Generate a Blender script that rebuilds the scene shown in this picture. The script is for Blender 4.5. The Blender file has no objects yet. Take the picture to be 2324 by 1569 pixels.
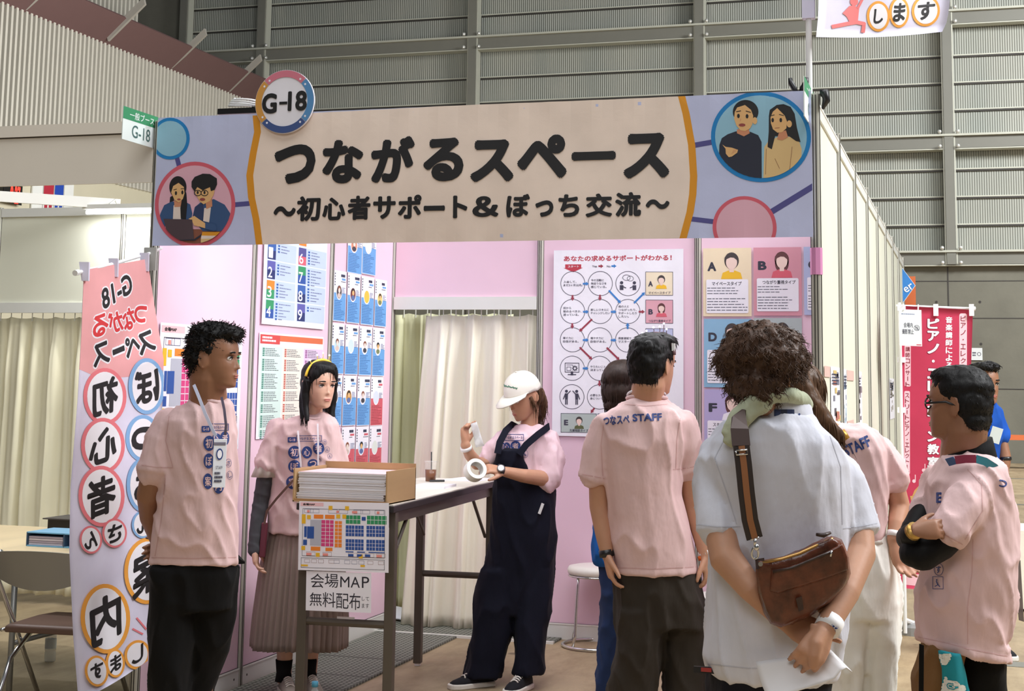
import bpy, bmesh, math, random
import numpy as np
from mathutils import Vector, Matrix, noise
from mathutils.bvhtree import BVHTree
from mathutils.geometry import tessellate_polygon

scene = bpy.context.scene
COL = scene.collection
PI = math.pi
rnd = random.Random(7)

# ------------------------------------------------------------------ camera
FOC, PX, PY = 3419.4, 1162.0, 424.55          # in pixels of the 2324 x 1569 frame
YAW, PITCH, ROLL = 0.296, 0.1295, 0.0145
CAM = np.array([3.5523, -6.0758, 1.5255])


def cam_rows():
    cy, sy, cp, sp = math.cos(YAW), math.sin(YAW), math.cos(PITCH), math.sin(PITCH)
    fwd = np.array([-sy * cp, cy * cp, sp]); right = np.array([cy, sy, 0.0]); up = np.cross(right, fwd)
    c, s = math.cos(ROLL), math.sin(ROLL)
    r2 = c * right + s * up; u2 = -s * right + c * up
    return r2, u2, fwd


CR, CU, CF = cam_rows()
FLATR = Vector((math.cos(YAW), math.sin(YAW), 0))      # level right and forward as the camera stands
FLATF = Vector((-math.sin(YAW), math.cos(YAW), 0))


def ray(u, v):
    return CR * ((u - PX) / FOC) - CU * ((v - PY) / FOC) + CF


def U(u, v, d):
    return Vector(CAM + ray(u, v) * d)


def ON(u, v, ax, val):
    r = ray(u, v); t = (val - CAM[ax]) / r[ax]
    return Vector(CAM + r * t)


cam = bpy.data.cameras.new('camera'); camo = bpy.data.objects.new('camera', cam); COL.objects.link(camo)
m = Matrix.Identity(4)
for i in range(3):
    m[i][0], m[i][1], m[i][2], m[i][3] = CR[i], CU[i], -CF[i], CAM[i]
camo.matrix_world = m
cam.sensor_width = 36.0; cam.sensor_fit = 'HORIZONTAL'; cam.lens = FOC / 2324 * 36
cam.shift_y = -(784.5 - PY) / 2324
cam.clip_end = 200
scene.camera = camo

# ------------------------------------------------------------------ light and exposure
vs = scene.view_settings
vs.view_transform = 'Standard'; vs.look = 'None'; vs.gamma = 1.0; vs.use_curve_mapping = False
vs.exposure = -0.42
scene.cycles.use_denoising = True
scene.cycles.max_bounces = 6; scene.cycles.diffuse_bounces = 4; scene.cycles.transparent_max_bounces = 12
wd = bpy.data.worlds.new('hall_ambient'); scene.world = wd; wd.use_nodes = True
wd.node_tree.nodes['Background'].inputs[0].default_value = (0.96, 0.98, 1.0, 1)
wd.node_tree.nodes['Background'].inputs[1].default_value = 0.09


def area(name, loc, target, sx, sy, watts, col=(.97, .985, 1.0), spread=180):
    l = bpy.data.lights.new(name, 'AREA'); l.shape = 'RECTANGLE'; l.size = sx; l.size_y = sy
    l.energy = watts; l.color = col; l.spread = math.radians(spread)
    o = bpy.data.objects.new(name, l); COL.objects.link(o); o.location = loc
    o.rotation_euler = (Vector(target) - Vector(loc)).to_track_quat('-Z', 'Y').to_euler()
    return o


# high-bay lamps overhead and further along the hall, plus added lights marked below
area('hall_light', (3.0, -2.6, 11.0), (3.0, -2.0, 0.0), 9, 7, 1080)
area('hall_light', (3.2, -9.5, 7.0), (2.4, 1.0, 1.0), 5, 3, 300)  # added front fill for the booth front and the people
area('hall_light', (9.0, 1.0, 7.0), (3.0, 3.5, 1.2), 4, 4, 1500)  # added low side light that brightens the outer right wall
area('hall_light', (13.0, 17.5, 11.0), (9.5, 28.0, 4.5), 8, 3, 4200)  # added light to make the right part of the far wall brighter
area('hall_light', (-5.0, 14.0, 6.0), (-12.5, 19.0, 6.5), 6, 3, 640)  # added light aimed at the ribbed left wall to brighten it
area('hall_light', (5.0, 17.0, 12.0), (4.2, 18.0, 0.0), 6, 4, 1300)

# ------------------------------------------------------------------ materials


def lin(c):
    c = c / 255.0
    return c / 12.92 if c <= 0.04045 else ((c + 0.055) / 1.055) ** 2.4


MATS = {}


def M(name, rgb=(200, 200, 200), rough=0.6, metal=0.0, kind='', emit=0.0, alpha=1.0, scale=1.0, bump=0.0, spec=None):
    if name in MATS:
        return MATS[name]
    mt = bpy.data.materials.new(name); mt.use_nodes = True; MATS[name] = mt
    nt = mt.node_tree; b = nt.nodes['Principled BSDF']
    col = tuple(lin(c) for c in rgb) + (1,)
    b.inputs['Base Color'].default_value = col
    b.inputs['Roughness'].default_value = rough; b.inputs['Metallic'].default_value = metal
    if spec is not None:
        b.inputs['Specular IOR Level'].default_value = spec
    if emit:
        b.inputs['Emission Color'].default_value = col; b.inputs['Emission Strength'].default_value = emit
    if alpha < 1:
        b.inputs['Alpha'].default_value = alpha
    N = lambda t: nt.nodes.new(t)

    def coord(s, aniso=(1, 1, 1)):
        tc = N('ShaderNodeTexCoord'); mp = N('ShaderNodeMapping')
        mp.inputs['Scale'].default_value = [s * a for a in aniso]
        nt.links.new(tc.outputs['Object'], mp.inputs['Vector']); return mp.outputs[0]

    def noise_tex(s, detail=4, aniso=(1, 1, 1), rough_=0.55):
        n = N('ShaderNodeTexNoise'); n.inputs['Scale'].default_value = 1; n.inputs['Detail'].default_value = detail
        n.inputs['Roughness'].default_value = rough_
        nt.links.new(coord(s, aniso), n.inputs['Vector']); return n.outputs['Fac']

    def vary(fac, lo, hi, lo_p=0.3, hi_p=0.7):
        r = N('ShaderNodeValToRGB'); r.color_ramp.elements[0].position = lo_p; r.color_ramp.elements[1].position = hi_p
        r.color_ramp.elements[0].color = tuple(c * lo for c in col[:3]) + (1,)
        r.color_ramp.elements[1].color = tuple(min(1, c * hi) for c in col[:3]) + (1,)
        nt.links.new(fac, r.inputs[0]); return r.outputs[0]

    def setbump(fac, strength, dist=0.01, prev=None):
        bp = N('ShaderNodeBump'); bp.inputs['Strength'].default_value = strength; bp.inputs['Distance'].default_value = dist
        nt.links.new(fac, bp.inputs['Height'])
        if prev:
            nt.links.new(prev, bp.inputs['Normal'])
        nt.links.new(bp.outputs[0], b.inputs['Normal']); return bp.outputs[0]

    if kind == 'fabric':
        nt.links.new(vary(noise_tex(9 * scale, 3), .94, 1.04), b.inputs['Base Color'])
        p = setbump(noise_tex(420, 2), .25, .001)
        if bump:
            setbump(noise_tex(14 * scale, 3, (1, 1, .45)), bump, .02, p)
        b.inputs['Sheen Weight'].default_value = .02; b.inputs['Specular IOR Level'].default_value = .2
    elif kind == 'skin':
        nt.links.new(vary(noise_tex(14, 3), .93, 1.05), b.inputs['Base Color'])
        b.inputs['Subsurface Weight'].default_value = .12; b.inputs['Subsurface Radius'].default_value = (.012, .004, .002)
        setbump(noise_tex(300, 2), .12, .001)
    elif kind == 'hair':
        b.inputs['Specular IOR Level'].default_value = .25
        nt.links.new(vary(noise_tex(60, 3, (1, 1, .2)), .65, 1.35), b.inputs['Base Color'])
        setbump(noise_tex(90, 3, (1, 1, .25)), .6, .004)
    elif kind == 'floor':
        n1 = noise_tex(1.1, 6); c1 = vary(n1, .80, 1.12, .35, .65)
        n2 = noise_tex(5.5, 5, (1, .35, 1), .7)
        r2 = N('ShaderNodeValToRGB'); r2.color_ramp.elements[0].position = .3; r2.color_ramp.elements[1].position = .62
        r2.color_ramp.elements[0].color = (.66, .62, .58, 1); r2.color_ramp.elements[1].color = (1, 1, 1, 1)
        nt.links.new(n2, r2.inputs[0])
        v = N('ShaderNodeTexVoronoi'); v.inputs['Scale'].default_value = 1; nt.links.new(coord(2.6), v.inputs['Vector'])
        r3 = N('ShaderNodeValToRGB'); r3.color_ramp.elements[0].position = .07; r3.color_ramp.elements[1].position = .11
        r3.color_ramp.elements[0].color = (.42, .40, .40, 1); r3.color_ramp.elements[1].color = (1, 1, 1, 1)
        nt.links.new(v.outputs['Distance'], r3.inputs[0])
        m1 = N('ShaderNodeMix'); m1.data_type = 'RGBA'; m1.blend_type = 'MULTIPLY'; m1.inputs[0].default_value = 1
        m2 = N('ShaderNodeMix'); m2.data_type = 'RGBA'; m2.blend_type = 'MULTIPLY'; m2.inputs[0].default_value = 1
        nt.links.new(c1, m1.inputs[6]); nt.links.new(r2.outputs[0], m1.inputs[7])
        nt.links.new(m1.outputs[2], m2.inputs[6]); nt.links.new(r3.outputs[0], m2.inputs[7])
        nt.links.new(m2.outputs[2], b.inputs['Base Color'])
        setbump(noise_tex(30, 4), .15, .004)
    elif kind == 'concrete':
        nt.links.new(vary(noise_tex(.9 * scale, 7), .82, 1.12, .3, .7), b.inputs['Base Color'])
        setbump(noise_tex(12, 5), .3, .01)
    elif kind == 'ribs':       # closely ribbed translucent sheet: fine vertical waves along X
        w = N('ShaderNodeTexWave'); w.wave_type = 'BANDS'; w.bands_direction = 'X'; w.inputs['Scale'].default_value = 1
        w.inputs['Distortion'].default_value = 0
        nt.links.new(coord(scale), w.inputs['Vector'])
        r = N('ShaderNodeValToRGB'); r.color_ramp.elements[0].position = .15; r.color_ramp.elements[1].position = .75
        r.color_ramp.elements[0].color = tuple(c * .55 for c in col[:3]) + (1,); r.color_ramp.elements[1].color = tuple(c * 1.1 for c in col[:3]) + (1,)
        nt.links.new(w.outputs['Fac'], r.inputs[0])
        mm = N('ShaderNodeMix'); mm.data_type = 'RGBA'; mm.blend_type = 'MULTIPLY'; mm.inputs[0].default_value = 1
        r2 = N('ShaderNodeValToRGB'); r2.color_ramp.elements[0].position = .3; r2.color_ramp.elements[1].position = .7
        r2.color_ramp.elements[0].color = (.8, .84, .84, 1); r2.color_ramp.elements[1].color = (1, 1, .98, 1)
        nt.links.new(noise_tex(1.2, 3, (1, 1, .3)), r2.inputs[0])
        nt.links.new(r.outputs[0], mm.inputs[6]); nt.links.new(r2.outputs[0], mm.inputs[7]); nt.links.new(mm.outputs[2], b.inputs['Base Color'])
        setbump(w.outputs['Fac'], .5, .03)
    elif kind == 'mat':        # ribbed carpet tile
        w = N('ShaderNodeTexWave'); w.wave_type = 'BANDS'; w.bands_direction = 'X'; w.inputs['Scale'].default_value = 1
        w.inputs['Distortion'].default_value = .6; nt.links.new(coord(11), w.inputs['Vector'])
        w2 = N('ShaderNodeTexWave'); w2.wave_type = 'BANDS'; w2.bands_direction = 'Y'; w2.inputs['Scale'].default_value = 1
        w2.inputs['Distortion'].default_value = .6; nt.links.new(coord(8), w2.inputs['Vector'])
        ad = N('ShaderNodeMath'); ad.operation = 'MULTIPLY'; nt.links.new(w.outputs['Fac'], ad.inputs[0]); nt.links.new(w2.outputs['Fac'], ad.inputs[1])
        nt.links.new(vary(ad.outputs[0], .5, 1.5, .05, .6), b.inputs['Base Color'])
        setbump(ad.outputs[0], .5, .004)
    elif kind == 'wood':
        nt.links.new(vary(noise_tex(6, 5, (1, .15, 1)), .86, 1.08), b.inputs['Base Color'])
    elif kind == 'leather':
        nt.links.new(vary(noise_tex(18, 5), .5, 1.7, .3, .7), b.inputs['Base Color'])
        p = setbump(noise_tex(120, 3), .25, .002); setbump(noise_tex(25, 4, (1, 1, .5)), .5, .008, p)
    elif kind == 'panel':
        nt.links.new(vary(noise_tex(2.5, 2), .975, 1.02), b.inputs['Base Color'])
    elif kind == 'paper':
        nt.links.new(vary(noise_tex(5, 3), .97, 1.02), b.inputs['Base Color'])
        setbump(noise_tex(9 * scale, 3), .25 if not bump else bump, .01)
    elif kind == 'curtain':
        nt.links.new(vary(noise_tex(3, 3, (1, 1, .3)), .95, 1.03), b.inputs['Base Color'])
        b.inputs['Transmission Weight'].default_value = 0
        setbump(noise_tex(250, 2), .1, .001)
    elif kind == 'glass':
        b.inputs['Transmission Weight'].default_value = 1; b.inputs['IOR'].default_value = 1.3
    else:
        nt.links.new(vary(noise_tex(4, 2), .98, 1.02), b.inputs['Base Color'])
    return mt


# ------------------------------------------------------------------ mesh building
class MB:
    """collects shapes with material slots and links them as one mesh object"""

    def __init__(s):
        s.v, s.f, s.m, s.mats = [], [], [], []

    def slot(s, mat):
        if mat not in s.mats:
            s.mats.append(mat)
        return s.mats.index(mat)

    def add(s, vs_, fs, mat):
        o = len(s.v); k = s.slot(mat)
        s.v.extend([tuple(p) for p in vs_])
        for f in fs:
            s.f.append(tuple(i + o for i in f)); s.m.append(k)
        return s

    def box(s, c, size, mat, rot=None):
        x, y, z = [d / 2 for d in size]; c = Vector(c)
        P = [Vector((a, b_, d)) for a in (-x, x) for b_ in (-y, y) for d in (-z, z)]
        if rot is not None:
            P = [rot @ p for p in P]
        return s.add([p + c for p in P], [(0, 1, 3, 2), (4, 6, 7, 5), (0, 4, 5, 1), (2, 3, 7, 6), (0, 2, 6, 4), (1, 5, 7, 3)], mat)

    def quadbox(s, P4, thick, mat):
        """slab from four corner points, thickened along its normal"""
        P4 = [Vector(p) for p in P4]; n = (P4[1] - P4[0]).cross(P4[3] - P4[0]).normalized() * thick
        P = P4 + [p + n for p in P4]
        return s.add(P, [(3, 2, 1, 0), (4, 5, 6, 7), (0, 1, 5, 4), (1, 2, 6, 5), (2, 3, 7, 6), (3, 0, 4, 7)], mat)

    def loft(s, rings, mat, caps=True, closed=True):
        n = len(rings[0]); V = [p for r in rings for p in r]; F = []
        for i in range(len(rings) - 1):
            for j in range(n if closed else n - 1):
                a, b_ = i * n + j, i * n + (j + 1) % n
                F.append((a, b_, b_ + n, a + n))
        if caps and closed:
            F.append(tuple(range(n - 1, -1, -1))); F.append(tuple(range((len(rings) - 1) * n, len(rings) * n)))
        return s.add(V, F, mat)

    def tube(s, path, r, mat, n=10, caps=True, flat=None):
        """round tube along a path; r a number or a list; flat=(vec, k) squashes along vec"""
        P = [Vector(p) for p in path]; L = len(P)
        R = r if isinstance(r, (list, tuple)) else [r] * L
        rings = []; ref = None
        for i in range(L):
            t = (P[min(i + 1, L - 1)] - P[max(i - 1, 0)])
            t = t.normalized() if t.length > 1e-9 else Vector((0, 0, 1))
            if ref is None:
                ref = Vector((0, 0, 1)) if abs(t.z) < .9 else Vector((0, 1, 0))
            x = t.cross(ref).normalized(); y = x.cross(t).normalized(); ref = y
            ring = []
            for j in range(n):
                a = 2 * PI * j / n; d = x * math.cos(a) * R[i] + y * math.sin(a) * R[i]
                if flat:
                    f = Vector(flat[0]); d = d - f * d.dot(f) * (1 - flat[1])
                ring.append(P[i] + d)
            rings.append(ring)
        return s.loft(rings, mat, caps)

    def lathe(s, prof, c, mat, n=28, axis=None, caps=True):
        c = Vector(c); ax = Vector(axis or (0, 0, 1)).normalized(); q = Vector((0, 0, 1)).rotation_difference(ax)
        return s.loft([[c + q @ Vector((r * math.cos(2 * PI * j / n), r * math.sin(2 * PI * j / n), z)) for j in range(n)] for r, z in prof], mat, caps)

    def ell(s, c, rad, mat, q=None, nu=16, nv=10):
        c = Vector(c); rings = []
        for i in range(nv + 1):
            th = PI * (i / nv); rr, zz = max(math.sin(th), 1e-3), -math.cos(th)
            ring = []
            for j in range(nu):
                a = 2 * PI * j / nu
                p = Vector((rad[0] * rr * math.cos(a), rad[1] * rr * math.sin(a), rad[2] * zz))
                ring.append(c + (q @ p if q is not None else p))
            rings.append(ring)
        return s.loft(rings, mat)

    def mesh(s, name='m'):
        me = bpy.data.meshes.new(name); me.from_pydata([tuple(v) for v in s.v], [], s.f)
        for mt in s.mats:
            me.materials.append(mt)
        me.polygons.foreach_set('material_index', s.m); me.update()
        return me

    def build(s, name, parent=None, smooth=False, bevel=0.0, fix=True):
        me = s.mesh(name)
        if fix:
            bm = bmesh.new(); bm.from_mesh(me); bmesh.ops.recalc_face_normals(bm, faces=bm.faces); bm.to_mesh(me); bm.free()
        return link(name, me, parent, smooth, bevel)


def link(name, me, parent=None, smooth=False, bevel=0.0):
    o = bpy.data.objects.new(name, me); COL.objects.link(o)
    if smooth:
        me.polygons.foreach_set('use_smooth', [True] * len(me.polygons))
        if smooth == 'auto':
            bm = bmesh.new(); bm.from_mesh(me)
            for e in bm.edges:
                if len(e.link_faces) == 2 and e.calc_face_angle(0) > .6:
                    e.smooth = False
            bm.to_mesh(me); bm.free()
    if bevel:
        md = o.modifiers.new('soft_edges', 'BEVEL'); md.width = bevel; md.segments = 2; md.limit_method = 'ANGLE'
    if parent is not None:
        o.parent = parent; o.matrix_parent_inverse = parent.matrix_world.inverted()
    return o


def tag(o, label, cat, group=None, kind=None):
    if label:
        o['label'] = label
    if cat:
        o['category'] = cat
    if group:
        o['group'] = group
    if kind:
        o['kind'] = kind
    return o


def thing(name, loc, label, cat, group=None):
    o = bpy.data.objects.new(name, None); COL.objects.link(o); o.empty_display_size = .1
    o.location = loc; o.matrix_world = Matrix.Translation(Vector(loc))
    return tag(o, label, cat, group)


def struct(o):
    o['kind'] = 'structure'; return o


def copy_tree(o, parent=None):
    c = o.copy(); COL.objects.link(c)
    if parent is not None:
        c.parent = parent
    for ch in list(o.children):
        copy_tree(ch, c)
    return c


# ------------------------------------------------------------------ flat printed sheets
GLY = {}


def glyphs(body, bold=0.0):
    """outline mesh of a line of writing: (points, faces)"""
    key = (body, bold)
    if key not in GLY:
        if (body, 0.0) not in GLY:
            c = bpy.data.curves.new('writing', 'FONT'); c.body = body; c.size = 1; c.resolution_u = 4
            o = bpy.data.objects.new('writing', c); COL.objects.link(o)
            me = bpy.data.meshes.new_from_object(o.evaluated_get(bpy.context.evaluated_depsgraph_get()))
            P = [(v.co.x, v.co.y) for v in me.vertices]; F = [tuple(p.vertices) for p in me.polygons]
            bpy.data.objects.remove(o); bpy.data.curves.remove(c); bpy.data.meshes.remove(me)
            GLY[(body, 0.0)] = (np.array(P).reshape(-1, 2), F)
        if bold:          # heavier strokes: the outline repeated around a small circle
            P0, F0 = GLY[(body, 0.0)]; P, F = [P0], list(F0); n = 10 if bold > .025 else 6
            for i in range(n):
                a = 2 * PI * i / n; P.append(P0 + np.array([math.cos(a), math.sin(a)]) * bold)
                F += [tuple(q + (i + 1) * len(P0) for q in f) for f in F0]
            GLY[key] = (np.concatenate(P), F)
    return GLY[key]


def homography(src, dst):
    A = []
    for (x, y), (u, v) in zip(src, dst):
        A.append([x, y, 1, 0, 0, 0, -u * x, -u * y, -u]); A.append([0, 0, 0, x, y, 1, -v * x, -v * y, -v])
    return np.linalg.svd(np.array(A, float))[2][-1].reshape(3, 3)


class Sheet:
    """page in metres, x to the right and y down; shapes may be given in photo measurements via `corners`"""

    def __init__(s, w, h, corners=None, zoom=None):
        s.w, s.h = w, h; s.P = []; s.clip = []; s.lay = 0
        s.H = homography(corners, [(0, 0), (w, 0), (w, h), (0, h)]) if corners else None
        s.zoom = zoom
        s.clips = [[(0, 0), (w, 0), (w, h), (0, h)]]

    def p(s, x, y):
        if s.zoom:
            x, y = s.zoom[0] + x / s.zoom[2], s.zoom[1] + y / s.zoom[2]
        if s.H is None:
            return (x, y)
        q = s.H @ np.array([x, y, 1.0]); return (q[0] / q[2], q[1] / q[2])

    def k(s, x, y):
        a, b = s.p(x, y), s.p(x + 1, y); return math.hypot(b[0] - a[0], b[1] - a[1])

    @staticmethod
    def cut(poly, win):
        out = list(poly); n = len(win)
        ar = sum(win[i][0] * win[(i + 1) % n][1] - win[(i + 1) % n][0] * win[i][1] for i in range(n))
        sg = 1 if ar > 0 else -1
        for i in range(n):
            a, b = win[i], win[(i + 1) % n]; inp, out = out, []
            if not inp:
                return []
            d = lambda q: sg * ((b[0] - a[0]) * (q[1] - a[1]) - (b[1] - a[1]) * (q[0] - a[0]))
            for j in range(len(inp)):
                c0, c1 = inp[j - 1], inp[j]; d0, d1 = d(c0), d(c1)
                if d1 >= 0:
                    if d0 < 0:
                        t = d0 / (d0 - d1); out.append((c0[0] + t * (c1[0] - c0[0]), c0[1] + t * (c1[1] - c0[1])))
                    out.append(c1)
                elif d0 >= 0:
                    t = d0 / (d0 - d1); out.append((c0[0] + t * (c1[0] - c0[0]), c0[1] + t * (c1[1] - c0[1])))
        return out

    def raw(s, pts, faces, mat, lay=None):
        s.P.append((pts, faces, mat, s.lay if lay is None else lay))

    def face(s, pts, mat, lay=None):
        for c in s.clips:
            pts = s.cut(pts, c)
        if len(pts) >= 3:
            tri = tessellate_polygon([[Vector((a, b, 0)) for a, b in pts]]) if len(pts) > 4 else [tuple(range(len(pts)))]
            s.raw(pts, [tuple(t) for t in tri], mat, lay)

    def poly(s, pts, mat, lay=None):
        s.face([s.p(*q) for q in pts], mat, lay)

    def rect(s, x0, y0, x1, y1, mat, lay=None):
        s.poly([(x0, y0), (x1, y0), (x1, y1), (x0, y1)], mat, lay)

    def frame(s, x0, y0, x1, y1, w, mat, lay=None):
        s.line([(x0, y0), (x1, y0), (x1, y1), (x0, y1), (x0, y0)], w, mat, lay)

    def rrect(s, x0, y0, x1, y1, r, mat, lay=None):
        pts = []
        for cx, cy, a0 in ((x1 - r, y0 + r, -PI / 2), (x1 - r, y1 - r, 0), (x0 + r, y1 - r, PI / 2), (x0 + r, y0 + r, PI)):
            pts += [(cx + r * math.cos(a0 + t * PI / 8), cy + r * math.sin(a0 + t * PI / 8)) for t in range(5)]
        s.poly(pts, mat, lay)

    def circ(s, cx, cy, rx, mat, ry=None, n=36, lay=None, a0=0, a1=2 * PI):
        ry = ry or rx
        s.poly([(cx + rx * math.cos(a0 + (a1 - a0) * i / n), cy + ry * math.sin(a0 + (a1 - a0) * i / n)) for i in range(n + (a1 - a0 < 6.2))], mat, lay)

    def ring(s, cx, cy, rx, w, mat, ry=None, n=36, lay=None, a0=0, a1=2 * PI):
        ry = ry or rx; A = [a0 + (a1 - a0) * i / n for i in range(n + 1)]
        o = [(cx + rx * math.cos(a), cy + ry * math.sin(a)) for a in A]; i_ = [(cx + (rx - w) * math.cos(a), cy + (ry - w) * math.sin(a)) for a in A]
        for i in range(n):
            s.poly([o[i], o[i + 1], i_[i + 1], i_[i]], mat, lay)

    def line(s, pts, w, mat, lay=None):
        for (x0, y0), (x1, y1) in zip(pts, pts[1:]):
            L = math.hypot(x1 - x0, y1 - y0) or 1; nx, ny = -(y1 - y0) / L * w / 2, (x1 - x0) / L * w / 2
            ex, ey = (x1 - x0) / L * w * .3, (y1 - y0) / L * w * .3
            s.poly([(x0 + nx - ex, y0 + ny - ey), (x1 + nx + ex, y1 + ny + ey), (x1 - nx + ex, y1 - ny + ey), (x0 - nx - ex, y0 - ny - ey)], mat, lay)

    def arrow(s, x0, y0, x1, y1, w, mat, head=2.2, lay=None):
        L = math.hypot(x1 - x0, y1 - y0); dx, dy = (x1 - x0) / L, (y1 - y0) / L; h = min(head * w, L * .6)
        bx, by = x1 - dx * h, y1 - dy * h; nx, ny = -dy, dx
        s.line([(x0, y0), (bx, by)], w, mat, lay)
        s.poly([(bx + nx * w * 1.1, by + ny * w * 1.1), (x1, y1), (bx - nx * w * 1.1, by - ny * w * 1.1)], mat, lay)

    def text(s, body, x0, y0, x1, y1, mat, bold=0.0, rot=0.0, flip=False, lay=None):
        """writing stretched to the box, given by its corners"""
        Q = [s.p(x0, y0), s.p(x1, y0), s.p(x1, y1), s.p(x0, y1)]
        X0, X1 = (Q[0][0] + Q[3][0]) / 2, (Q[1][0] + Q[2][0]) / 2; Y0, Y1 = (Q[0][1] + Q[1][1]) / 2, (Q[2][1] + Q[3][1]) / 2
        P, F = glyphs(body, bold)
        if not len(P):
            return
        lo, hi = P.min(0), P.max(0); sz = np.maximum(hi - lo, 1e-6)
        t = (P - lo) / sz
        if flip:
            t[:, 0] = 1 - t[:, 0]
        x = (t[:, 0] - .5) * (X1 - X0); y = (.5 - t[:, 1]) * (Y1 - Y0)
        c, sn = math.cos(rot), math.sin(rot)
        xx, yy = (X0 + X1) / 2 + c * x - sn * y, (Y0 + Y1) / 2 + sn * x + c * y
        k0 = len(GLY[(body, 0.0)][0]); F0 = GLY[(body, 0.0)][1]; pts = list(zip(xx, yy)); lay = s.lay if lay is None else lay
        for i in range(len(P) // k0):
            s.raw(pts[i * k0:(i + 1) * k0], F0, mat, lay + .06 * i)

    def outlined(s, body, x0, y0, x1, y1, mat, halo, bold=0.0, hb=.05, rot=0.0, flip=False, lay=0):
        P, F = glyphs(body, bold); H_, _ = glyphs(body, bold + hb)
        a = (np.ptp(H_[:, 0]) / max(np.ptp(P[:, 0]), 1e-6) - 1) / 2 * (x1 - x0); b = (np.ptp(H_[:, 1]) / max(np.ptp(P[:, 1]), 1e-6) - 1) / 2 * (y1 - y0)
        s.text(body, x0 - a, y0 - b, x1 + a, y1 + b, halo, bold + hb, rot, flip, lay)
        s.text(body, x0, y0, x1, y1, mat, bold, rot, flip, lay + 1)

    def scribble(s, x0, y0, x1, y1, rows, mat, fill=.5, lay=None, seed=1):
        """rows of writing too small to read in the photo: short worn dashes"""
        r = random.Random(seed); dy = (y1 - y0) / rows
        for i in range(rows):
            x = x0; end = x0 + (x1 - x0) * r.uniform(.55, 1)
            while x < end:
                w = min((x1 - x0) * r.uniform(.05, .16), end - x)
                s.rect(x, y0 + dy * (i + .5 - fill / 2), x + w, y0 + dy * (i + .5 + fill / 2), mat, lay); x += w + (x1 - x0) * .02

    def build(s, name, org, right, down, base, back=None, thick=.001, cell=None, wave=None, step=.00045, parent=None, nosheet=False):
        """wave(x, y) -> offset along the normal in metres"""
        org, right, down = Vector(org), Vector(right).normalized(), Vector(down).normalized(); nrm = down.cross(right).normalized()
        bm = bmesh.new(); mats = []
        lay = bm.verts.layers.float.new('lay')

        def sl(mt):
            if mt not in mats:
                mats.append(mt)
            return mats.index(mt)

        def put(pts, faces, mt, L):
            V = []
            for x, y in pts:
                v = bm.verts.new((x, y, 0)); v[lay] = L; V.append(v)
            for f in faces:
                try:
                    bf = bm.faces.new([V[i] for i in f]); bf.material_index = sl(mt)
                except ValueError:
                    pass
        full = [(0, 0), (s.w, 0), (s.w, s.h), (0, s.h)]
        if not nosheet:
            put(full, [(0, 1, 2, 3)], base, 0)
        for pts, faces, mt, L in s.P:
            put(pts, faces, mt, L + 1)
        if cell:
            for ax, tot in ((0, s.w), (1, s.h)):
                n = max(1, int(round(tot / cell)))
                for i in range(1, n):
                    co = [0, 0, 0]; no = [0, 0, 0]; co[ax] = tot * i / n; no[ax] = 1
                    bmesh.ops.bisect_plane(bm, geom=bm.verts[:] + bm.edges[:] + bm.faces[:], plane_co=co, plane_no=no)
        top = [f for f in bm.faces]
        if not nosheet:       # back and edges of the sheet itself
            base_faces = [f for f in top if f.material_index == sl(base) and all(v[lay] == 0 for v in f.verts)]
            dup = bmesh.ops.duplicate(bm, geom=base_faces)['geom']
            bk = sl(back or base)
            for g in dup:
                if isinstance(g, bmesh.types.BMVert):
                    g[lay] = -1
                elif isinstance(g, bmesh.types.BMFace):
                    g.material_index = bk
            bf = [g for g in dup if isinstance(g, bmesh.types.BMFace)]
            bmesh.ops.reverse_faces(bm, faces=bf)
            b0 = {}; b1 = {}
            for f in base_faces:
                for e in f.edges:
                    if len(e.link_faces) == 1:
                        b0[(round(e.verts[0].co.x, 5), round(e.verts[0].co.y, 5), round(e.verts[1].co.x, 5), round(e.verts[1].co.y, 5))] = e
            for f in bf:
                for e in f.edges:
                    if len(e.link_faces) == 1:
                        b1[(round(e.verts[0].co.x, 5), round(e.verts[0].co.y, 5), round(e.verts[1].co.x, 5), round(e.verts[1].co.y, 5))] = e
            for kx, e in b0.items():
                e2 = b1.get(kx) or b1.get((kx[2], kx[3], kx[0], kx[1]))
                if e2:
                    va, vb = e.verts; wa = min(e2.verts, key=lambda w_: (w_.co - va.co).length); wb = e2.other_vert(wa)
                    try:
                        bm.faces.new((va, vb, wb, wa)).material_index = bk
                    except ValueError:
                        pass
        for v in bm.verts:
            x, y, L = v.co.x, v.co.y, v[lay]
            off = wave(x, y) if wave else 0.0
            extra = (off if not isinstance(off, tuple) else off[0])
            sh = Vector((0, 0, 0)) if not isinstance(off, tuple) else Vector(off[1])
            v.co = org + right * x + down * y + nrm * (extra + (thick + L * step if L >= 0 else 0)) + sh
        me = bpy.data.meshes.new(name); bm.normal_update(); bm.to_mesh(me); bm.free()
        for mt in mats:
            me.materials.append(mt)
        # printed faces turn to the reader
        return link(name, me, parent)


def wall_sheet(ax, val, corners, zoom=None):
    """page on an upright wall plane (ax 1: faces -Y, ax 0: faces +X) from its photo corners"""
    Q = [ON(u, v, ax, val) for u, v in corners]
    o = 1 if ax == 0 else 0
    h0, h1 = (Q[0][o] + Q[3][o]) / 2, (Q[1][o] + Q[2][o]) / 2
    z1, z0 = (Q[0].z + Q[1].z) / 2, (Q[2].z + Q[3].z) / 2
    org = Vector((val, h0, z1)) if ax == 0 else Vector((h0, val, z1))
    right = Vector((0, 1, 0)) if ax == 0 else Vector((1, 0, 0))
    sh = Sheet(h1 - h0, z1 - z0, corners, zoom); sh.org, sh.right = org, right
    return sh
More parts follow.
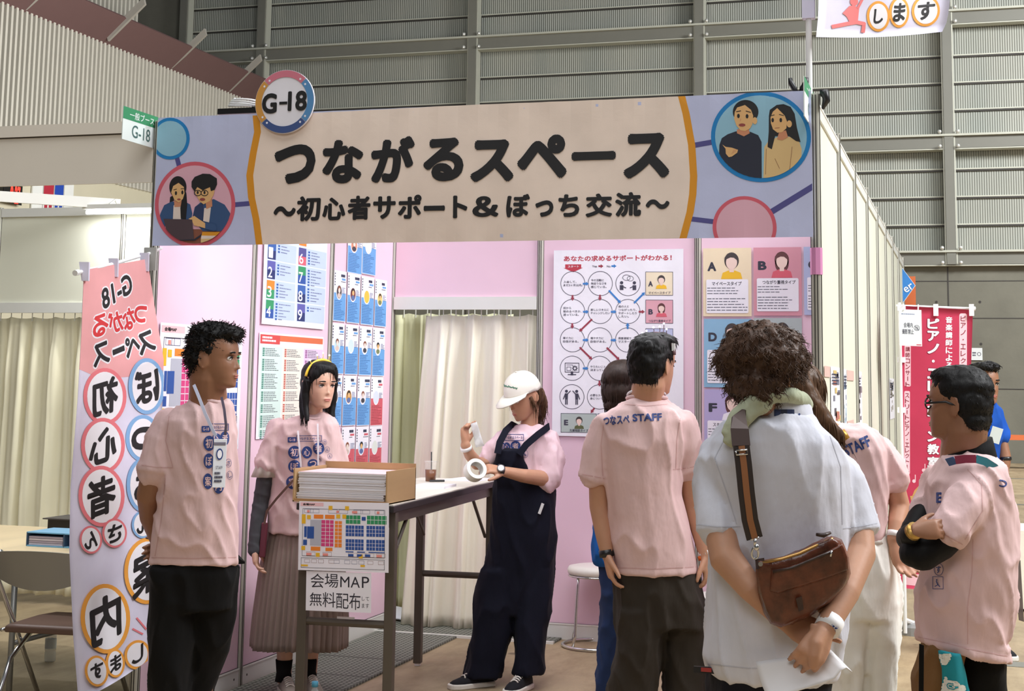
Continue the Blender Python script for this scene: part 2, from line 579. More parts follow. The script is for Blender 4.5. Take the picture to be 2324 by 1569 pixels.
# ------------------------------------------------------------------ the hall
M('concrete_floor', (176, 156, 124), .55, kind='floor')
M('concrete', (118, 116, 104), .85, kind='concrete')
M('ribbed_sheet', (176, 176, 166), .6, kind='ribs', scale=6.2)
M('steel_grey', (120, 119, 110), .5)
M('steel_light', (186, 186, 172), .5)
M('bolt', (225, 225, 220), .35, .6)
M('white_rib', (205, 200, 186), .6)
M('dark_gap', (18, 16, 14), .8)
M('mauve_paint', (112, 84, 82), .6)
M('bracket_grey', (168, 162, 152), .5)
M('beige_wall', (206, 198, 172), .7, kind='panel')
M('off_white', (232, 232, 226), .5)
M('panel_white', (226, 226, 208), .55, kind='panel')
M('panel_pink', (234, 200, 216), .5, kind='panel')
M('aluminium', (190, 188, 176), .35, .25)
M('groove', (58, 54, 50), .6)
M('beam_white', (222, 222, 216), .4)
M('fascia_beige', (240, 232, 218), .55, kind='panel')
M('rail_bright', (238, 236, 230), .4)

fl = MB(); fl.box((-2, 11, -.05), (46, 46, .1), M('concrete_floor')); struct(fl.build('floor'))
tr = MB()
for y in (3.1, 9.4, 15.7, 22.0):
    tr.box((8, y, .001), (9.4, .16, .004), M('steel_grey'))
tr.build('trim_1'); struct(bpy.data.objects['trim_1'])

YW = 28.0
w = MB(); w.box((-2, YW + .2, 9.2), (34, .3, 9.74), M('ribbed_sheet')); wall_back = struct(w.build('wall_back'))
w = MB(); w.box((-2, YW + .12, 2.16), (50, .5, 4.32), M('concrete'))
for i in range(-6, 10):
    w.box((i * 2.75 + .35, YW - .132, 2.16), (.03, .01, 4.3), M('groove'))
for z in (1.55, 3.05, 3.85):
    w.box((-2, YW - .132, z), (34, .008, .02), M('groove'))
for i in range(-4, 8):
    for z in (.8, 1.3, 1.9, 2.5, 3.4):
        for dx in (-.8, .1, 1.0):
            w.lathe([(.03, 0), (.03, .006)], (i * 2.75 + dx, YW - .13, z), M('groove'), 8, (0, -1, 0))
struct(w.build('wall_concrete'))
w = MB(); w.box((-18.6, YW + .1, 9.3), (6.1, .4, 10), M('concrete')); struct(w.build('wall_side'))
for px in (-15.62, -13.41, -7.79, -2.285, 3.19, 8.66):
    b = MB(); b.box((px, YW - .22, 9.1), (.19, .3, 9.8), M('steel_grey')); b.box((px - .115, YW - .2, 9.1), (.03, .26, 9.8), M('steel_light')); b.box((px + .115, YW - .2, 9.1), (.03, .26, 9.8), M('steel_light'))
    b.build('post', wall_back)
    b = MB()
    for z in (4.33, 6.87, 9.64):
        for dx in (-.19, .19):
            for dz in (0, .32):
                b.ell((px + dx, YW - .42, z + dz - .1), (.045, .045, .045), M('bolt'), nu=8, nv=6)
    b.build('bolts', wall_back)
for z in (4.33, 6.87, 9.64, 12.4):
    b = MB(); b.box((-2, YW - .14, z), (27.4, .34, .26), M('steel_grey')); b.box((-2, YW - .2, z + .15), (27.4, .4, .045), M('steel_light')); b.box((-2, YW - .17, z - .15), (27.4, .3, .025), M('steel_light'))
    b.build('beam', wall_back)
for z0 in (4.33, 6.87, 9.64):
    b = MB()
    for k in (1, 2, 3):
        zz = z0 + .16 + k * .61
        b.box((-2, YW + .02, zz), (27.4, .06, .03), M('steel_light')); b.box((-2, YW + .03, zz - .035), (27.4, .06, .03), M('groove'))
    b.build('rail', wall_back)

XL = -12.5
w = MB(); w.box((XL - .2, 14, 2.65), (.4, 30, 5.3), M('beige_wall')); w.box((XL - .25, 14.6, 6.65), (.3, 21.8, 2.7), M('dark_gap'))
wall_left = struct(w.build('wall_left'))
b = MB()
y = 12.0
while y < 25.4:
    b.box((XL - .02, y, 6.65), (.16, .062, 2.7), M('white_rib')); y += .142
b.build('ribs', wall_left)
b = MB(); b.quadbox([(XL, 11.5, 8), (XL, 25.5, 8), (XL + .52, 25.2, 8.46), (XL + .52, 11.5, 8.46)], .05, M('mauve_paint')); b.build('cornice', wall_left)
for (u, v), (u2, v2) in (((63, 25), (103, -6)), ((248, 95), (308, 42)), ((392, 157), (455, 108)), ((522, 209), (577, 163))):
    p = ON(u, v, 2, 8.0); b = MB(); b.quadbox([p + Vector((.02, -.02, 0)), p + Vector((.80, -.03, .68)), p + Vector((.76, -.03, .82)), p + Vector((-.02, -.03, .15))], .07, M('bracket_grey')); b.build('bracket', wall_left)
ye = ON(306, 30, 0, -13.2).y
w = MB(); w.box((-13.35, (13 + ye) / 2, 10.6), (.2, ye - 13, 4.6), M('dark_gap'))
y = 13.1
while y < ye:
    w.box((-13.2, y, 10.6), (.16, .062, 4.6), M('white_rib')); y += .155
struct(w.build('wall_upper'))

# clock and washroom signs on the left wall
c0 = ON(14, 436, 0, XL + .05)
o = thing('digital_clock', c0, 'black digital wall clock with red digits behind the left booth', 'clock')
a, b_ = ON(4, 421, 0, XL + .06), ON(46, 440, 0, XL + .06)
k = MB(); k.box((XL + .03, (a.y + b_.y) / 2, (a.z + b_.z) / 2 - .02), (.12, abs(b_.y - a.y), abs(a.z - b_.z) + .1), M('black_plastic', (22, 20, 20), .4)); k.build('case', o)
sh = Sheet(abs(b_.y - a.y), .34)
sh.text('9 27', .2, .02, sh.w - .06, .33, M('led_red', (255, 40, 30), .5, emit=6.0), .03)
sh.build('digits', (XL + .1, a.y, a.z + .05), (0, 1, 0), (0, 0, -1), M('black_plastic'), parent=o)
for u0, u1, col, nm in ((75, 100, None, 'blank'), (100, 125, (178, 40, 60), 'red'), (125, 147, (30, 70, 170), 'blue'), (147, 170, None, 'blank')):
    p0, p1 = ON(u0, 421, 0, XL + .05), ON(u1, 421, 0, XL + .05)
    sh = Sheet(p1.y - p0.y - .03, .9)
    if col:
        mt = M('picto_' + nm, col, .5); cx = sh.w / 2
        sh.circ(cx, .12, .09, mt); sh.rect(cx - .17, .25, cx + .17, .55, mt); sh.rect(cx - .12, .55, cx - .02, .85, mt); sh.rect(cx + .02, .55, cx + .12, .85, mt)
    o = sh.build('washroom_sign', (XL + .02, p0.y, p0.z + .35), (0, 1, 0), (0, 0, -1), M('off_white'), thick=.03)
    lab = {'blank': None, 'red': 'white washroom sign with a red figure on far left wall', 'blue': 'white washroom sign with a blue figure on far left wall'}[nm]
    tag(o, lab or ('blank white sign panel left of the red figure sign' if u0 == 75 else 'blank white sign panel right of the blue figure sign'), 'sign', 'washroom signs on the far wall')

# ------------------------------------------------------------------ booth walls
Pm = 0.99
H = 2.70


def post(parent, x, y, z1=H, z0=0.0):
    b = MB(); b.lathe([(.0216, z0), (.0216, z1)], (x, y, 0), M('aluminium'), 8)
    for a in range(4):
        dx, dy = math.cos(a * PI / 2), math.sin(a * PI / 2)
        for s_ in (-1, 1):
            b.box((x + dx * .0192 - dy * s_ * .006, y + dy * .0192 + dx * s_ * .006, (z0 + z1) / 2), (.004, .004, z1 - z0 - .01), M('groove'))
    return b.build('post', parent)


def bay(parent, ax, c, t0, t1, z0, z1, front, back, face):
    """one panel between two posts. ax 0: wall along Y at x=c, ax 1: wall along X at y=c; face = side of the front colour"""
    t0, t1 = t0 + .02, t1 - .02; b = MB(); L = t1 - t0; mid = (t0 + t1) / 2; zc = (z0 + z1) / 2
    for sgn, mt in ((face, front), (-face, back)):
        if ax == 0:
            b.box((c + sgn * .003, mid, zc), (.006, L, z1 - z0), mt)
        else:
            b.box((mid, c + sgn * .003, zc), (L, .006, z1 - z0), mt)
    return b.build('panel', parent)


def beam(parent, ax, c, t0, t1, z0, z1, mt, d=.03, lip=True, screws=False, face=1):
    t0, t1 = t0 + .02, t1 - .02; L = t1 - t0; mid = (t0 + t1) / 2; b = MB()
    sz = lambda dd, h: (dd, L, h) if ax == 0 else (L, dd, h)
    P = lambda z: (c, mid, z) if ax == 0 else (mid, c, z)
    b.box(P((z0 + z1) / 2), sz(d, z1 - z0), mt)
    if lip:
        b.box(P(z1 - .004), sz(d + .006, .008), M('rail_bright'))
    if screws:
        for t in (t0 + .05, t1 - .05):
            q = (c + face * d / 2, t, (z0 + z1) / 2) if ax == 0 else (t, c + face * d / 2, (z0 + z1) / 2)
            b.lathe([(.006, 0), (.006, .001)], q, M('groove'), 8, (face, 0, 0) if ax == 0 else (0, face, 0))
    return b.build('rail' if z0 > 1 else 'baseboard', parent)


def wall_root(name, loc):
    o = bpy.data.objects.new(name, None); COL.objects.link(o); o.location = loc; o.matrix_world = Matrix.Translation(Vector(loc)); return struct(o)


pk, wh = M('panel_pink'), M('panel_white')
wl = wall_root('wall_booth_left', (0, 0, 0))
for i in range(3):
    bay(wl, 0, 0, i * Pm, (i + 1) * Pm, .08, 2.65, pk, wh, 1)
    beam(wl, 0, 0, i * Pm, (i + 1) * Pm, .0, .095, M('beam_white'), screws=True); beam(wl, 0, 0, i * Pm, (i + 1) * Pm, 2.63, 2.69, M('beam_white'))
    post(wl, 0, i * Pm)
wr = wall_root('wall_booth_right', (2.97, 0, 0))
for i in range(8):
    bay(wr, 0, 2.97, i * Pm, (i + 1) * Pm, .06, 2.65, wh, pk if i < 3 else wh, 1)
    beam(wr, 0, 2.97, i * Pm, (i + 1) * Pm, .0, .07, M('beam_white')); beam(wr, 0, 2.97, i * Pm, (i + 1) * Pm, 2.61, 2.665, M('beam_white'))
    post(wr, 2.97, i * Pm)
post(wr, 2.97, 8 * Pm)
wb = wall_root('wall_booth_back', (0, 2.97, 0))
for i in range(3):
    z0 = 2.05 if i == 0 else .08
    bay(wb, 1, 2.97, i * Pm, (i + 1) * Pm, z0, 2.65, pk, wh, -1)
    beam(wb, 1, 2.97, i * Pm, (i + 1) * Pm, 2.63, 2.69, M('beam_white'))
    if i == 0:
        beam(wb, 1, 2.97, 0, Pm, 1.982, 2.062, M('beam_white'), .04, False)
    else:
        beam(wb, 1, 2.97, i * Pm, (i + 1) * Pm, .0, .095, M('beam_white'))
    post(wb, i * Pm, 2.97)
wn = wall_root('wall_neighbour', (-2, 2.97, 0))
for i in range(-4, 0):
    bay(wn, 1, 2.97, i * Pm, (i + 1) * Pm, 2.02, 2.65, M('panel_white'), wh, -1)
    beam(wn, 1, 2.97, i * Pm, (i + 1) * Pm, 2.63, 2.69, M('beam_white'), lip=False)
    beam(wn, 1, 2.97, i * Pm, (i + 1) * Pm, 1.96, 2.03, M('beam_white'), .04, False)
    post(wn, i * Pm, 2.97)
b = MB(); q0, q1 = Vector((-1.99, 2.93, 2.70)), Vector((-3.0, 1.95, 2.70))
b.quadbox([q0 + Vector((0, 0, -.035)), q1 + Vector((0, 0, -.035)), q1 + Vector((0, 0, .035)), q0 + Vector((0, 0, .035))], .03, M('rail_bright')); b.build('brace', wn)
# front fascia of the neighbouring booth
fa = wall_root('wall_fascia', (-2, 0, 2.5))
b = MB(); b.box((-1.7, 0, 2.53), (3.35, .012, .23), M('fascia_beige')); b.build('panel', fa)
b = MB(); b.box((-1.7, 0, 2.675), (3.35, .035, .055), M('fascia_beige')); b.build('rail', fa)
b = MB(); b.box((-1.7, -.006, 2.646), (3.35, .012, .006), M('groove')); b.build('seam', fa)
# front beam of our booth, behind the banner
fb = wall_root('trim_2', (1.5, 0, 2.66))
b = MB(); b.box((1.485, 0, 2.66), (2.93, .03, .055), M('beam_white')); b.build('beam', fb)


# ------------------------------------------------------------------ lamps of the booths
def tube_lamp(x, y, z, rz, label, watts, L=1.15, tilt=(0, 0, -1)):
    o = thing('fluorescent_lamp', (x, y, z), label, 'lamp', 'tube lamps of the booths')
    R = Matrix.Rotation(rz, 4, 'Z')
    d = R @ Vector((1, 0, 0)); u_ = Vector((0, 0, 1)); f = R @ Vector((0, 1, 0)); c = Vector((x, y, z))
    b = MB(); b.box(c + u_ * .035, (L + .04, .05, .03), M('off_white'), R.to_3x3()); b.build('housing', o)
    for s_ in (-.35, .35):
        b = MB(); q0 = c + d * s_ * L + u_ * .05; q1 = Vector((q0.x, 0.0 if y < 1 else 2.935, 2.665)); b.tube([q0, q0 + Vector((0, (q1.y - q0.y) * .5, .04)), q1], .008, M('off_white'), 6); b.build('arm', o)
    b = MB(); b.tube([c - d * L / 2, c + d * L / 2], .014, M('tube_glow', (255, 255, 255), .5, emit=9.0), 10); b.build('tube', o)
    l = bpy.data.lights.new('tube_light', 'AREA'); l.shape = 'RECTANGLE'; l.size = L; l.size_y = .05; l.energy = watts; l.color = (.96, .97, 1.0)
    lo = bpy.data.objects.new('tube_light', l); COL.objects.link(lo); lo.parent = o; lo.matrix_parent_inverse = o.matrix_world.inverted()
    lo.location = c - u_ * .02; lo.rotation_euler = (Vector(tilt).to_track_quat('-Z', 'X')).to_euler()
    if abs(tilt[1]) < 1e-6 and rz == 0:
        lo.rotation_euler = (0, 0, 0)
    return o


M('tube_glow', (255, 255, 255), .5, emit=9.0)
tube_lamp(1.05, .34, 2.52, 0, 'fluorescent tube lamp hidden behind the banner, over the map table', 14)
tube_lamp(2.3, .34, 2.52, 0, 'fluorescent tube lamp hidden behind the banner, over the flow chart', 17)
p = ON(200, 482, 1, 2.80); q = ON(345, 482, 1, 2.80)
tube_lamp((p.x + q.x) / 2 + .32, 2.80, p.z, 0, 'glowing white tube lamp on the neighbouring booth wall', 16)

tube_lamp(-1.5, .34, 2.53, 0, 'added tube lamp unseen behind the plain fascia, brightening the neighbouring booth', 34)  # extra unseen lamp, added because the neighbouring curtain came out too dim

# ------------------------------------------------------------------ curtains


def curtain(name, x0, x1, y, z0, z1, mat, label, waves, amp, seed, flare=0.0, hooks=True):
    r = random.Random(seed); nx, nz = int((x1 - x0) * 110), 26; V = []; ph = [r.uniform(0, 6.3) for _ in range(5)]
    for k in range(nz + 1):
        t = k / nz; z = z1 + (z0 - z1) * t; a = amp * (.35 + .65 * min(1, t * 6)) * (1 + .15 * t)
        for i in range(nx + 1):
            s_ = i / nx; x = x0 + (x1 - x0) * s_ - flare * t * (1 - s_)
            w_ = s_ * waves * 2 * PI
            d = math.sin(w_ + 1.3 * math.sin(w_ * .37 + ph[0]) + .5 * t) + .5 * math.sin(1.9 * w_ + ph[1] + 1.2 * t) + .22 * math.sin(w_ * 4.1 + ph[2] - t) + .5 * noise.noise(Vector((s_ * waves * 1.7, t * 2.2, seed * 3.1)))
            sag = .012 * abs(math.sin(w_ * .5 + ph[3])) * max(0, 1 - t * 18)
            wr_ = .006 * noise.noise(Vector((x * 9, z * 5, seed)))
            V.append((x + .3 * a * math.sin(w_ + ph[4]), y + a * d * .62 + wr_, z - sag))
    F = [(k * (nx + 1) + i, k * (nx + 1) + i + 1, (k + 1) * (nx + 1) + i + 1, (k + 1) * (nx + 1) + i) for k in range(nz) for i in range(nx)]
    o = thing(name, ((x0 + x1) / 2, y, z0), label, 'curtain', 'booth curtains')
    b = MB(); b.add(V, F, mat); c = b.build('cloth', o, smooth=True); md = c.modifiers.new('thickness', 'SOLIDIFY'); md.thickness = .002
    if hooks:
        x = x0 + .03
        while x < x1:
            b = MB(); b.tube([(x, y, z1 - .03), (x, y, z1 + .035)], .004, M('off_white'), 6); b.build('hook', o); x += .085
    return o


curtain('curtain', .215, .975, 3.03, .015, 1.955, M('cream_curtain', (246, 240, 222), .7, kind='curtain'), 'cream curtain with a loose free edge in the booth doorway', 4.2, .06, 3, .12)
curtain('curtain', -.45, .62, 3.62, .02, 1.99, M('olive_curtain', (228, 226, 190), .75, kind='curtain'), 'yellowish curtain further back behind the cream doorway curtain', 7, .05, 5, 0)
curtain('curtain', -3.5, -1.72, 3.03, .06, 1.935, M('cream_curtain2', (240, 234, 206), .7, kind='curtain'), 'long cream curtain along the neighbouring booth, behind the folding chairs', 10, .055, 8)

# ------------------------------------------------------------------ carpet mats
mt = M('carpet_mat', (124, 126, 116), .9, kind='mat')
lab = ['grey ribbed carpet mat nearest the aisle, under the map table', 'grey ribbed carpet mat at the booth doorway, under the curtain']
for i, (x0, x1, y0, y1) in enumerate(((.03, .55, -.1, 2.76), (.0, 1.15, 2.80, 4.4))):
    b = MB(); b.box(((x0 + x1) / 2, (y0 + y1) / 2, .006), (x1 - x0, y1 - y0, .01), mt)
    for s_ in range(1, int((y1 - y0) / .5)):
        b.box(((x0 + x1) / 2, y0 + s_ * .5, .0112), (x1 - x0, .008, .001), M('groove'))
    o = b.build('carpet_mat'); tag(o, lab[i], 'mat', 'carpet mats in the booth')
b = MB(); b.box((.55, 2.78, .007), (1.2, .03, .014), M('beam_white')); tag(b.build('threshold_strip'), 'pale threshold strip between the two carpet mats', 'strip')
# ------------------------------------------------------------------ prints
BLK = M('ink_black', (28, 27, 29), .6); NAVY = M('ink_navy', (32, 48, 104), .6); WHT = M('paper_white', (240, 238, 246), .6, kind='paper')
LAV = M('cloth_lavender', (198, 204, 236), .75, kind='fabric', scale=.6); CRM = M('cloth_cream', (244, 226, 212), .75, kind='fabric', scale=.6)
ORG = M('print_orange', (222, 150, 34), .7); BLU = M('print_blue', (24, 128, 196), .7); LBL = M('print_light_blue', (146, 192, 214), .7)
PNK = M('print_rose', (214, 96, 112), .7); LPK = M('print_pink', (226, 176, 192), .7); PUR = M('print_violet', (82, 80, 142), .7)
SKN = M('print_skin', (226, 180, 122), .7); SKD = M('print_skin_dark', (206, 140, 104), .7); DEN = M('print_denim', (54, 84, 128), .7); DEN2 = M('print_denim_dark', (44, 58, 96), .7)
LAP = M('print_laptop', (78, 62, 68), .7); TEE = M('print_tee', (230, 214, 204), .7); BGE = M('print_beige', (222, 190, 134), .7); BRN = M('print_brown', (136, 82, 62), .7)
DK = M('print_navy_shirt', (38, 42, 58), .7); MTH = M('print_mouth', (150, 70, 66), .7)


def build_wall_sheet(sh, name, label, cat, group=None, base=None, wave=None, cell=None, lift=.0012):
    n = Vector((1, 0, 0)) if abs(sh.right.y) > .5 else Vector((0, -1, 0))
    o = sh.build(name, sh.org + n * lift, sh.right, (0, 0, -1), base or WHT, wave=wave, cell=cell)
    return tag(o, label, cat, group)


# main banner -----------------------------------------------------------
BY = -.05
sh = wall_sheet(1, BY, [(359, 267), (1843, 209), (1843, 533), (351, 563)])
Z1, Z2 = (350, 240, 4.755), (1560, 200, 4.613)
sL = [(590, 262), (594, 300), (584, 350), (576, 400), (580, 450), (591, 500), (600, 562)]
sR = [(1557, 215), (1568, 260), (1580, 330), (1584, 400), (1582, 440), (1576, 480), (1560, 540)]
sh.poly([(x, y) for x, y in sL] + [(x, y) for x, y in reversed(sR)], CRM, 0)
for S, dx in ((sL, 8), (sR, 8)):
    for (x0, y0), (x1, y1) in zip(S, S[1:]):
        sh.poly([(x0 - dx, y0), (x0 + dx, y0), (x1 + dx, y1), (x1 - dx, y1)], ORG, 1)
sh.zoom = Z1
sh.circ(185, 358, 222, BLU, 230, lay=2); sh.circ(185, 358, 185, LBL, 195, lay=3)
sh.line([(262, 560), (290, 660)], 52, PUR, 1); sh.line([(900, 1080), (1100, 1062)], 52, PUR, 0)
sh.circ(470, 1080, 446, PNK, 468, n=56, lay=2); sh.circ(470, 1080, 404, LPK, 426, n=56, lay=3)
cc = [sh.p(470 + 404 * math.cos(a * PI / 24), 1080 + 426 * math.sin(a * PI / 24)) for a in range(48)]
sh.clips.append(cc)
sh.poly([(180, 1480), (200, 1350), (900, 1350), (900, 1560), (180, 1560)], BRN, 4)
# woman with a low ponytail
sh.poly([(60, 1310), (90, 1180), (130, 1090), (210, 1050), (360, 1050), (420, 1080), (445, 1180), (430, 1260), (150, 1260), (140, 1370)], DEN, 5)
sh.poly([(235, 1090), (320, 1090), (320, 1245), (230, 1245)], TEE, 6); sh.poly([(240, 1040), (330, 1040), (320, 1105), (245, 1110)], SKD, 7)
sh.circ(282, 890, 96, BLK, 118, lay=8); sh.poly([(350, 900), (378, 960), (388, 1080), (376, 1245), (318, 1235), (312, 1120), (330, 1020)], BLK, 8)
sh.poly([(195, 1000), (190, 1060), (240, 1040), (230, 980)], BLK, 5)
sh.poly([(208, 950), (230, 880), (290, 845), (350, 890), (358, 960), (340, 1020), (295, 1062), (245, 1030)], SKN, 9)
sh.circ(262, 958, 12, BLK, 22, lay=10); sh.circ(334, 950, 12, BLK, 22, lay=10); sh.circ(296, 1026, 20, MTH, 10, lay=10)
sh.line([(236, 922), (270, 914)], 7, BLK, 10); sh.line([(318, 910), (350, 908)], 7, BLK, 10)
# man with glasses
sh.poly([(450, 1200), (470, 1110), (530, 1060), (680, 1020), (800, 1080), (866, 1180), (850, 1300), (800, 1370), (560, 1370), (450, 1250)], DEN, 5)
sh.poly([(455, 1200), (480, 1100), (560, 1060), (585, 1250), (560, 1290), (450, 1240)], DEN2, 6)
sh.poly([(575, 1120), (650, 1110), (630, 1275), (565, 1260)], TEE, 7); sh.poly([(590, 1050), (660, 1000), (665, 1100), (600, 1130)], SKD, 8)
sh.poly([(465, 930), (480, 880), (620, 860), (690, 930), (680, 975), (640, 1040), (570, 1078), (530, 1050), (490, 980)], SKN, 9)
sh.poly([(436, 830), (470, 780), (560, 744), (640, 748), (716, 795), (718, 860), (690, 920), (650, 935), (640, 890), (560, 925), (500, 890), (470, 940), (436, 890)], BLK, 10)
for x in (505, 580):
    sh.ring(x, 955, 42, 8, BLK, 34, 20, 11); sh.circ(x, 950, 11, BLK, 18, lay=11)
sh.circ(558, 1025, 30, MTH, 16, lay=11)
sh.poly([(405, 1240), (470, 1205), (520, 1240), (600, 1290), (590, 1340), (520, 1320), (470, 1310), (440, 1250)], SKN, 12)
sh.poly([(590, 1275), (700, 1290), (720, 1350), (690, 1370), (590, 1345)], DEN, 13)
sh.poly([(130, 1240), (448, 1246), (472, 1460), (195, 1478)], LAP, 14); sh.poly([(195, 1478), (472, 1460), (560, 1395), (545, 1430), (480, 1475)], DK, 13)
sh.poly([(560, 1380), (780, 1380), (740, 1420), (550, 1420)], ORG, 13); sh.poly([(550, 1420), (745, 1420), (700, 1450), (545, 1455)], TEE, 13); sh.poly([(545, 1455), (700, 1450), (680, 1505), (545, 1505)], BGE, 14)
sh.clips.pop()
# right roundels
sh.zoom = Z2
sh.line([(130, 600), (300, 570)], 54, PUR, 0); sh.line([(80, 1362), (320, 1390)], 50, PUR, 0); sh.line([(900, 1280), (1330, 1010)], 60, PUR, 0)
sh.circ(795, 515, 505, BLU, 466, n=60, lay=2); sh.circ(795, 515, 463, LBL, 424, n=60, lay=3)
sh.circ(622, 1445, 322, PNK, 320, n=56, lay=2); sh.circ(622, 1445, 284, LPK, 284, n=56, lay=3)
sh.clips.append([sh.p(795 + 463 * math.cos(a * PI / 24), 515 + 424 * math.sin(a * PI / 24)) for a in range(48)])
sh.poly([(360, 960), (375, 600), (400, 530), (460, 490), (545, 460), (690, 465), (770, 500), (803, 570), (800, 960)], DK, 4)
sh.poly([(555, 440), (675, 430), (685, 480), (625, 512), (555, 480)], SKD, 5)
sh.circ(645, 260, 130, BLK, 122, lay=5)
sh.poly([(535, 260), (560, 215), (640, 190), (700, 240), (722, 300), (715, 380), (690, 430), (640, 458), (590, 450), (550, 400), (528, 330)], SKN, 6)
sh.circ(738, 352, 24, SKN, 36, lay=6); sh.circ(572, 302, 14, BLK, 22, lay=7); sh.circ(660, 306, 14, BLK, 22, lay=7); sh.circ(608, 396, 34, MTH, 16, lay=7)
sh.line([(552, 258), (596, 250)], 8, BLK, 7); sh.line([(650, 252), (696, 266)], 8, BLK, 7); sh.line([(596, 330), (590, 356)], 4, SKD, 7)
sh.poly([(405, 596), (440, 620), (500, 628), (564, 650), (556, 680), (500, 720), (470, 726), (440, 690), (438, 640)], SKN, 6)
for i in range(3):
    sh.line([(500 + i * 18, 690 - i * 8), (524 + i * 12, 650 - i * 2)], 4, SKD, 7)
sh.poly([(815, 960), (830, 620), (865, 570), (960, 520), (1090, 515), (1180, 560), (1205, 640), (1190, 960)], BGE, 4)
sh.poly([(880, 300), (890, 240), (960, 190), (1030, 182), (1100, 210), (1140, 280), (1160, 420), (1195, 570), (1150, 560), (1080, 510), (940, 510), (905, 645), (862, 620), (876, 470)], BLK, 5)
sh.poly([(980, 470), (1050, 450), (1070, 520), (1010, 552), (960, 540)], SKD, 6)
sh.poly([(896, 320), (920, 260), (965, 222), (1040, 300), (1062, 360), (1055, 430), (1010, 470), (965, 475), (920, 440), (900, 380)], SKN, 7)
sh.circ(1085, 385, 26, SKN, 36, lay=7); sh.circ(918, 346, 13, BLK, 22, lay=8); sh.circ(1000, 346, 13, BLK, 22, lay=8); sh.line([(940, 428), (985, 424)], 5, MTH, 8)
sh.line([(905, 300), (935, 292)], 7, BLK, 8); sh.line([(985, 288), (1030, 300)], 7, BLK, 8); sh.line([(1110, 620), (1080, 860)], 4, BRN, 6); sh.line([(850, 640), (838, 900)], 4, BRN, 6); sh.line([(935, 740), (980, 840)], 4, BRN, 6)
sh.clips.pop(); sh.zoom = None
bw = sh.w


def banner_wave(x, y):
    top = math.exp(-y / .10); bot = math.exp(-(sh_h - y) / .10)
    a = .004 * math.sin(x * 5.1 + y * 4) + .003 * math.sin(x * 2.3 - y * 7 + 1) + .0022 * math.sin(x * 38) * top + .0022 * math.sin(x * 33 + 2) * bot
    return a + .007


sh_h = sh.h
banner = thing('banner', (1.485, BY, 2.4), 'wide fabric banner with large black Japanese title across the booth front', 'banner')
sh.build('cloth', sh.org, sh.right, (0, 0, -1), LAV, wave=banner_wave, cell=.045, parent=banner)
t = Sheet(sh.w, sh.h, [(359, 267), (1843, 209), (1843, 533), (351, 563)])


big = [('つ', 633, 729, 329, 419), ('な', 745, 840, 318, 418), ('が', 858, 958, 311, 416), ('る', 978, 1070, 314, 413), ('ス', 1085, 1183, 318, 414), ('ペ', 1190, 1302, 307, 406), ('ー', 1312, 1411, 344, 364), ('ス', 1428, 1531, 303, 405)]
for ch, a, b_, c, d in big:
    t.text(ch, a, c, b_, d, BLK, .056, lay=6)
small = [('〜', 632, 684, 470, 494), ('初', 686, 742, 447, 504), ('心', 746, 800, 450, 502), ('者', 805, 858, 446, 501), ('サ', 864, 916, 447, 499), ('ポ', 921, 975, 444, 498), ('ー', 980, 1028, 468, 480), ('ト', 1046, 1079, 445, 496), ('＆', 1090, 1149, 446, 493), ('ぼ', 1166, 1219, 441, 493), ('っ', 1231, 1272, 455, 492), ('ち', 1283, 1330, 441, 492), ('交', 1344, 1404, 439, 492), ('流', 1410, 1468, 436, 491), ('〜', 1478, 1531, 452, 474)]
for ch, a, b_, c, d in small:
    t.text(ch, a, c, b_, d, BLK, .043, lay=6)
t.build('lettering', sh.org, sh.right, (0, 0, -1), BLK, wave=banner_wave, cell=.045, parent=banner, nosheet=True)
b = MB(); b.box((1.485, BY + .012, sh.org.z - .006), (sh.w, .012, .012), M('off_white')); b.build('hem_rod', banner)

# round number badge ------------------------------------------------------
c = ON(645, 230.5, 1, BY - .03)
r = .5 * (ON(712, 228, 1, BY - .03) - ON(578, 233, 1, BY - .03)).length
o = thing('booth_badge', (c.x, c.y + .012, c.z), 'round badge lettered G-18 on the top edge of the banner', 'sign')
b = MB(); b.lathe([(r, 0), (r, .008)], c + Vector((0, .012, 0)), WHT, 56, (0, -1, 0)); b.build('disc', o)
sh = Sheet(2 * r, 2 * r); R_ = r
for a0, a1, mt in ((-2.36, -.80, M('badge_pink', (212, 122, 140), .6)), (-.78, .72, M('badge_blue', (88, 144, 196), .6)), (.74, 2.42, M('badge_navy', (62, 84, 138), .6)), (2.44, 3.90, M('badge_gold', (210, 152, 72), .6))):
    sh.ring(r, r, r * .985, r * .21, mt, n=20, lay=0, a0=a0, a1=a1)
    for a in (a0 + .13, a1 - .13):
        sh.circ(r + r * .86 * math.cos(a), r + r * .86 * math.sin(a), r * .035, WHT, n=10, lay=1)
sh.text('G', r * .24, r * .72, r * .75, r * 1.36, BLK, .04, lay=1); sh.rect(r * .83, r * 1.0, r * 1.1, r * 1.09, BLK, 1); sh.text('18', r * 1.12, r * .68, r * 1.76, r * 1.31, BLK, .035, lay=1)
sh.build('print', (c.x - r, c.y + .003, c.z + r), (1, 0, 0), (0, 0, -1), WHT, parent=o, nosheet=True)

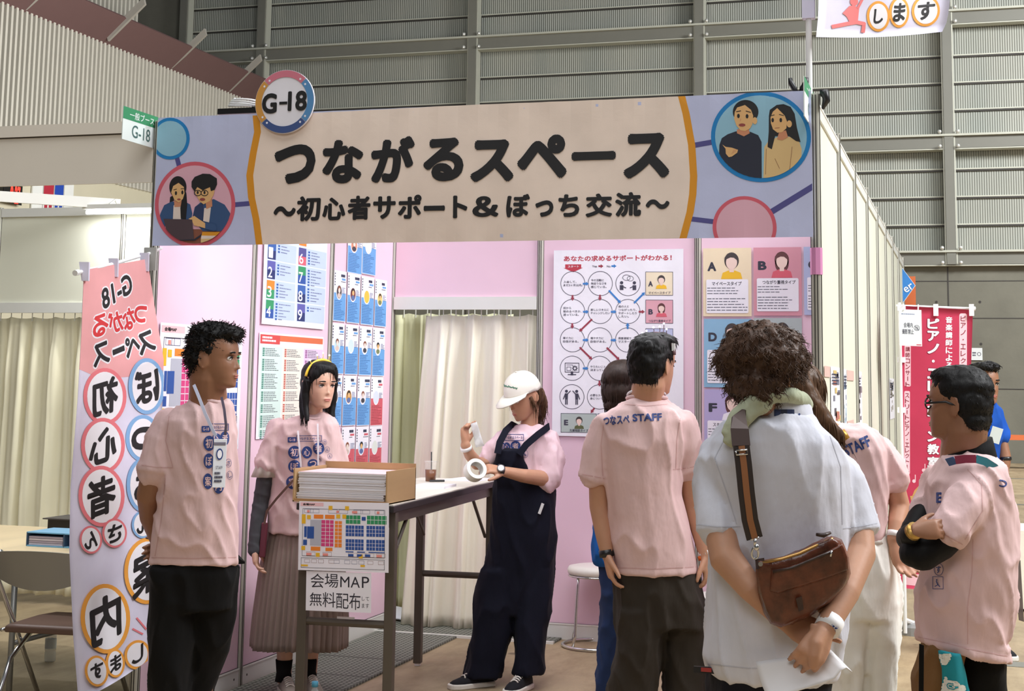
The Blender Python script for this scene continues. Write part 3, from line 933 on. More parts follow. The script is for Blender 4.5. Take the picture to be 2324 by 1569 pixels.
# hanging booth number plates -------------------------------------------
GRN = M('plate_green', (52, 138, 92), .5); PLT = M('plate_white', (226, 234, 230), .5)
for corners, x, lab in (([(277, 240), (357, 266), (355, 338), (277, 317)], -.028, 'green and white number plate at the left front post'), ([(1823, 186), (1852, 214), (1851, 300), (1824, 271)], 2.948, 'green and white number plate at the right front post under the flag pole')):
    sh = wall_sheet(0, x, corners); w_, h_ = sh.w, sh.h; sh.H = None
    sh.rect(0, 0, w_, h_ * .37, GRN, 0); sh.text('一般ブース', w_ * .18, h_ * .08, w_ * .88, h_ * .31, PLT, .01, lay=1)
    sh.text('G-18', w_ * .26, h_ * .48, w_ * .78, h_ * .86, M('plate_ink', (70, 104, 100), .5), .005, lay=1)
    o = sh.build('number_plate', sh.org, (0, 1, 0), (0, 0, -1), PLT, thick=.004); tag(o, lab, 'sign', 'booth number plates')

# venue map on the left wall ------------------------------------------------
MY = M('map_yellow', (236, 186, 40), .6); MO = M('map_orange', (240, 136, 44), .6); MP = M('map_magenta', (214, 66, 128), .6); MB_ = M('map_blue', (40, 82, 158), .6)
MG = M('map_green', (48, 148, 96), .6); MGY = M('map_grey', (182, 184, 196), .6); MR = M('map_salmon', (238, 150, 140), .6)


def map_print(s, x0, y0, x1, y1, head=True):
    """venue plan drawn in a box of the page"""
    W, Hh = x1 - x0, y1 - y0
    X = lambda a: x0 + a * W
    Y = lambda a: y0 + a * Hh
    R = lambda a, b_, c, d, mt, l=1: s.rect(X(a), Y(b_), X(c), Y(d), mt, l)
    lw = .0035 * W
    if head:
        R(0, .0, .27, .055, M('map_header', (240, 196, 200), .6), 0); s.text('会場MAP', X(.03), Y(.012), X(.17), Y(.045), BLK, .03, lay=2)
    s.frame(X(.03), Y(.095), X(.97), Y(.80), lw, BLK, 1); s.frame(X(.02), Y(.83), X(.97), Y(.975), lw, BLK, 1)
    for a in (.05, .12, .33, .45, .62, .70, .86):
        s.frame(X(a), Y(.10), X(a + .1), Y(.155), lw * .7, NAVY, 1)
    for a in (.08, .42, .6, .63, .88):
        R(a, .115, a + .03, .15, MR, 2)
    for a, b_ in ((.33, .045), (.52, .045), (.02, .18), (.42, .17), (.49, .17), (.08, .19), (.02, .655), (.19, .75), (.68, .755)):
        R(a, b_, a + .045, b_ + (.14 if b_ == .18 else .06), MY, 2)
    R(.16, .18, .27, .24, MO); R(.29, .18, .40, .24, MO); R(.13, .66, .24, .72, MO); R(.30, .67, .38, .72, MO)
    R(.12, .26, .25, .64, MGY); R(.05, .36, .08, .52, MB_); R(.085, .36, .165, .54, MB_, 2); R(.04, .56, .085, .64, MB_)
    R(.25, .26, .39, .65, MP); R(.405, .27, .485, .66, MO)
    for i in range(1, 7):
        yy = .26 + i * .39 / 7; R(.25, yy, .39, yy + .006, WHT, 2); R(.405, yy, .485, yy + .006, WHT, 2)
    for a in (.295, .343):
        R(a, .26, a + .005, .65, WHT, 2)
    R(.443, .27, .447, .66, WHT, 2)
    for a, n in ((.53, 2), (.77, 3)):
        for i in range(n):
            R(a + i * .085, .18, a + i * .085 + (.08 if i < 2 else .05), .305, MG)
            R(a + i * .085 + .04, .18, a + i * .085 + .043, .305, WHT, 2); R(a + i * .085, .24, a + i * .085 + .08, .246, WHT, 2)
    R(.71, .20, .755, .255, MB_)
    for a in (.53, .635, .765, .87):
        for b_ in (.33, .535):
            R(a, b_, a + .098, b_ + .16, MB_)
            for i in (1, 2):
                R(a + i * .033, b_, a + i * .033 + .003, b_ + .16, WHT, 2)
            for i in (1, 2):
                R(a, b_ + i * .053, a + .098, b_ + i * .053 + .005, WHT, 2)
    for a in (.53, .66, .79, .88):
        R(a, .715, a + .09, .73, MB_)
    for a in (.08, .27, .56, .66, .75, .88):
        R(a, .755, a + .06, .79, MR if a < .5 or a > .8 else MB_, 2); s.frame(X(a), Y(.74), X(a + .1), Y(.795), lw * .6, BRN, 1)
    for a in (.06, .14, .22, .34, .40, .52, .60, .68, .78, .90):
        s.frame(X(a), Y(.85), X(a + .06), Y(.90), lw * .7, BRN if int(a * 100) % 4 else NAVY, 1)
    R(.02, .93, .10, .955, MY, 2); R(.70, .91, .75, .94, MY, 2)


sh = wall_sheet(0, .012, [(362, 734), (548, 745), (542, 1017), (352, 1037)]); sh.H = None
map_print(sh, .012, .012, sh.w - .012, sh.h - .012)
build_wall_sheet(sh, 'map_poster', 'venue map poster on the pink wall behind the man at the banner flag', 'poster')

# schedule poster ---------------------------------------------------------------
zz = (540, 540, 2.905)
sh = wall_sheet(0, .012, [(601, 500), (742, 512), (733, 746.5), (589, 737)]); sh.H = None
W, Hh = sh.w, sh.h
SB = M('sheet_blue', (190, 206, 240), .6); SB2 = M('sheet_blue_edge', (214, 224, 246), .6); DB = M('dash_blue', (44, 96, 168), .6)
sh.rect(.02, 0, W - .02, Hh - .03, SB2, 0)
gr = [(M('n_blue', (52, 96, 168), .6), NAVY), (M('n_violet', (92, 92, 166), .6), NAVY), (MO, MG), (MG, MB_)]
rows = .83 / 4 * Hh
for i in range(4):
    y0 = Hh * .232 + i * Hh * .181; y1 = y0 + Hh * .166
    for c, num in ((0, '1234'[i]), (1, '6789'[i])):
        x0 = W * (.05 + c * .49); x1 = x0 + W * .45
        sh.rect(x0, y0, x1, y1, SB, 1)
        a, b_ = gr[(i + c * 2) % 4]
        sh.rect(x0, y0, x0 + W * .12, (y0 + y1) / 2, a if not (c and i == 0) else PUR, 2); sh.rect(x0, (y0 + y1) / 2, x0 + W * .12, y1, b_ if not (c and i == 0) else PNK, 2)
        sh.text(num, x0 + W * .01, y0 + Hh * .055, x0 + W * .075, y1 - Hh * .012, WHT, .01, lay=3)
        n = (3, 4, 5, 6)[i] if not c else (5, 6, 5, 2)[i]
        for k in range(n):
            yy = y0 + Hh * .02 + k * Hh * .028; sh.rect(x0 + W * .15, yy, x0 + W * .18, yy + Hh * .018, DB, 2)
            sh.scribble(x0 + W * .2, yy, x0 + W * (.3 + .12 * ((k * 7 + i) % 2)), yy + Hh * .018, 1, M('dash_grey', (120, 130, 160), .6), .5, 2, i * 9 + k)
sh.rect(W * .54, 0, W * .66, Hh * .21, MO, 2)
build_wall_sheet(sh, 'schedule_poster', 'blue poster of numbered boxes above the checklist on the left wall', 'poster', wave=lambda x, y: .003 + .003 * math.sin(x * 9 + y * 4), cell=.08)

# checklist poster ------------------------------------------------------------------
sh = wall_sheet(0, .012, [(590, 756), (733.5, 764), (727, 985), (578, 1000)]); sh.H = None
W, Hh = sh.w, sh.h
sh.rect(.01, .01, W - .01, Hh * .075, M('head_orange', (216, 110, 70), .6), 0); sh.rect(.01, .01, W * .3, Hh * .105, M('head_red', (206, 72, 70), .6), 1)
sh.scribble(W * .04, Hh * .03, W * .26, Hh * .09, 2, WHT, .6, 2, 4)
cols = [(M('list_green', (206, 226, 218), .6), M('list_green_ink', (40, 120, 100), .6)), (M('list_cream', (238, 226, 214), .6), M('list_red_ink', (186, 70, 50), .6)), (M('list_violet', (224, 200, 226), .6), M('list_plum_ink', (140, 60, 130), .6))]
for i, (bg, ink) in enumerate(cols):
    x0, x1 = W * (.03 + i * .325), W * (.345 + i * .325)
    sh.rect(x0, Hh * .13, x1, Hh * .98, bg, 0)
    yy = Hh * .145; k = 0
    while yy < Hh * .96:
        n = (5, 7, 9, 6)[k % 4]
        for _ in range(n):
            sh.rect(x0 + W * .02, yy, x0 + W * .05, yy + Hh * .011, ink, 1); sh.scribble(x0 + W * .06, yy, x1 - W * .03, yy + Hh * .011, 1, M('dash_dark', (70, 74, 84), .6), .55, 1, int(yy * 999)); yy += Hh * .0165
        yy += Hh * .022; k += 1
build_wall_sheet(sh, 'checklist_poster', 'three-column checklist poster with orange heading behind the headband woman', 'poster')

# staff profile sheets -----------------------------------------------------------------
R1 = [632, 722, 815, 905, 982]; rows_px = [
    ([(None), (725, 820), (822, 912), None], (-90, -66), (225, 252)),
    ([(632, 713), (722, 806), (813, 897), (903, 980)], (207, 283), (545, 590)),
    ([(618, 701), (708, 794), (800, 883), (888, 968)], (560, 600), (897, 915)),
    ([(608, 686), (692, 780), (787, 871), (876, 956)], (903, 920), (1240, 1240)),
    ([None, (682, 770), (776, 861), (866, 948)], (1250, 1240), (1590, 1565))]
SKY = M('profile_blue', (104, 162, 218), .6); RED = M('profile_red', (206, 92, 104), .6); INK = M('ink_small', (52, 58, 84), .6)
places = ['top', 'second', 'third', 'fourth', 'bottom']
ovals = [(214, 140, 110), (230, 230, 236), (70, 66, 70), (120, 60, 62), (236, 190, 70), (232, 208, 120), (190, 220, 230), (206, 226, 236), (236, 236, 240), (238, 232, 236), (90, 70, 60), (190, 140, 70), (232, 228, 236), (212, 220, 240), (236, 220, 220), (200, 214, 236), (220, 226, 220)]
adj = [('salmon', 'grey'), ('white', 'grey'), ('black', 'dark'), ('maroon', 'dark'), ('amber', 'yellow'), ('pale yellow', ''), ('pale blue', ''), ('ice blue', '')]
n = 0
for ri, (cells, (t0, t1), (b0, b1)) in enumerate(rows_px):
    for ci, cell_ in enumerate(cells):
        if not cell_:
            continue
        xa, xb = cell_; f = lambda p, q, x: p + (q - p) * (x - 620) / 350
        px = [(540 + x / 2.905, 540 + y / 2.905) for x, y in ((xa + 2, f(t0, t1, xa)), (xb + 2, f(t0, t1, xb)), (xb - 8, f(b0, b1, xb)), (xa - 8, f(b0, b1, xa)))]
        sh = wall_sheet(0, .012, px); sh.H = None; W, Hh = sh.w, sh.h
        red = ri == 4 or (ri == 3 and ci == 3); mt = RED if red else SKY
        sh.rect(0.004, Hh * .44, W - .004, Hh - .004, mt, 0)
        for k in range(5):
            sh.rect(W * .05, Hh * (.05 + k * .055), W * .11, Hh * (.08 + k * .055), INK, 1)
        sh.scribble(W * .55, Hh * .06, W * .95, Hh * .12, 1, INK, .9, 1, n + 3); sh.rect(W * .62, Hh * .14, W * .92, Hh * .18, mt, 1); sh.scribble(W * .55, Hh * .2, W * .95, Hh * .22, 1, INK, .6, 1, n)
        sh.scribble(W * .66, Hh * .32, W * .97, Hh * .45, 5, M('dash_grey', (120, 130, 160), .6), .5, 1, n + 40)
        ov = M('oval_%d' % n, ovals[n % len(ovals)], .6)
        sh.circ(W * .42, Hh * .42, W * .24, WHT, Hh * .155, n=22, lay=1); sh.circ(W * .42, Hh * .42, W * .2, ov, Hh * .13, n=22, lay=2)
        if n % 3 != 1:
            sh.circ(W * .42, Hh * .36, W * .12, BLK if n % 2 else BRN, Hh * .06, n=14, lay=3); sh.circ(W * .42, Hh * .39, W * .085, SKN if n % 2 else TEE, Hh * .05, n=14, lay=4); sh.circ(W * .42, Hh * .49, W * .14, M('profile_body_%d' % (n % 4), [(60, 60, 70), (120, 130, 90), (210, 190, 180), (90, 110, 160)][n % 4], .6), Hh * .05, n=14, lay=3)
        sh.scribble(W * .08, Hh * .58, W * .92, Hh * .97, 12, M('profile_ink_red' if red else 'profile_ink', (146, 48, 60) if red else (48, 96, 160), .6), .35, 1, n * 3 + 1)
        nn = ['first', 'second', 'third', 'fourth'][ci if ri not in (0, 4) else ci - 1]
        lab = '%s profile sheet, %s from the left in the %s row on left wall' % ('red and white' if red else 'blue and white', nn, places[ri])
        build_wall_sheet(sh, 'profile_sheet', lab, 'poster', 'staff profile sheets on the left wall'); n += 1

# flow chart ------------------------------------------------------------------------------
zz = (1220, 540, 2.906)
co = [(zz[0] + x / zz[2], zz[1] + y / zz[2]) for x, y in ((108, 85), (965, 72), (962, 1320), (98, 1312))]
sh = wall_sheet(1, 2.955, co, zz)
FR = M('flow_red', (186, 56, 74), .6); FB = M('flow_blue', (58, 126, 196), .6); FI = M('flow_ink', (62, 60, 78), .6); FRD = M('flow_dark_red', (150, 54, 72), .6)
sh.text('あなたの求めるサポートがわかる！', 175, 116, 888, 154, FR, .03, lay=0)
sh.poly([(184, 178), (290, 177), (290, 200), (302, 200), (237, 230), (172, 202), (184, 202)], FR, 0); sh.text('スタート', 202, 184, 274, 199, WHT, .02, lay=1)
sh.text('Yes', 363, 183, 396, 197, FI, .02, lay=0); sh.arrow(408, 189, 438, 189, 12, FRD, 1.6, 0); sh.text('No', 460, 183, 485, 197, FI, .02, lay=0); sh.arrow(494, 188, 524, 188, 12, FB, 1.6, 0)
circles = {(0, 0): ['入会して、', 'まだ3ヶ月以内。'], (1, 0): ['今の活動に', '物足りなさを', '感じている。'], (0, 1): ['何から', '始めるべきか、', '迷っている。'], (1, 1): ['新しいスキルに', 'チャレンジしたい'], (2, 1): ['他の人と', 'つながったり、', 'サポートしたり', 'したい。'],
           (0, 2): ['稼ぐ力に', '自信がある。'], (1, 2): ['増やす力に', '自信がある。'], (2, 2): ['得意領域で', 'マスターだ。'], (1, 3): ['やりたいことが', '決まっている。'], (1, 4): ['必要なスキルが', '身についている。']}
CX = [235, 417, 600]; CY = [305, 490, 678, 866, 1054]
for i in range(3):
    for j in range(5):
        if i == 2 and j > 2:
            continue
        cx, cy = CX[i] - j * 1.2, CY[j] - i * 1
        sh.ring(cx, cy, 82, 3.5, FI, n=48, lay=1)
        for k, ln_ in enumerate(circles.get((i, j), [])):
            nl = len(circles[(i, j)]); y = cy + (k - (nl - 1) / 2) * 22; w_ = 8.6 * len(ln_)
            sh.text(ln_, cx - 62, y - 8, cx - 62 + min(2 * w_, 126), y + 8, FI, .015, lay=1)
for x0, y0, x1, y1, mt in ((305, 306, 342, 306, FB), (233, 385, 233, 420, FRD), (415, 382, 415, 418, FRD), (476, 352, 553, 434, FB), (642, 430, 712, 360, FB), (306, 492, 342, 492, FB), (490, 491, 525, 491, FB), (674, 489, 712, 489, FRD),
                           (232, 572, 232, 606, FRD), (360, 543, 278, 624, FRD), (306, 679, 342, 679, FB), (490, 678, 525, 678, FB), (598, 600, 598, 562, FB), (284, 730, 364, 808, FRD), (462, 730, 545, 810, FRD), (412, 950, 412, 985, FRD), (376, 1130, 354, 1160, FRD), (452, 1130, 474, 1158, FB), (305, 866, 340, 866, FB)):
    sh.arrow(x0, y0, x1, y1, 12, mt, 1.7, 2)
# talking figures
sh.ring(590, 264, 26, 3, FI, 20, lay=2); sh.ring(615, 270, 22, 3, FI, 18, lay=1)
for s_ in (-1, 1):
    cx = 600 + s_ * 42
    sh.circ(cx, 298, 11, FI, n=14, lay=2); sh.poly([(cx - 12, 314), (cx + 12, 314), (cx + 12, 346), (cx - 12, 346)], FI, 2); sh.line([(cx - s_ * 6, 322), (cx - s_ * 28, 332)], 6, FI, 2)
# screen figure
sh.frame(184, 832, 276, 892, 4, FI, 2); sh.line([(230, 892), (230, 908)], 16, FI, 2); sh.line([(204, 908), (256, 908)], 6, FI, 2); sh.frame(196, 858, 222, 882, 3, FI, 2); sh.line([(194, 844), (232, 844), (240, 852)], 3, FI, 2)
sh.ring(249, 866, 14, 6, FI, 14, lay=2)
for a in range(8):
    sh.line([(249 + 12 * math.cos(a * PI / 4), 866 + 12 * math.sin(a * PI / 4)), (249 + 18 * math.cos(a * PI / 4), 866 + 18 * math.sin(a * PI / 4))], 5, FI, 2)
for s_ in (-1, 1):
    cx = 228 + s_ * 34
    sh.circ(cx, 1018, 10, FI, n=14, lay=2); sh.poly([(cx - 11, 1032), (cx + 11, 1032), (cx + 9, 1072), (cx - 9, 1072)], FI, 2)
    sh.line([(cx - 5, 1072), (cx - 5, 1104)], 7, FI, 2); sh.line([(cx + 5, 1072), (cx + 5, 1104)], 7, FI, 2); sh.line([(cx - s_ * 8, 1036), (cx - s_ * 26, 1016)], 6, FI, 2); sh.line([(cx + s_ * 8, 1036), (cx + s_ * 20, 1070)], 6, FI, 2)


def bust(s, cx, cy, k, hair, shirt, lay, long=False):
    """half-length figure without features"""
    FS = M('bust_skin', (236, 208, 196), .6)
    s.circ(cx, cy - 3 * k, 26 * k, hair, 30 * k, n=24, lay=lay)
    if long:
        s.circ(cx, cy + 10 * k, 25 * k, hair, 34 * k, n=24, lay=lay)
    s.poly([(cx - 38 * k, cy + 62 * k), (cx - 32 * k, cy + 40 * k), (cx - 12 * k, cy + 32 * k), (cx + 12 * k, cy + 32 * k), (cx + 32 * k, cy + 40 * k), (cx + 38 * k, cy + 62 * k)], shirt, lay + 1)
    s.rect(cx - 8 * k, cy + 18 * k, cx + 8 * k, cy + 38 * k, FS, lay + 2); s.circ(cx, cy + 3 * k, 20 * k, FS, 25 * k, n=24, lay=lay + 3)
    s.poly([(cx - 23 * k, cy + 2 * k), (cx - 17 * k, cy - 9 * k), (cx - 4 * k, cy - 15 * k), (cx + 8 * k, cy - 14 * k), (cx + 18 * k, cy - 6 * k), (cx + 23 * k, cy + 4 * k), (cx + 24 * k, cy - 14 * k), (cx + 14 * k, cy - 28 * k), (cx, cy - 32 * k), (cx - 15 * k, cy - 28 * k), (cx - 25 * k, cy - 14 * k)], hair, lay + 4)


HD = M('bust_hair', (66, 58, 58), .6); HB = M('bust_hair_brown', (96, 56, 56), .6)
for (y, bg, L, txt, long, shm) in ((226, (238, 224, 196), 'A', 'マイペースタイプ', False, MY), (411, (222, 166, 178), 'B', 'つながり重視タイプ', True, PNK), (600, (188, 194, 226), 'C', 'スキル重視タイプ', False, MB_)):
    sh.rect(717, y, 895, y + 153, M('type_' + L, bg, .6), 1); sh.frame(717, y, 895, y + 153, 3, FI, 2); sh.text(L, 734, y + 60, 764, y + 96, FI, .05, lay=2)
    bust(sh, 820, y + 52, .95, HD if L != 'B' else HB, shm, 2, long); sh.text(txt, 736, y + 129, 880, y + 146, FI, .015, lay=4)
sh.rect(158, 1164, 392, 1288, M('type_E', (178, 190, 186), .6), 1); sh.frame(158, 1164, 392, 1288, 3, FI, 2); sh.text('E', 178, 1206, 206, 1242, FI, .05, lay=2); bust(sh, 278, 1212, .85, HD, M('bust_olive', (92, 98, 60), .6), 2); sh.text('先輩相談タイプ', 215, 1266, 338, 1284, FI, .015, lay=4)
sh.rect(402, 1163, 560, 1286, M('type_F', (196, 186, 220), .6), 1); sh.frame(402, 1163, 560, 1286, 3, FI, 2)
build_wall_sheet(sh, 'flow_chart', 'tall white flow chart poster of circles and arrows on back wall', 'poster', wave=lambda x, y: .004 + .003 * noise.noise(Vector((x * 7, y * 5, 3))), cell=.05)

# type sheets -----------------------------------------------------------------------------------
TY = [('A', (1092, 70), (1412, 66), (1410, 516), (1092, 521), (236, 218, 186), 'マイペースタイプ', HD, MY, False), ('B', (1425, 65), (1742, 61), (1742, 512), (1425, 515), (214, 150, 164), 'つながり重視タイプ', HB, PNK, True),
      ('C', (1757, 60), (2074, 56), (2074, 508), (1757, 511), (180, 190, 224), '', HD, MB_, False), ('D', (1098, 537), (1412, 533), (1412, 985), (1098, 990), (138, 182, 212), '', HD, DK, False),
      ('E', (1426, 531), (1745, 528), (1745, 980), (1426, 984), (176, 188, 188), '', HD, M('bust_olive', (92, 98, 60), .6), False), ('F', (1100, 1003), (1413, 1000), (1413, 1452), (1100, 1456), (182, 172, 214), 'スキルアップタイプ', HB, WHT, True)]
labs = {'A': 'cream sheet lettered A with yellow-shirted bust on back wall', 'B': 'rose sheet lettered B with long-haired bust on back wall', 'C': 'lilac sheet cut off by the right front post, beside sheet B', 'D': 'blue sheet lettered D under sheet A on back wall', 'E': 'grey-green sheet behind the head of the man in white, under sheet B', 'F': 'violet sheet lettered F, lowest on back wall under sheet D'}
for L, a, b_, c, d, bg, txt, hair, shm, long in TY:
    co = [(zz[0] + x / zz[2], zz[1] + y / zz[2]) for x, y in (a, b_, c, d)]
    sh = wall_sheet(1, 2.955, co); sh.H = None; W, Hh = sh.w, sh.h; k = W / 320
    sh.text(L, 30 * k, 92 * k, 88 * k, 152 * k, M('ink_slate', (52, 52, 66), .6), .05, lay=0)
    bust(sh, 190 * k, 90 * k, 1.85 * k, hair, shm, 0, long)
    sh.rrect(22 * k, 208 * k, 300 * k, 430 * k, 10 * k, WHT, 6)
    if txt:
        sh.text(txt, 60 * k, 222 * k, (60 + 24.5 * len(txt)) * k, 248 * k, M('ink_slate', (52, 52, 66), .6), .02, lay=7)
    sh.scribble(28 * k, 256 * k, 280 * k, 310 * k, 3, M('dash_soft', (104, 106, 118), .6), .3, 7, ord(L)); sh.scribble(28 * k, 326 * k, 296 * k, 420 * k, 5, M('dash_soft', (104, 106, 118), .6), .3, 7, ord(L) + 9)
    build_wall_sheet(sh, 'type_sheet', labs[L], 'poster', 'type sheets on the back wall', base=M('type_bg_' + L, bg, .6, kind='paper'))
# ------------------------------------------------------------------ banner flags
SILVER = M('chrome', (214, 214, 214), .18, .95); TUBEG = M('grey_steel', (150, 150, 146), .35, .5); PLA = M('white_plastic', (236, 236, 236), .4)
FPK = M('flag_pink', (236, 170, 172), .75, kind='fabric', scale=.6); FLV = M('flag_lavender', (224, 220, 240), .75, kind='fabric', scale=.6); CR_ = M('flag_ring_rose', (232, 124, 132), .7); CB_ = M('flag_ring_blue', (132, 176, 222), .7); CO_ = M('flag_ring_orange', (242, 166, 66), .7)
FW_ = M('flag_white', (242, 240, 246), .7); RD_ = M('flag_red', (216, 58, 62), .7)


class FlagSheet(Sheet):
    """page of a hanging flag whose edges are traced: uL, uR give its sides in the photo at a height v"""

    def __init__(s, w, h, vt, vb, uL, uR, zoom=None):
        super().__init__(w, h, None, zoom); s.vt, s.vb, s.uL, s.uR = vt, vb, uL, uR; s.H = 1

    def edge(s, tab, t):
        return float(np.interp(t, [a for a, _ in tab], [b_ for _, b_ in tab]))

    def p(s, x, y):
        if s.zoom:
            x, y = s.zoom[0] + x / s.zoom[2], s.zoom[1] + y / s.zoom[2]
        sx = .5
        for _ in range(3):
            vt = s.vt[0] + (s.vt[1] - s.vt[0]) * sx; vb = s.vb[0] + (s.vb[1] - s.vb[0]) * sx; t = (y - vt) / (vb - vt)
            sx = (x - s.edge(s.uL, t)) / (s.edge(s.uR, t) - s.edge(s.uL, t))
        return (sx * s.w, t * s.h)


fs = FlagSheet(.6, 1.8, (613, 588), (1592, 1500), [(0, 190), (.15, 184), (.3, 176), (.5, 160), (.65, 157), (.85, 166), (1, 178)], [(0, 334), (.13, 352), (.25, 371), (.45, 366), (.7, 350), (1, 333)])
fs.zoom = (0, 540, 3.017)
wv = [(520, 890), (560, 880), (640, 930), (730, 950), (830, 955), (900, 935), (1000, 930), (1130, 920)]
fs.poly([(540, 900), (600, 925), (650, 950), (760, 960), (880, 950), (980, 920), (1180, 900), (1180, 60), (480, 60)], FPK, 0)
fs.outlined('G-18', 693, 292, 907, 436, BLK, FW_, .03, .06, -.2, True)
for ch, cx, cy, w_, h_, col in (('つ', 966, 524, 96, 124, RD_), ('な', 880, 556, 86, 150, RD_), ('が', 790, 574, 98, 150, RD_), ('る', 686, 598, 108, 150, RD_),
                                ('ス', 1000, 716, 116, 150, BLK), ('ペ', 905, 742, 100, 140, BLK), ('ー', 810, 770, 84, 40, BLK), ('ス', 692, 794, 112, 156, BLK)):
    fs.outlined(ch, cx - w_ / 2, cy - h_ / 2, cx + w_ / 2, cy + h_ / 2, col, FW_, .035, .06, -.12, True)


def bubble(cx, cy, rx, ry, wd_, mt, ch, kx, ky, lay=3, flip=True, rot=-.05, s=None):
    s = s or fs
    s.circ(cx, cy, rx, mt, ry, 34, lay); s.circ(cx, cy, rx - wd_, FW_, ry - wd_, 34, lay + 1)
    s.text(ch, cx - kx, cy - ky, cx + kx, cy + ky, BLK, .035, rot, flip, lay + 2)


bubble(715, 1085, 148, 195, 26, CR_, '初', 88, 125); bubble(1000, 1015, 126, 192, 26, CB_, 'ぼ', 84, 120, 6); bubble(700, 1420, 150, 190, 26, CR_, '心', 92, 120, 6); bubble(975, 1370, 118, 160, 26, CB_, 'っ', 80, 80)
fs.zoom = (0, 1050, 3.023)
bubble(690, 225, 158, 208, 26, CR_, '者', 96, 135, 9); bubble(985, 150, 122, 190, 24, CB_, 'ち', 70, 100, 6); bubble(615, 525, 78, 96, 14, CR_, 'ん', 46, 60, 12); bubble(778, 475, 84, 100, 14, CR_, 'さ', 48, 62, 12); bubble(975, 420, 78, 96, 14, CB_, 'ん', 46, 56, 9)
bubble(1005, 740, 160, 228, 26, CO_, '案', 104, 150, 9); bubble(715, 1060, 170, 238, 28, CO_, '内', 108, 160, 12); bubble(935, 1310, 88, 100, 18, CO_, 'し', 38, 56, 9); bubble(782, 1360, 68, 98, 16, CO_, 'ま', 40, 56, 12); bubble(652, 1420, 80, 106, 16, CO_, 'す', 44, 58, 15)
fs.line([(935, 1060), (998, 1140)], 12, CR_, 4); fs.line([(908, 1132), (974, 1172)], 12, CR_, 4)


def flag_map(s, dL, dR, amp, seed):
    def f(x, y):
        sx, t = x / s.w, y / s.h
        u = s.edge(s.uL, t) * (1 - sx) + s.edge(s.uR, t) * sx; vt = s.vt[0] + (s.vt[1] - s.vt[0]) * sx; vb = s.vb[0] + (s.vb[1] - s.vb[0]) * sx
        v = vt + (vb - vt) * t + 6 * math.sin(sx * 3.1) * t * t
        d = dL + (dR - dL) * sx + amp * (math.sin(sx * 5 + t * 3 + seed) * (.25 + .75 * t) + .5 * math.sin(sx * 9 - t * 5 + seed * 2) * t) + amp * .6 * noise.noise(Vector((sx * 3, t * 5, seed)))
        return U(u, v, d)
    return f


def build_mapped(s, name, f, base, parent, cell):
    """sheet built flat, then every point carried onto the hanging cloth"""
    o = s.build(name, (0, 0, 0), (1, 0, 0), (0, -1, 0), base, thick=.001, cell=cell, parent=parent)
    me = o.data
    for v in me.vertices:
        x, y, z = v.co.x, -v.co.y, v.co.z
        p = f(x, y); a = f(x + .004, y) - p; b_ = f(x, y + .004) - p; n = b_.cross(a).normalized()
        v.co = p + n * z
    me.polygons.foreach_set('use_smooth', [True] * len(me.polygons)); me.update()
    return o


fl_ = thing('banner_flag', U(345, 592, 6.5), 'pink and lavender vertical banner flag seen from behind at the left front post', 'flag')
build_mapped(fs, 'cloth', flag_map(fs, 6.06, 6.50, .03, 1.0), FLV, fl_, .03)
b = MB(); b.tube([U(172, 620, 6.03), U(255, 600, 6.27), U(345, 574, 6.58), U(366, 564, 6.80)], [.008, .008, .007, .006], PLA, 8); b.tube([U(170, 620, 6.02), U(178, 618, 6.05)], .012, PLA, 8); b.build('pole', fl_)
for (u, v, d) in ((191, 612, 6.07), (257, 603, 6.27), (327, 590, 6.48)):
    b = MB(); p = U(u, v, d); q = U(u + 3, v + 26, d); b.loft([[p + FLATR * .02 * s_ * -1 + FLATF * k + Vector((0, 0, .03)) for s_, k in ((-1, -.008), (1, -.008), (1, .008), (-1, .008))], [q + FLATR * .014 * s_ * -1 + FLATF * k for s_, k in ((-1, -.008), (1, -.008), (1, .008), (-1, .008))]], FLV); b.build('loop', fl_)
b = MB(); p = U(341, 588, 6.56); b.box(p + Vector((0, -.0, 0)), (.06, .01, .10), M('clear_tape', (190, 190, 186), .3)); b.build('tape', fl_)

# flag over the right post
fs2 = FlagSheet(.6, 1.0, (-420, -425), (84, 72), [(0, 1868), (.9, 1857), (1, 1852)], [(0, 2160), (.85, 2156), (.95, 2150), (1, 2138)], (1500, 0, 2.802))
for cx, cy, rx, ry, ch, kx, ky in ((1380, 90, 74, 95, 'し', 30, 46), (1513, 66, 64, 96, 'ま', 38, 58), (1682, 62, 90, 98, 'す', 56, 56)):
    bubble(cx, cy, rx, ry, 16, CO_, ch, kx, ky, 3, False, 0, fs2)
RUN = M('flag_runner', (236, 128, 128), .7)
fs2.poly([(1196, 30), (1222, 24), (1258, 40), (1250, 122), (1196, 130), (1180, 100), (1154, 76)], RUN, 3); fs2.circ(1226, 2, 26, RUN, lay=3)
fs2.line([(1240, 130), (1180, 142), (1090, 164)], 24, RUN, 4); fs2.line([(1230, 128), (1288, 138), (1282, 186)], 24, RUN, 4); fs2.line([(1250, 40), (1276, -10)], 16, RUN, 4); fs2.line([(1200, 36), (1160, 78)], 14, RUN, 4)
f2 = thing('banner_flag', U(1846, 205, 6.1), 'pale banner flag with orange letter rings flying above the right front post', 'flag')
build_mapped(fs2, 'cloth', flag_map(fs2, 6.10, 6.35, .02, 2.2), FLV, f2, .04)
pb = ON(1846, 200, 1, -.0); pb.x = 2.945; pb.y = .055
b = MB(); b.tube([pb + Vector((0, 0, -.5)), pb + Vector((-.0, 0, .33)), pb + Vector((-.0, 0, .34)), pb + Vector((-.0, 0, 1.5))], [.0125, .0125, .0165, .0165], PLA, 12); b.build('pole', f2)
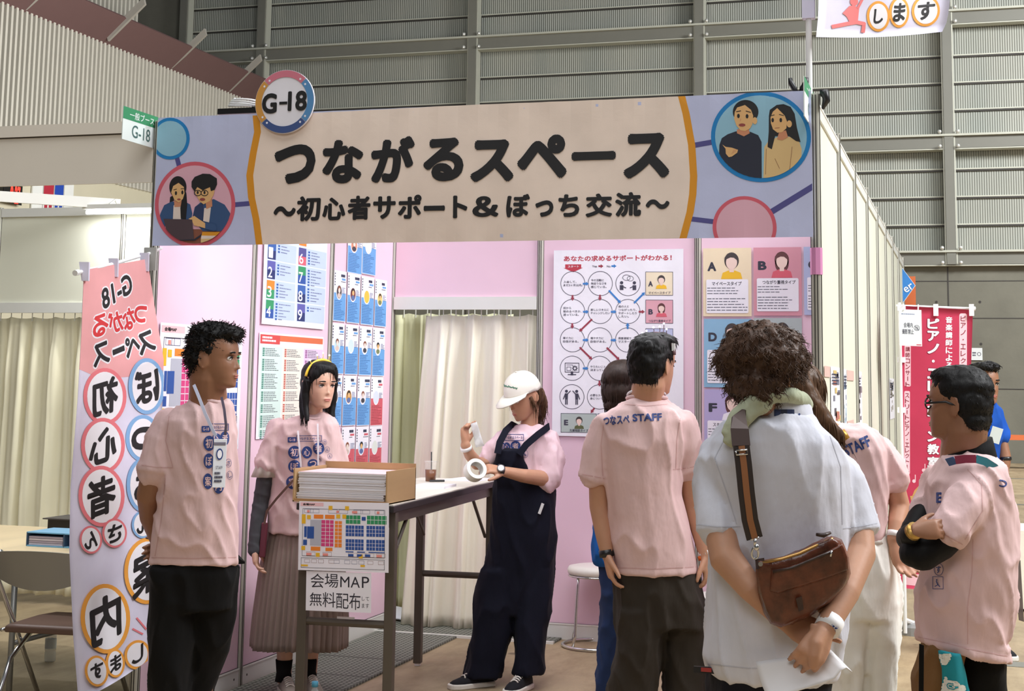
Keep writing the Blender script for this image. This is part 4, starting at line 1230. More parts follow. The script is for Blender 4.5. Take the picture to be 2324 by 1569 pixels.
b = MB(); b.box(pb + Vector((0, 0, .345)), (.05, .04, .09), FLV); b.box(pb + Vector((.04, -.01, .40)), (.09, .006, .03), FLV); b.build('loop', f2)

# spring clamps on the frame
for i, (u, v, lab) in enumerate(((1812, 196, 'black spring clamp on the banner top edge beside the flag pole'), (1869, 222, 'black spring clamp on the outer side of the right front post'))):
    p = ON(u, v, 1, -.02); o = thing('spring_clamp', p, lab, 'clamp', 'black spring clamps'); CLB = M('clamp_black', (24, 24, 28), .4)
    for s_ in (-1, 1):
        b = MB()
        if i == 0:
            b.tube([p + Vector((s_ * .01, 0, -.035)), p + Vector((s_ * .016, 0, -.01)), p + Vector((s_ * .03, 0, .015)), p + Vector((s_ * .033, 0, .035))], [.011, .012, .011, .008], CLB, 8)
        else:
            b.tube([p + Vector((-.012, s_ * .012, .02)), p + Vector((.006, s_ * .014, .018)), p + Vector((.012, s_ * .012, -.01)), p + Vector((-.004, s_ * .006, -.045))], [.012, .018, .014, .005], CLB, 8)
        b.build('jaw', o, True)
    b = MB()
    if i == 0:
        b.box(p + Vector((0, 0, -.04)), (.06, .05, .02), CLB)
    else:
        b.lathe([(.006, -.02), (.006, .02)], p + Vector((.004, 0, 0)), SILVER, 10, (0, 1, 0))
    b.build('pivot', o)

# power strip with a coil of white cable on the fascia
p = ON(542, 259, 1, .01); b = MB(); b.box((p.x + .01, .0, 2.728), (.2, .05, .026), M('black_plastic')); o = b.build('power_strip'); tag(o, 'black power strip lying on top of the frame left of the badge', 'power strip')
b = MB(); pts = []
for i in range(70):
    a = i * .42; pts.append((p.x + .005 + .06 * math.cos(a) + .0004 * i, .012 + .03 * math.sin(a), 2.748 + .007 * (1 + math.sin(a * .9)) + .0004 * i))
b.tube(pts, .0045, PLA, 6); pts2 = [(p.x + .1, .0, 2.748), (p.x + .15, -.0, 2.728), (p.x + .2, .0, 2.722), (p.x + .26, .0, 2.722)]; b.tube(pts2, .0045, PLA, 6)
tag(b.build('cable_coil', smooth=True), 'coil of white cable on the black power strip', 'cable')
# pink tape on the right post
b = MB(); z1, z0 = ON(1852, 563, 1, 0).z, ON(1852, 624, 1, 0).z
b.lathe([(.0245, 0), (.0245, z1 - z0)], (2.97, 0, z0), M('tape_pink', (206, 136, 178), .5), 8); tag(b.build('tape_band'), 'strip of pink tape wrapped round the right front post', 'tape')

# ------------------------------------------------------------------ map table
TBR = M('table_steel', (92, 84, 74), .45, .2); TED = M('table_edge', (40, 34, 34), .5); TTP = M('table_top', (232, 226, 214), .4, kind='wood')
X0, X1, Y0, Y1, ZT = .69, 1.135, .06, 1.92, 1.0
tb = thing('high_table', ((X0 + X1) / 2, (Y0 + Y1) / 2, 0), 'tall narrow folding table with dark edge carrying the carton of maps', 'table')
b = MB(); b.box(((X0 + X1) / 2, (Y0 + Y1) / 2, ZT - .003), (X1 - X0 - .008, Y1 - Y0 - .008, .006), TTP); b.build('table_top', tb)
b = MB(); b.box(((X0 + X1) / 2, (Y0 + Y1) / 2, ZT - .02), (X1 - X0, Y1 - Y0, .03), TED); b.build('table_edge', tb, bevel=.004)
b = MB()
for x in (X0 + .04, X1 - .04):
    b.box((x, (Y0 + Y1) / 2, ZT - .06), (.03, Y1 - Y0 - .16, .05), TBR)
b.build('apron', tb)
for y in (Y0 + .06, Y1 - .06):
    for x in (X0 + .025, X1 - .025):
        b = MB(); b.box((x, y, .49), (.042, .042, .95), TBR); b.box((x, y, .008), (.03, .03, .016), PLA); b.build('leg', tb, bevel=.003)
    b = MB(); b.tube([(X0 + .03, y, .49), (X1 - .03, y, .49)], .017, TBR, 10); b.build('crossbar', tb)
    b = MB(); b.box(((X0 + X1) / 2, y, ZT - .055), (X1 - X0 - .05, .04, .04), TBR); b.build('end_rail', tb)
    yy = y + (.32 if y < 1 else -.32)
    for x in (X0 + .05, X1 - .05):
        b = MB(); b.tube([(x, yy, ZT - .06), (x, y + (.02 if y < 1 else -.02), ZT - .30)], .009, TBR, 8); b.build('brace', tb)
b = MB(); b.box(((X0 + X1) / 2, Y0 + .055, .505), (.08, .002, .02), WHT); b.build('sticker', tb)

tb.rotation_euler.z = .06; tb.location.x -= .022

# carton with stacks of maps
KR = M('cardboard', (186, 152, 108), .75, kind='wood'); KRI = M('cardboard_inside', (170, 130, 84), .8)
cx0, cx1, cy0, cy1, ch = .705, 1.145, .05, .40, .142
ct = thing('carton', ((cx0 + cx1) / 2, (cy0 + cy1) / 2, ZT), 'cut-down brown cardboard carton full of printed maps on the tall table', 'box')
b = MB(); b.box(((cx0 + cx1) / 2, (cy0 + cy1) / 2, ZT + .003), (cx1 - cx0, cy1 - cy0, .005), KR); b.build('base', ct)
for x, nm in ((cx0 + .003, 'side_panel'), (cx1 - .003, 'side_panel')):
    b = MB(); b.box((x, (cy0 + cy1) / 2, ZT + ch / 2), (.006, cy1 - cy0, ch), KR); b.build(nm, ct)
b = MB(); b.box(((cx0 + cx1) / 2, cy1 - .003, ZT + ch / 2 + .012), (cx1 - cx0, .006, ch + .01), KR); b.build('back_panel', ct)
b = MB(); b.box(((cx0 + cx1) / 2, cy0 + .004, ZT + .008), (cx1 - cx0, .006, .012), KRI); b.build('front_lip', ct)
r = random.Random(3); z = ZT + .006
hs = [.032, .036, .028, .022]; labs_ = ['bundle of printed maps at the bottom of the carton', 'bundle of printed maps second from the bottom in the carton', 'bundle of printed maps third from the bottom in the carton', 'top bundle of printed maps in the carton, with pink cover']
PG = M('page_edges', (228, 228, 232), .7, kind='paper')
for i, h in enumerate(hs):
    b = MB(); dx = r.uniform(-.006, .006); nl = 9
    for k in range(nl):
        j = r.uniform(-.0022, .0022); b.box((.92 + dx + j, (cy0 + cy1) / 2 + .008 + j, z + h * (k + .5) / nl), (.408, cy1 - cy0 - .035, h / nl * .93), PG)
    if i == 3:
        b.box((.92 + dx, (cy0 + cy1) / 2 + .008, z + h + .0008), (.405, cy1 - cy0 - .037, .0012), M('map_header', (240, 196, 200), .6))
    o = b.build('map_bundle'); tag(o, labs_[i], 'paper stack', 'map bundles in the carton'); z += h + .001

# map hung on the table front, handwritten notice under it
def tilted(name, corners, y, label, draw, base=WHT, dy=.0):
    Q = [ON(u, v, 1, y) for u, v in corners]
    w_, h_ = ((Q[1] - Q[0]).length + (Q[2] - Q[3]).length) / 2, ((Q[3] - Q[0]).length + (Q[2] - Q[1]).length) / 2
    s = Sheet(w_, h_); draw(s); rt = ((Q[1] - Q[0]) + (Q[2] - Q[3])).normalized(); dn = ((Q[3] - Q[0]) + (Q[2] - Q[1])); dn = (dn - rt * dn.dot(rt)).normalized()
    o = s.build(name, Q[0], rt, dn, base, wave=lambda a, c_: .002 + .002 * math.sin(a * 8 + c_ * 5), cell=.06)
    return tag(o, label, 'sign')


tilted('map_sheet', [(680, 1138), (884.5, 1141), (872.6, 1300), (670, 1292)], .045, 'coloured venue map sheet hung on the front of the tall table', lambda s: map_print(s, .006, .004, s.w - .006, s.h - .004))


def hand(s):
    W, Hh = s.w, s.h; IK = M('pen_black', (40, 38, 50), .6)
    for ch_, a, b_, c_, d_ in (('会', .07, .28, .06, .42), ('場', .29, .50, .05, .40), ('M', .53, .67, .11, .38), ('A', .69, .83, .11, .38), ('P', .86, .97, .10, .38), ('無', .06, .25, .54, .88), ('料', .26, .46, .52, .90), ('配', .47, .66, .54, .92), ('布', .67, .84, .52, .94)):
        s.text(ch_, a * W, c_ * Hh, b_ * W, d_ * Hh, IK, 0, lay=0)
    s.text('して', .86 * W, .60 * Hh, .97 * W, .70 * Hh, IK, 0, lay=0); s.text('ます', .86 * W, .77 * Hh, .97 * W, .88 * Hh, IK, 0, lay=0)


tilted('handwritten_notice', [(696, 1296), (843, 1299), (836, 1391), (688, 1383)], .05, 'handwritten paper notice under the map sheet on the tall table', hand)
b = MB(); p = ON(886, 1211, 1, .10); b.box((X1 - .002, .10, p.z), (.004, .02, .045), PLA); b.build('tag', tb)

# things on the table
p = ON(977, 1093, 2, ZT); c = Vector((p.x, p.y, ZT))
cup = thing('iced_coffee_cup', c, 'clear cup of iced coffee with a black straw on the tall table', 'cup')
CLR = M('clear_plastic', (235, 232, 228), .1, alpha=.22); COF = M('iced_coffee', (120, 78, 54), .3)
b = MB(); b.lathe([(.026, 0), (.029, .06), (.031, .098), (.033, .10), (.033, .104)], c, CLR, 24, caps=False); b.build('cup', cup, True)
b = MB(); b.lathe([(.0268, .001), (.0296, .062)], c, COF, 24); b.build('coffee', cup, True)
b = MB(); b.lathe([(.034, .103), (.034, .107), (.012, .109)], c, CLR, 24); b.build('lid', cup, True)
b = MB(); b.tube([c + Vector((.004, 0, .03)), c + Vector((.002, 0, .155))], .0035, M('straw_black', (24, 22, 22), .4), 8); b.build('straw', cup, True)
for u, v, wx, wy, h, lab, rz in ((985, 1106, .17, .22, .012, 'thick white paper stack on the tall table behind the carton', .05), (1065, 1089, .21, .29, .003, 'loose white sheets near the far end of the tall table', -.1)):
    p = ON(u, v, 2, ZT); b = MB(); R = Matrix.Rotation(rz, 3, 'Z'); b.box((min(p.x, X1 - wx / 2 - .01), p.y, ZT + h / 2), (wx, wy, h), WHT, R); tag(b.build('paper_stack'), lab, 'paper stack', 'papers on the tall table')
p = ON(990, 1092, 2, ZT + .005); b = MB(); b.tube([p + Vector((-.03, -.02, 0)), p + Vector((.035, .03, 0))], .006, M('black_plastic'), 8); tag(b.build('marker_pen'), 'black marker pen lying beside the iced coffee cup', 'pen')

# ------------------------------------------------------------------ stools
SEAT = M('stool_vinyl', (240, 236, 226), .35)


def make_stool(x, y, label):
    o = thing('round_stool', (x, y, 0), label, 'stool', 'round white stools')
    b = MB(); b.lathe([(.155, .415), (.168, .425), (.170, .445), (.160, .462), (.12, .470), (.0005, .472)], (x, y, 0), SEAT, 40); b.build('seat', o, True)
    b = MB(); b.lathe([(.165, .405), (.168, .41), (.165, .415), (.15, .414), (.15, .406)], (x, y, 0), SILVER, 40); b.build('seat_rim', o, True)
    for k in range(4):
        a = PI / 4 + k * PI / 2 + .25; d = Vector((math.cos(a), math.sin(a), 0)); c = Vector((x, y, 0))
        b = MB(); b.tube([c + d * .150 + Vector((0, 0, .41)), c + d * .152 + Vector((0, 0, .36)), c + d * .165 + Vector((0, 0, .2)), c + d * .172 + Vector((0, 0, .08)), c + d * .19 + Vector((0, 0, .014))], .0085, SILVER, 8); b.build('leg', o, True)
    b = MB(); b.tube([(x + .195 * math.cos(t * PI / 20), y + .195 * math.sin(t * PI / 20), .0125) for t in range(41)], .0095, SILVER, 8); b.build('base_ring', o, True)
    return o


p = ON(1352, 1469, 2, 0); make_stool(p.x, p.y, 'round white stool beside the pink wall under the flow chart')
p = ON(1652, 1352, 2, .46); make_stool(p.x, p.y, 'round white stool half hidden behind the man in the white polo shirt')

# ------------------------------------------------------------------ left booth furniture
WTP = M('desk_wood', (226, 204, 164), .45, kind='wood')
dk = thing('folding_table', (-.9, .55, 0), 'low folding table with pale wood top in the neighbouring booth', 'table')
dc = [Vector((-2.6, .02, 0)), Vector((-.10, .02, 0)), Vector((-.10, .95, 0)), Vector((-2.6, .95, 0))]
b = MB(); b.box((-1.35, .69, .692), (2.4, 1.24, .016), WTP); b.build('table_top', dk)
b = MB(); b.box((-1.35, .69, .672), (2.404, 1.244, .026), TED); b.build('table_edge', dk)
for x in (-2.4, -.72):
    for y in (.12, 1.25):
        b = MB(); b.tube([(x, y, .66), (x, y, 0)], .014, TUBEG, 8); b.build('leg', dk, True)
    b = MB(); b.tube([(x, .12, .3), (x, 1.25, .3)], .012, TUBEG, 8); b.build('crossbar', dk, True)
b = MB(); b.box((-1.35, .5, .55), (2.0, .03, .03), TUBEG); b.build('rail', dk)
BF = M('folder_blue', (116, 176, 214), .45); BF2 = M('folder_dark', (70, 92, 120), .5)
p = ON(118, 1240, 2, .70)
fo = thing('document_tray', (p.x, p.y, .70), 'pale blue document tray on the left wooden table', 'tray')
c = Vector((p.x + .05, p.y + .06, .70))
b = MB(); b.box(c + Vector((0, 0, .067)), (.32, .23, .006), BF); b.box(c + Vector((0, 0, .004)), (.32, .23, .006), BF)
for dx in (-.158, .05, .158):
    b.box(c + Vector((dx, 0, .035)), (.005, .23, .064), BF2)
b.box(c + Vector((0, .112, .035)), (.32, .005, .064), BF2); b.build('shell', fo)
b = MB()
for k in range(4):
    b.box(c + Vector((-.055, -.005, .012 + k * .011)), (.19, .205, .009), M('tray_paper_%d' % (k % 2), [(206, 196, 206), (172, 160, 176)][k % 2], .7))
b.build('papers', fo)
p = ON(150, 1206, 2, .70); b = MB(); b.box((p.x + .12, p.y, .735), (.34, .2, .07), M('black_plastic')); b.box((p.x + .12, p.y, .773), (.38, .24, .006), M('dark_lid', (60, 54, 54), .5)); tag(b.build('black_case'), 'low black case behind the blue tray on the left table', 'case')


def folding_chair(x, y, rz, label):
    """steel folding chair; local +y is the way a sitter faces"""
    o = thing('folding_chair', (x, y, 0), label, 'chair', 'steel folding chairs'); R = Matrix.Rotation(rz, 3, 'Z'); c = Vector((x, y, 0))
    P = lambda a, b_, z: c + R @ Vector((a, b_, z))
    GB = M('chair_back_grey', (146, 146, 144), .3, .55); SB_ = M('chair_seat_brown', (96, 72, 60), .5)
    for s_ in (-1, 1):
        b = MB(); b.tube([P(s_ * .17, -.30, .775), P(s_ * .205, -.29, .755), P(s_ * .22, -.27, .70), P(s_ * .222, -.05, .42), P(s_ * .222, .24, .012)], .011, SILVER, 8); b.build('leg', o, True)
        b = MB(); b.tube([P(s_ * .20, .13, .43), P(s_ * .20, -.12, .30), P(s_ * .20, -.30, .012)], .011, SILVER, 8); b.build('leg', o, True)
        b = MB(); b.tube([P(s_ * .212, -.19, .43), P(s_ * .212, .2, .42)], .008, SILVER, 8); b.build('seat_rail', o, True)
    b = MB(); b.tube([P(-.22, .24, .02), P(.22, .24, .02)], .009, SILVER, 8); b.tube([P(-.2, -.3, .02), P(.2, -.3, .02)], .009, SILVER, 8); b.build('stretcher', o, True)
    rings = []
    for i in range(13):
        t = -1 + 2 * i / 12; a = t * .215; bow = .03 * (1 - t * t)
        up, lo = .785 - .012 * t * t - (.03 if abs(t) > .95 else 0), .615 + .05 * t * t
        rings.append([P(a, -.305 - bow, up), P(a, -.292 - bow, up), P(a, -.245 - bow, lo), P(a, -.258 - bow, lo)])
    b = MB(); b.loft(rings, GB); b.build('backrest', o, 'auto')
    b = MB()
    n = 8
    for a, h0, h1 in ((.205, .42, .455),):
        pr = [(-.2, -.19), (.2, -.19), (.205, .1), (.17, .21), (-.17, .21), (-.205, .1)]
        b.loft([[P(q[0], q[1], h0) for q in pr], [P(q[0], q[1], h1 - .01) for q in pr], [P(q[0] * .93, q[1] * .93, h1) for q in pr]], SB_)
    b.build('seat', o, bevel=.006)
    return o


p = ON(-8, 1569, 2, .0)
folding_chair(-1.05, -.42, .18, 'grey steel folding chair nearest the aisle, at the left picture edge')
folding_chair(-.32, -.05, .1, 'steel folding chair half hidden behind the banner flag')

# ------------------------------------------------------------------ bottles
def bottle(x, y, h, cap, label):
    o = thing('drink_bottle', (x, y, 0), label, 'bottle', 'clear drink bottles on the floor'); c = Vector((x, y, 0)); k = h / .215
    b = MB(); b.lathe([(.026 * k, 0), (.030 * k, .006 * k), (.030 * k, .05 * k), (.027 * k, .055 * k), (.030 * k, .06 * k), (.030 * k, .135 * k), (.022 * k, .165 * k), (.0115 * k, .185 * k), (.0115 * k, .195 * k)], c, M('bottle_clear', (226, 232, 234), .08, alpha=.38), 22); b.build('bottle', o, True)
    b = MB(); b.lathe([(.0145 * k, .192 * k), (.0145 * k, .213 * k), (.012 * k, .215 * k)], c, cap, 20); b.build('cap', o, True)
    b = MB(); b.lathe([(.0304 * k, .07 * k), (.0304 * k, .12 * k)], c, M('bottle_label', (224, 230, 236), .4), 22, caps=False); b.build('paper_label', o, True)


p = ON(113, 1502, 2, 0); bottle(p.x, p.y, .215, M('cap_blue', (40, 96, 180), .4), 'clear bottle with blue cap on the floor under the left table')
p = ON(715, 1548, 2, .213); bottle(p.x, p.y, .215, M('cap_sky', (96, 184, 220), .4), 'clear bottle with sky-blue cap standing before the map table leg')
# white bag and cable behind the table
p = ON(912, 1407, 2, 0); b = MB(); V = []; F = []
for i in range(9):
    for j in range(7):
        a, c_ = i / 8 - .5, j / 6 - .5; V.append((p.x - .12 + a * .42, p.y + c_ * .3, .02 + .05 * max(0, 1 - 4 * c_ * c_) * max(0, 1 - 3.6 * a * a) + .012 * noise.noise(Vector((a * 7, c_ * 7, 1)))))
F = [(i * 7 + j, i * 7 + j + 1, (i + 1) * 7 + j + 1, (i + 1) * 7 + j) for i in range(8) for j in range(6)]
b.add(V, F, WHT); o = b.build('plastic_bag', smooth=True); md = o.modifiers.new('thickness', 'SOLIDIFY'); md.thickness = .012; tag(o, 'crumpled white bag on the mat behind the tall table', 'bag')
b = MB(); b.tube([(.0, 3.0, .02), (-.1, 3.3, .02), (.06, 3.52, .02), (.3, 3.5, .02)], .005, M('black_plastic'), 6); tag(b.build('floor_cable', smooth=True), 'black cable on the mat by the doorway curtain', 'cable')

# ------------------------------------------------------------------ right of the booth
FR_ = M('flag_crimson', (192, 60, 88), .7, kind='fabric', scale=.6); FPK2 = M('flag_strip_pink', (246, 196, 206), .7); DKR = M('flag_dark_red', (130, 24, 52), .7)
dF = 9.6
fs3 = FlagSheet(.46, 1.78, (694, 704), (1334, 1334), [(0, 2044), (1, 2042)], [(0, 2208), (.25, 2203), (1, 2196)], (1840, 560, 3.1384))


def column(s, txt, cx, y0, dy, w_, h_, mt, bold=.02, halo=None, lay=2):
    for i, ch_ in enumerate(txt):
        y = y0 + i * dy
        if ch_ == '・':
            s.circ(cx, y, w_ * .12, mt, lay=lay + 1); continue
        a, b_ = (w_, h_)
        if ch_ == 'ー':
            s.line([(cx, y - h_ * .42), (cx, y + h_ * .42)], w_ * .14, mt, lay + 1); continue
        if halo:
            s.outlined(ch_, cx - a / 2, y - b_ / 2, cx + a / 2, y + b_ / 2, mt, halo, bold, .035, lay=lay)
        else:
            s.text(ch_, cx - a / 2, y - b_ / 2, cx + a / 2, y + b_ / 2, mt, bold, lay=lay)


column(fs3, 'ピアノ・エレクトーン教室', 872, 548, 89, 84, 74, FW_, .04, DKR)
column(fs3, '音楽講師による', 984, 522, 54, 48, 46, FW_, .03)
fs3.rrect(1058, 476, 1112, 1010, 14, FPK2, 0); column(fs3, 'ピアノ・エレクトーン', 1085, 512, 50, 36, 38, DKR, .01)
fs3.rrect(668, 690, 712, 996, 10, FPK2, 0); column(fs3, '講師コンサート', 690, 730, 42, 32, 34, DKR, .01)
fs3.rrect(666, 1028, 706, 1620, 10, FPK2, 0); column(fs3, 'ストリートピアノ・エレクトーン', 686, 1060, 39, 30, 32, DKR, .01)
GLD = M('harp_gold', (196, 150, 92), .6)
fs3.zoom = None
fs3.poly([(2075, 1112), (2100, 1085), (2118, 1080), (2110, 1095), (2090, 1115), (2070, 1125)], GLD, 1); fs3.poly([(2065, 1125), (2110, 1118), (2140, 1130), (2130, 1165), (2075, 1170)], GLD, 1); fs3.poly([(2075, 1130), (2105, 1126), (2120, 1140), (2080, 1150)], BRN, 2)
for u, v in ((2074, 1085), (2132, 1070), (2096, 1060)):
    fs3.circ(u, v + 6, 4, FPK2, lay=2); fs3.line([(u + 3, v + 6), (u + 3, v - 8)], 2, FPK2, 2)
fs3.rect(2050, 1300, 2200, 1326, FPK2, 0)
f3 = thing('banner_flag', U(2042, 700, dF) - Vector((0, 0, U(2042, 700, dF).z)), 'crimson piano school banner flag beside the right booth wall', 'flag')
build_mapped(fs3, 'cloth', flag_map(fs3, dF, dF + .02, .012, .7), FR_, f3, .05)
pb = U(2041, 694, dF + .02); b = MB(); b.tube([(pb.x, pb.y, .02), (pb.x, pb.y, pb.z + .02)], .011, PLA, 10); b.build('pole', f3)
b = MB(); b.tube([pb + Vector((-.02, 0, 0)), U(2212, 701, dF + .03)], .008, PLA, 8); b.tube([U(2200, 700, dF + .03), U(2213, 701, dF + .03)], .014, PLA, 8); b.build('crossbar', f3)
b = MB(); b.lathe([(.11, 0), (.11, .05), (.09, .07), (.02, .08)], (pb.x + .06, pb.y + .12, 0), M('base_grey', (150, 150, 150), .5), 24); b.tube([(pb.x + .06, pb.y + .12, .06), (pb.x, pb.y, .10)], .015, PLA, 8); b.build('base', f3)
for v in (700, 817, 931, 1048):
    b = MB(); b.box(U(2046, v, dF), (.05, .02, .035), FW_); b.build('loop', f3)
for u in (2124, 2205):
    b = MB(); b.box(U(u, 704, dF), (.03, .02, .075), FW_); b.build('loop', f3)
# no-photo notice clipped to that flag
Q = [U(2040, 702, dF - .12), U(2091, 704, dF - .12), U(2089, 786, dF - .12), U(2039, 784, dF - .12)]
s = Sheet((Q[1] - Q[0]).length, (Q[3] - Q[0]).length); W, Hh = s.w, s.h
s.text('会場内', W * .2, Hh * .36, W * .6, Hh * .5, FI, .015, lay=0); s.text('撮影禁止', W * .12, Hh * .54, W * .64, Hh * .68, FI, .015, lay=0); s.ring(W * .78, Hh * .5, W * .13, W * .02, FI, n=20, lay=0); s.line([(W * .7, Hh * .45), (W * .87, Hh * .56)], W * .02, FI, 1); s.frame(W * .73, Hh * .47, W * .83, Hh * .54, W * .02, FI, 0)
s.scribble(W * .1, Hh * .1, W * .7, Hh * .15, 1, M('dash_grey', (120, 130, 160), .6), .5, 0, 2); s.rect(W * .75, Hh * .95, W * .97, Hh * .975, FR, 0)
o = thing('notice_sheet', Q[0], 'white no-photography notice hanging in front of the crimson flag', 'sign', 'no-photography notices')
s.build('sheet', Q[0], Q[1] - Q[0], (0, 0, -1), M('notice_white', (222, 226, 226), .4), parent=o)
b = MB(); b.tube([Q[0] + Vector((.03, 0, -.005)), U(2050, 690, dF + .02)], .004, PLA, 6); b.tube([Q[1] + Vector((-.02, 0, -.005)), U(2084, 692, dF + .02)], .004, PLA, 6); b.build('hanger', o)
a, c_ = ON(2204, 790, 1, YW - .15), ON(2230, 818, 1, YW - .15)
s = Sheet(c_.x - a.x, a.z - c_.z); s.ring(s.w * .7, s.h * .5, s.w * .18, s.w * .05, FI, n=16, lay=0); s.scribble(s.w * .1, s.h * .3, s.w * .5, s.h * .7, 2, FI, .6, 0, 5)
o = s.build('notice_sheet', a, (1, 0, 0), (0, 0, -1), M('notice_white', (222, 226, 226), .4), thick=.01); tag(o, 'small white notice taped to the far concrete wall', 'sign', 'no-photography notices')
# diamond sign and orange board further back
dD = 13.5; cD = U(2041, 648, dD)
o = thing('diamond_sign', (cD.x, cD.y, 0), 'blue diamond sign peeping out beyond the right booth wall', 'sign')
b = MB(); e = [cD + FLATR * x + Vector((0, 0, z)) for x, z in ((0, .2), (.145, 0), (0, -.2), (-.145, 0))]
b.quadbox(e, .02, M('sign_white', (236, 236, 232), .5)); b.quadbox([cD - FLATF * .022 + (p_ - cD) * .93 for p_ in e], .01, M('sign_blue', (28, 120, 196), .5)); b.build('board', o)
s = Sheet(.12, .07); s.text('er', .0, .0, .09, .05, PLA, .01, rot=-.6, lay=0); s.build('lettering', cD + FLATR * .03 - FLATF * .026 + Vector((0, 0, .0)), FLATR, (0, 0, -1), PLA, parent=o, nosheet=True)
b = MB(); b.box((cD.x, cD.y + .06, (cD.z) / 2), (.04, .04, cD.z), TUBEG); b.build('post', o)
cO = U(2064, 660, 13.8); b = MB(); b.box((cO.x, cO.y, cO.z / 2 + .13), (.11, .03, cO.z + .0), M('board_orange', (216, 112, 62), .6)); b.box((cO.x, cO.y, .02), (.3, .3, .04), TUBEG); tag(b.build('orange_board'), 'orange upright board behind the blue diamond sign', 'board')
# bench by the far wall, covered table at the right edge
cb = ON(2340, 994, 1, 25.5); o = thing('bench', (cb.x + 1.2, cb.y, 0), 'orange-edged bench along the far concrete wall', 'bench')
b = MB(); b.box((cb.x + 1.3, cb.y, cb.z), (4.4, .5, .09), M('board_orange')); b.build('seat', o)
for dx in (-.7, .6, 1.9, 3.2):
    b = MB(); b.box((cb.x + dx, cb.y, cb.z / 2 - .02), (.1, .4, cb.z - .04), M('steel_grey')); b.build('leg', o)
pA = ON(2294, 1388, 2, 0); o = thing('covered_table', (pA.x + .6, pA.y + .3, 0), 'table under a white cloth at the right picture edge', 'table')
V = []; ny = 24; xs = [pA.x + .9 * i / ny for i in range(ny + 1)]
b = MB(); TC = M('table_cloth', (236, 232, 218), .8, kind='fabric')
b.loft([[Vector((pA.x + 1.3 * (i / ny) , pA.y + .012 * math.sin(i * 1.9), .02)) for i in range(ny + 1)] + [Vector((pA.x + 1.3, pA.y + .7, .02)), Vector((pA.x, pA.y + .7, .02))], [Vector((pA.x + .03 + 1.27 * (i / ny), pA.y + .03, .55)) for i in range(ny + 1)] + [Vector((pA.x + 1.3, pA.y + .68, .55)), Vector((pA.x + .03, pA.y + .68, .55))]], TC); b.build('cloth', o, 'auto')
# posters on the outer side of the right wall
def outer(corners, label, seed, dark):
    s = wall_sheet(0, 2.978, corners); s.H = None; r = random.Random(seed)
    pal = [M('leaf_%d_%d' % (seed, i), c_, .5) for i, c_ in enumerate(dark)]
    for i in range(16):
        x, y = r.uniform(.05, .75) * s.w, r.uniform(.03, .85) * s.h; s.rect(x, y, min(s.w, x + r.uniform(.1, .4) * s.w), y + r.uniform(.03, .14) * s.h, pal[i % len(pal)], i % 4)
    s.scribble(s.w * .08, s.h * .1, s.w * .92, s.h * .3, 4, INK, .5, 5, seed)
    build_wall_sheet(s, 'leaflet', label, 'poster', 'leaflets on the outer right wall')


outer([(1884, 832), (1905, 835), (1906, 971), (1886, 967)], 'leaflet nearest the right front post, grey and yellow print', 3, [(120, 124, 140), (214, 190, 120), (190, 120, 104), (90, 90, 96), (226, 200, 140)])
outer([(1913.5, 838), (1921, 839), (1921, 976), (1915, 975)], 'pale blue leaflet, second from the right front post', 5, [(180, 206, 220), (120, 140, 170), (210, 220, 226)])
outer([(1945, 843), (1955, 844), (1956, 969), (1947, 969)], 'white leaflet with dark marks, third from the right front post', 7, [(150, 140, 150), (90, 84, 92), (220, 214, 222)])
outer([(2018, 859), (2029, 860), (2029, 950), (2020, 952)], 'grey leaflet, farthest along the outer right wall', 9, [(130, 126, 116), (100, 92, 90), (176, 168, 160)])
for (u0, v0, u1, v1, lab) in ((1870, 831, 1883, 856, 'pinkish tape corner left of the grey and yellow leaflet'), (1921, 841, 1937, 864, 'pink tape square above, between two leaflets on outer wall'), (1921, 954, 1937, 976, 'pink tape square below, between two leaflets on outer wall')):
    s = wall_sheet(0, 2.978, [(u0, v0), (u1, v0 + 1), (u1, v1), (u0, v1)]); s.H = None
    build_wall_sheet(s, 'tape_square', lab, 'tape', 'tape squares on the outer right wall', base=M('tape_blush', (222, 190, 180), .5))
# ------------------------------------------------------------------ people: building blocks
SKIN = {'tan': M('skin_tan', (146, 102, 76), .5, kind='skin'), 'mid': M('skin_mid', (190, 142, 114), .5, kind='skin'), 'light': M('skin_light', (216, 170, 146), .5, kind='skin')}
EYEW = M('eye_white', (236, 232, 228), .25); IRIS = M('eye_iris', (44, 30, 24), .2); LIP = M('lip', (184, 108, 98), .45)
HBLK = M('hair_black', (15, 13, 13), .55, kind='hair'); HBRN = M('hair_brown', (46, 33, 27), .55, kind='hair'); HLBR = M('hair_light_brown', (84, 60, 42), .45, kind='hair')
TPK = M('tee_pink', (220, 188, 187), .75, kind='fabric', bump=.35); NV = M('print_navy', (38, 62, 124), .6)


def remesh(mb, voxel, it=2, name='m'):
    me = mb.mesh('raw'); o = bpy.data.objects.new('raw', me); COL.objects.link(o)
    md = o.modifiers.new('r', 'REMESH'); md.mode = 'VOXEL'; md.voxel_size = voxel; md.use_smooth_shade = True
    if it:
        sm = o.modifiers.new('s', 'SMOOTH'); sm.iterations = it; sm.factor = .5
    out = bpy.data.meshes.new_from_object(o.evaluated_get(bpy.context.evaluated_depsgraph_get()))
    bpy.data.objects.remove(o); bpy.data.meshes.remove(me); out.name = name
    out.materials.clear(); out.materials.append(mb.mats[0]); out.polygons.foreach_set('use_smooth', [True] * len(out.polygons))
    return out


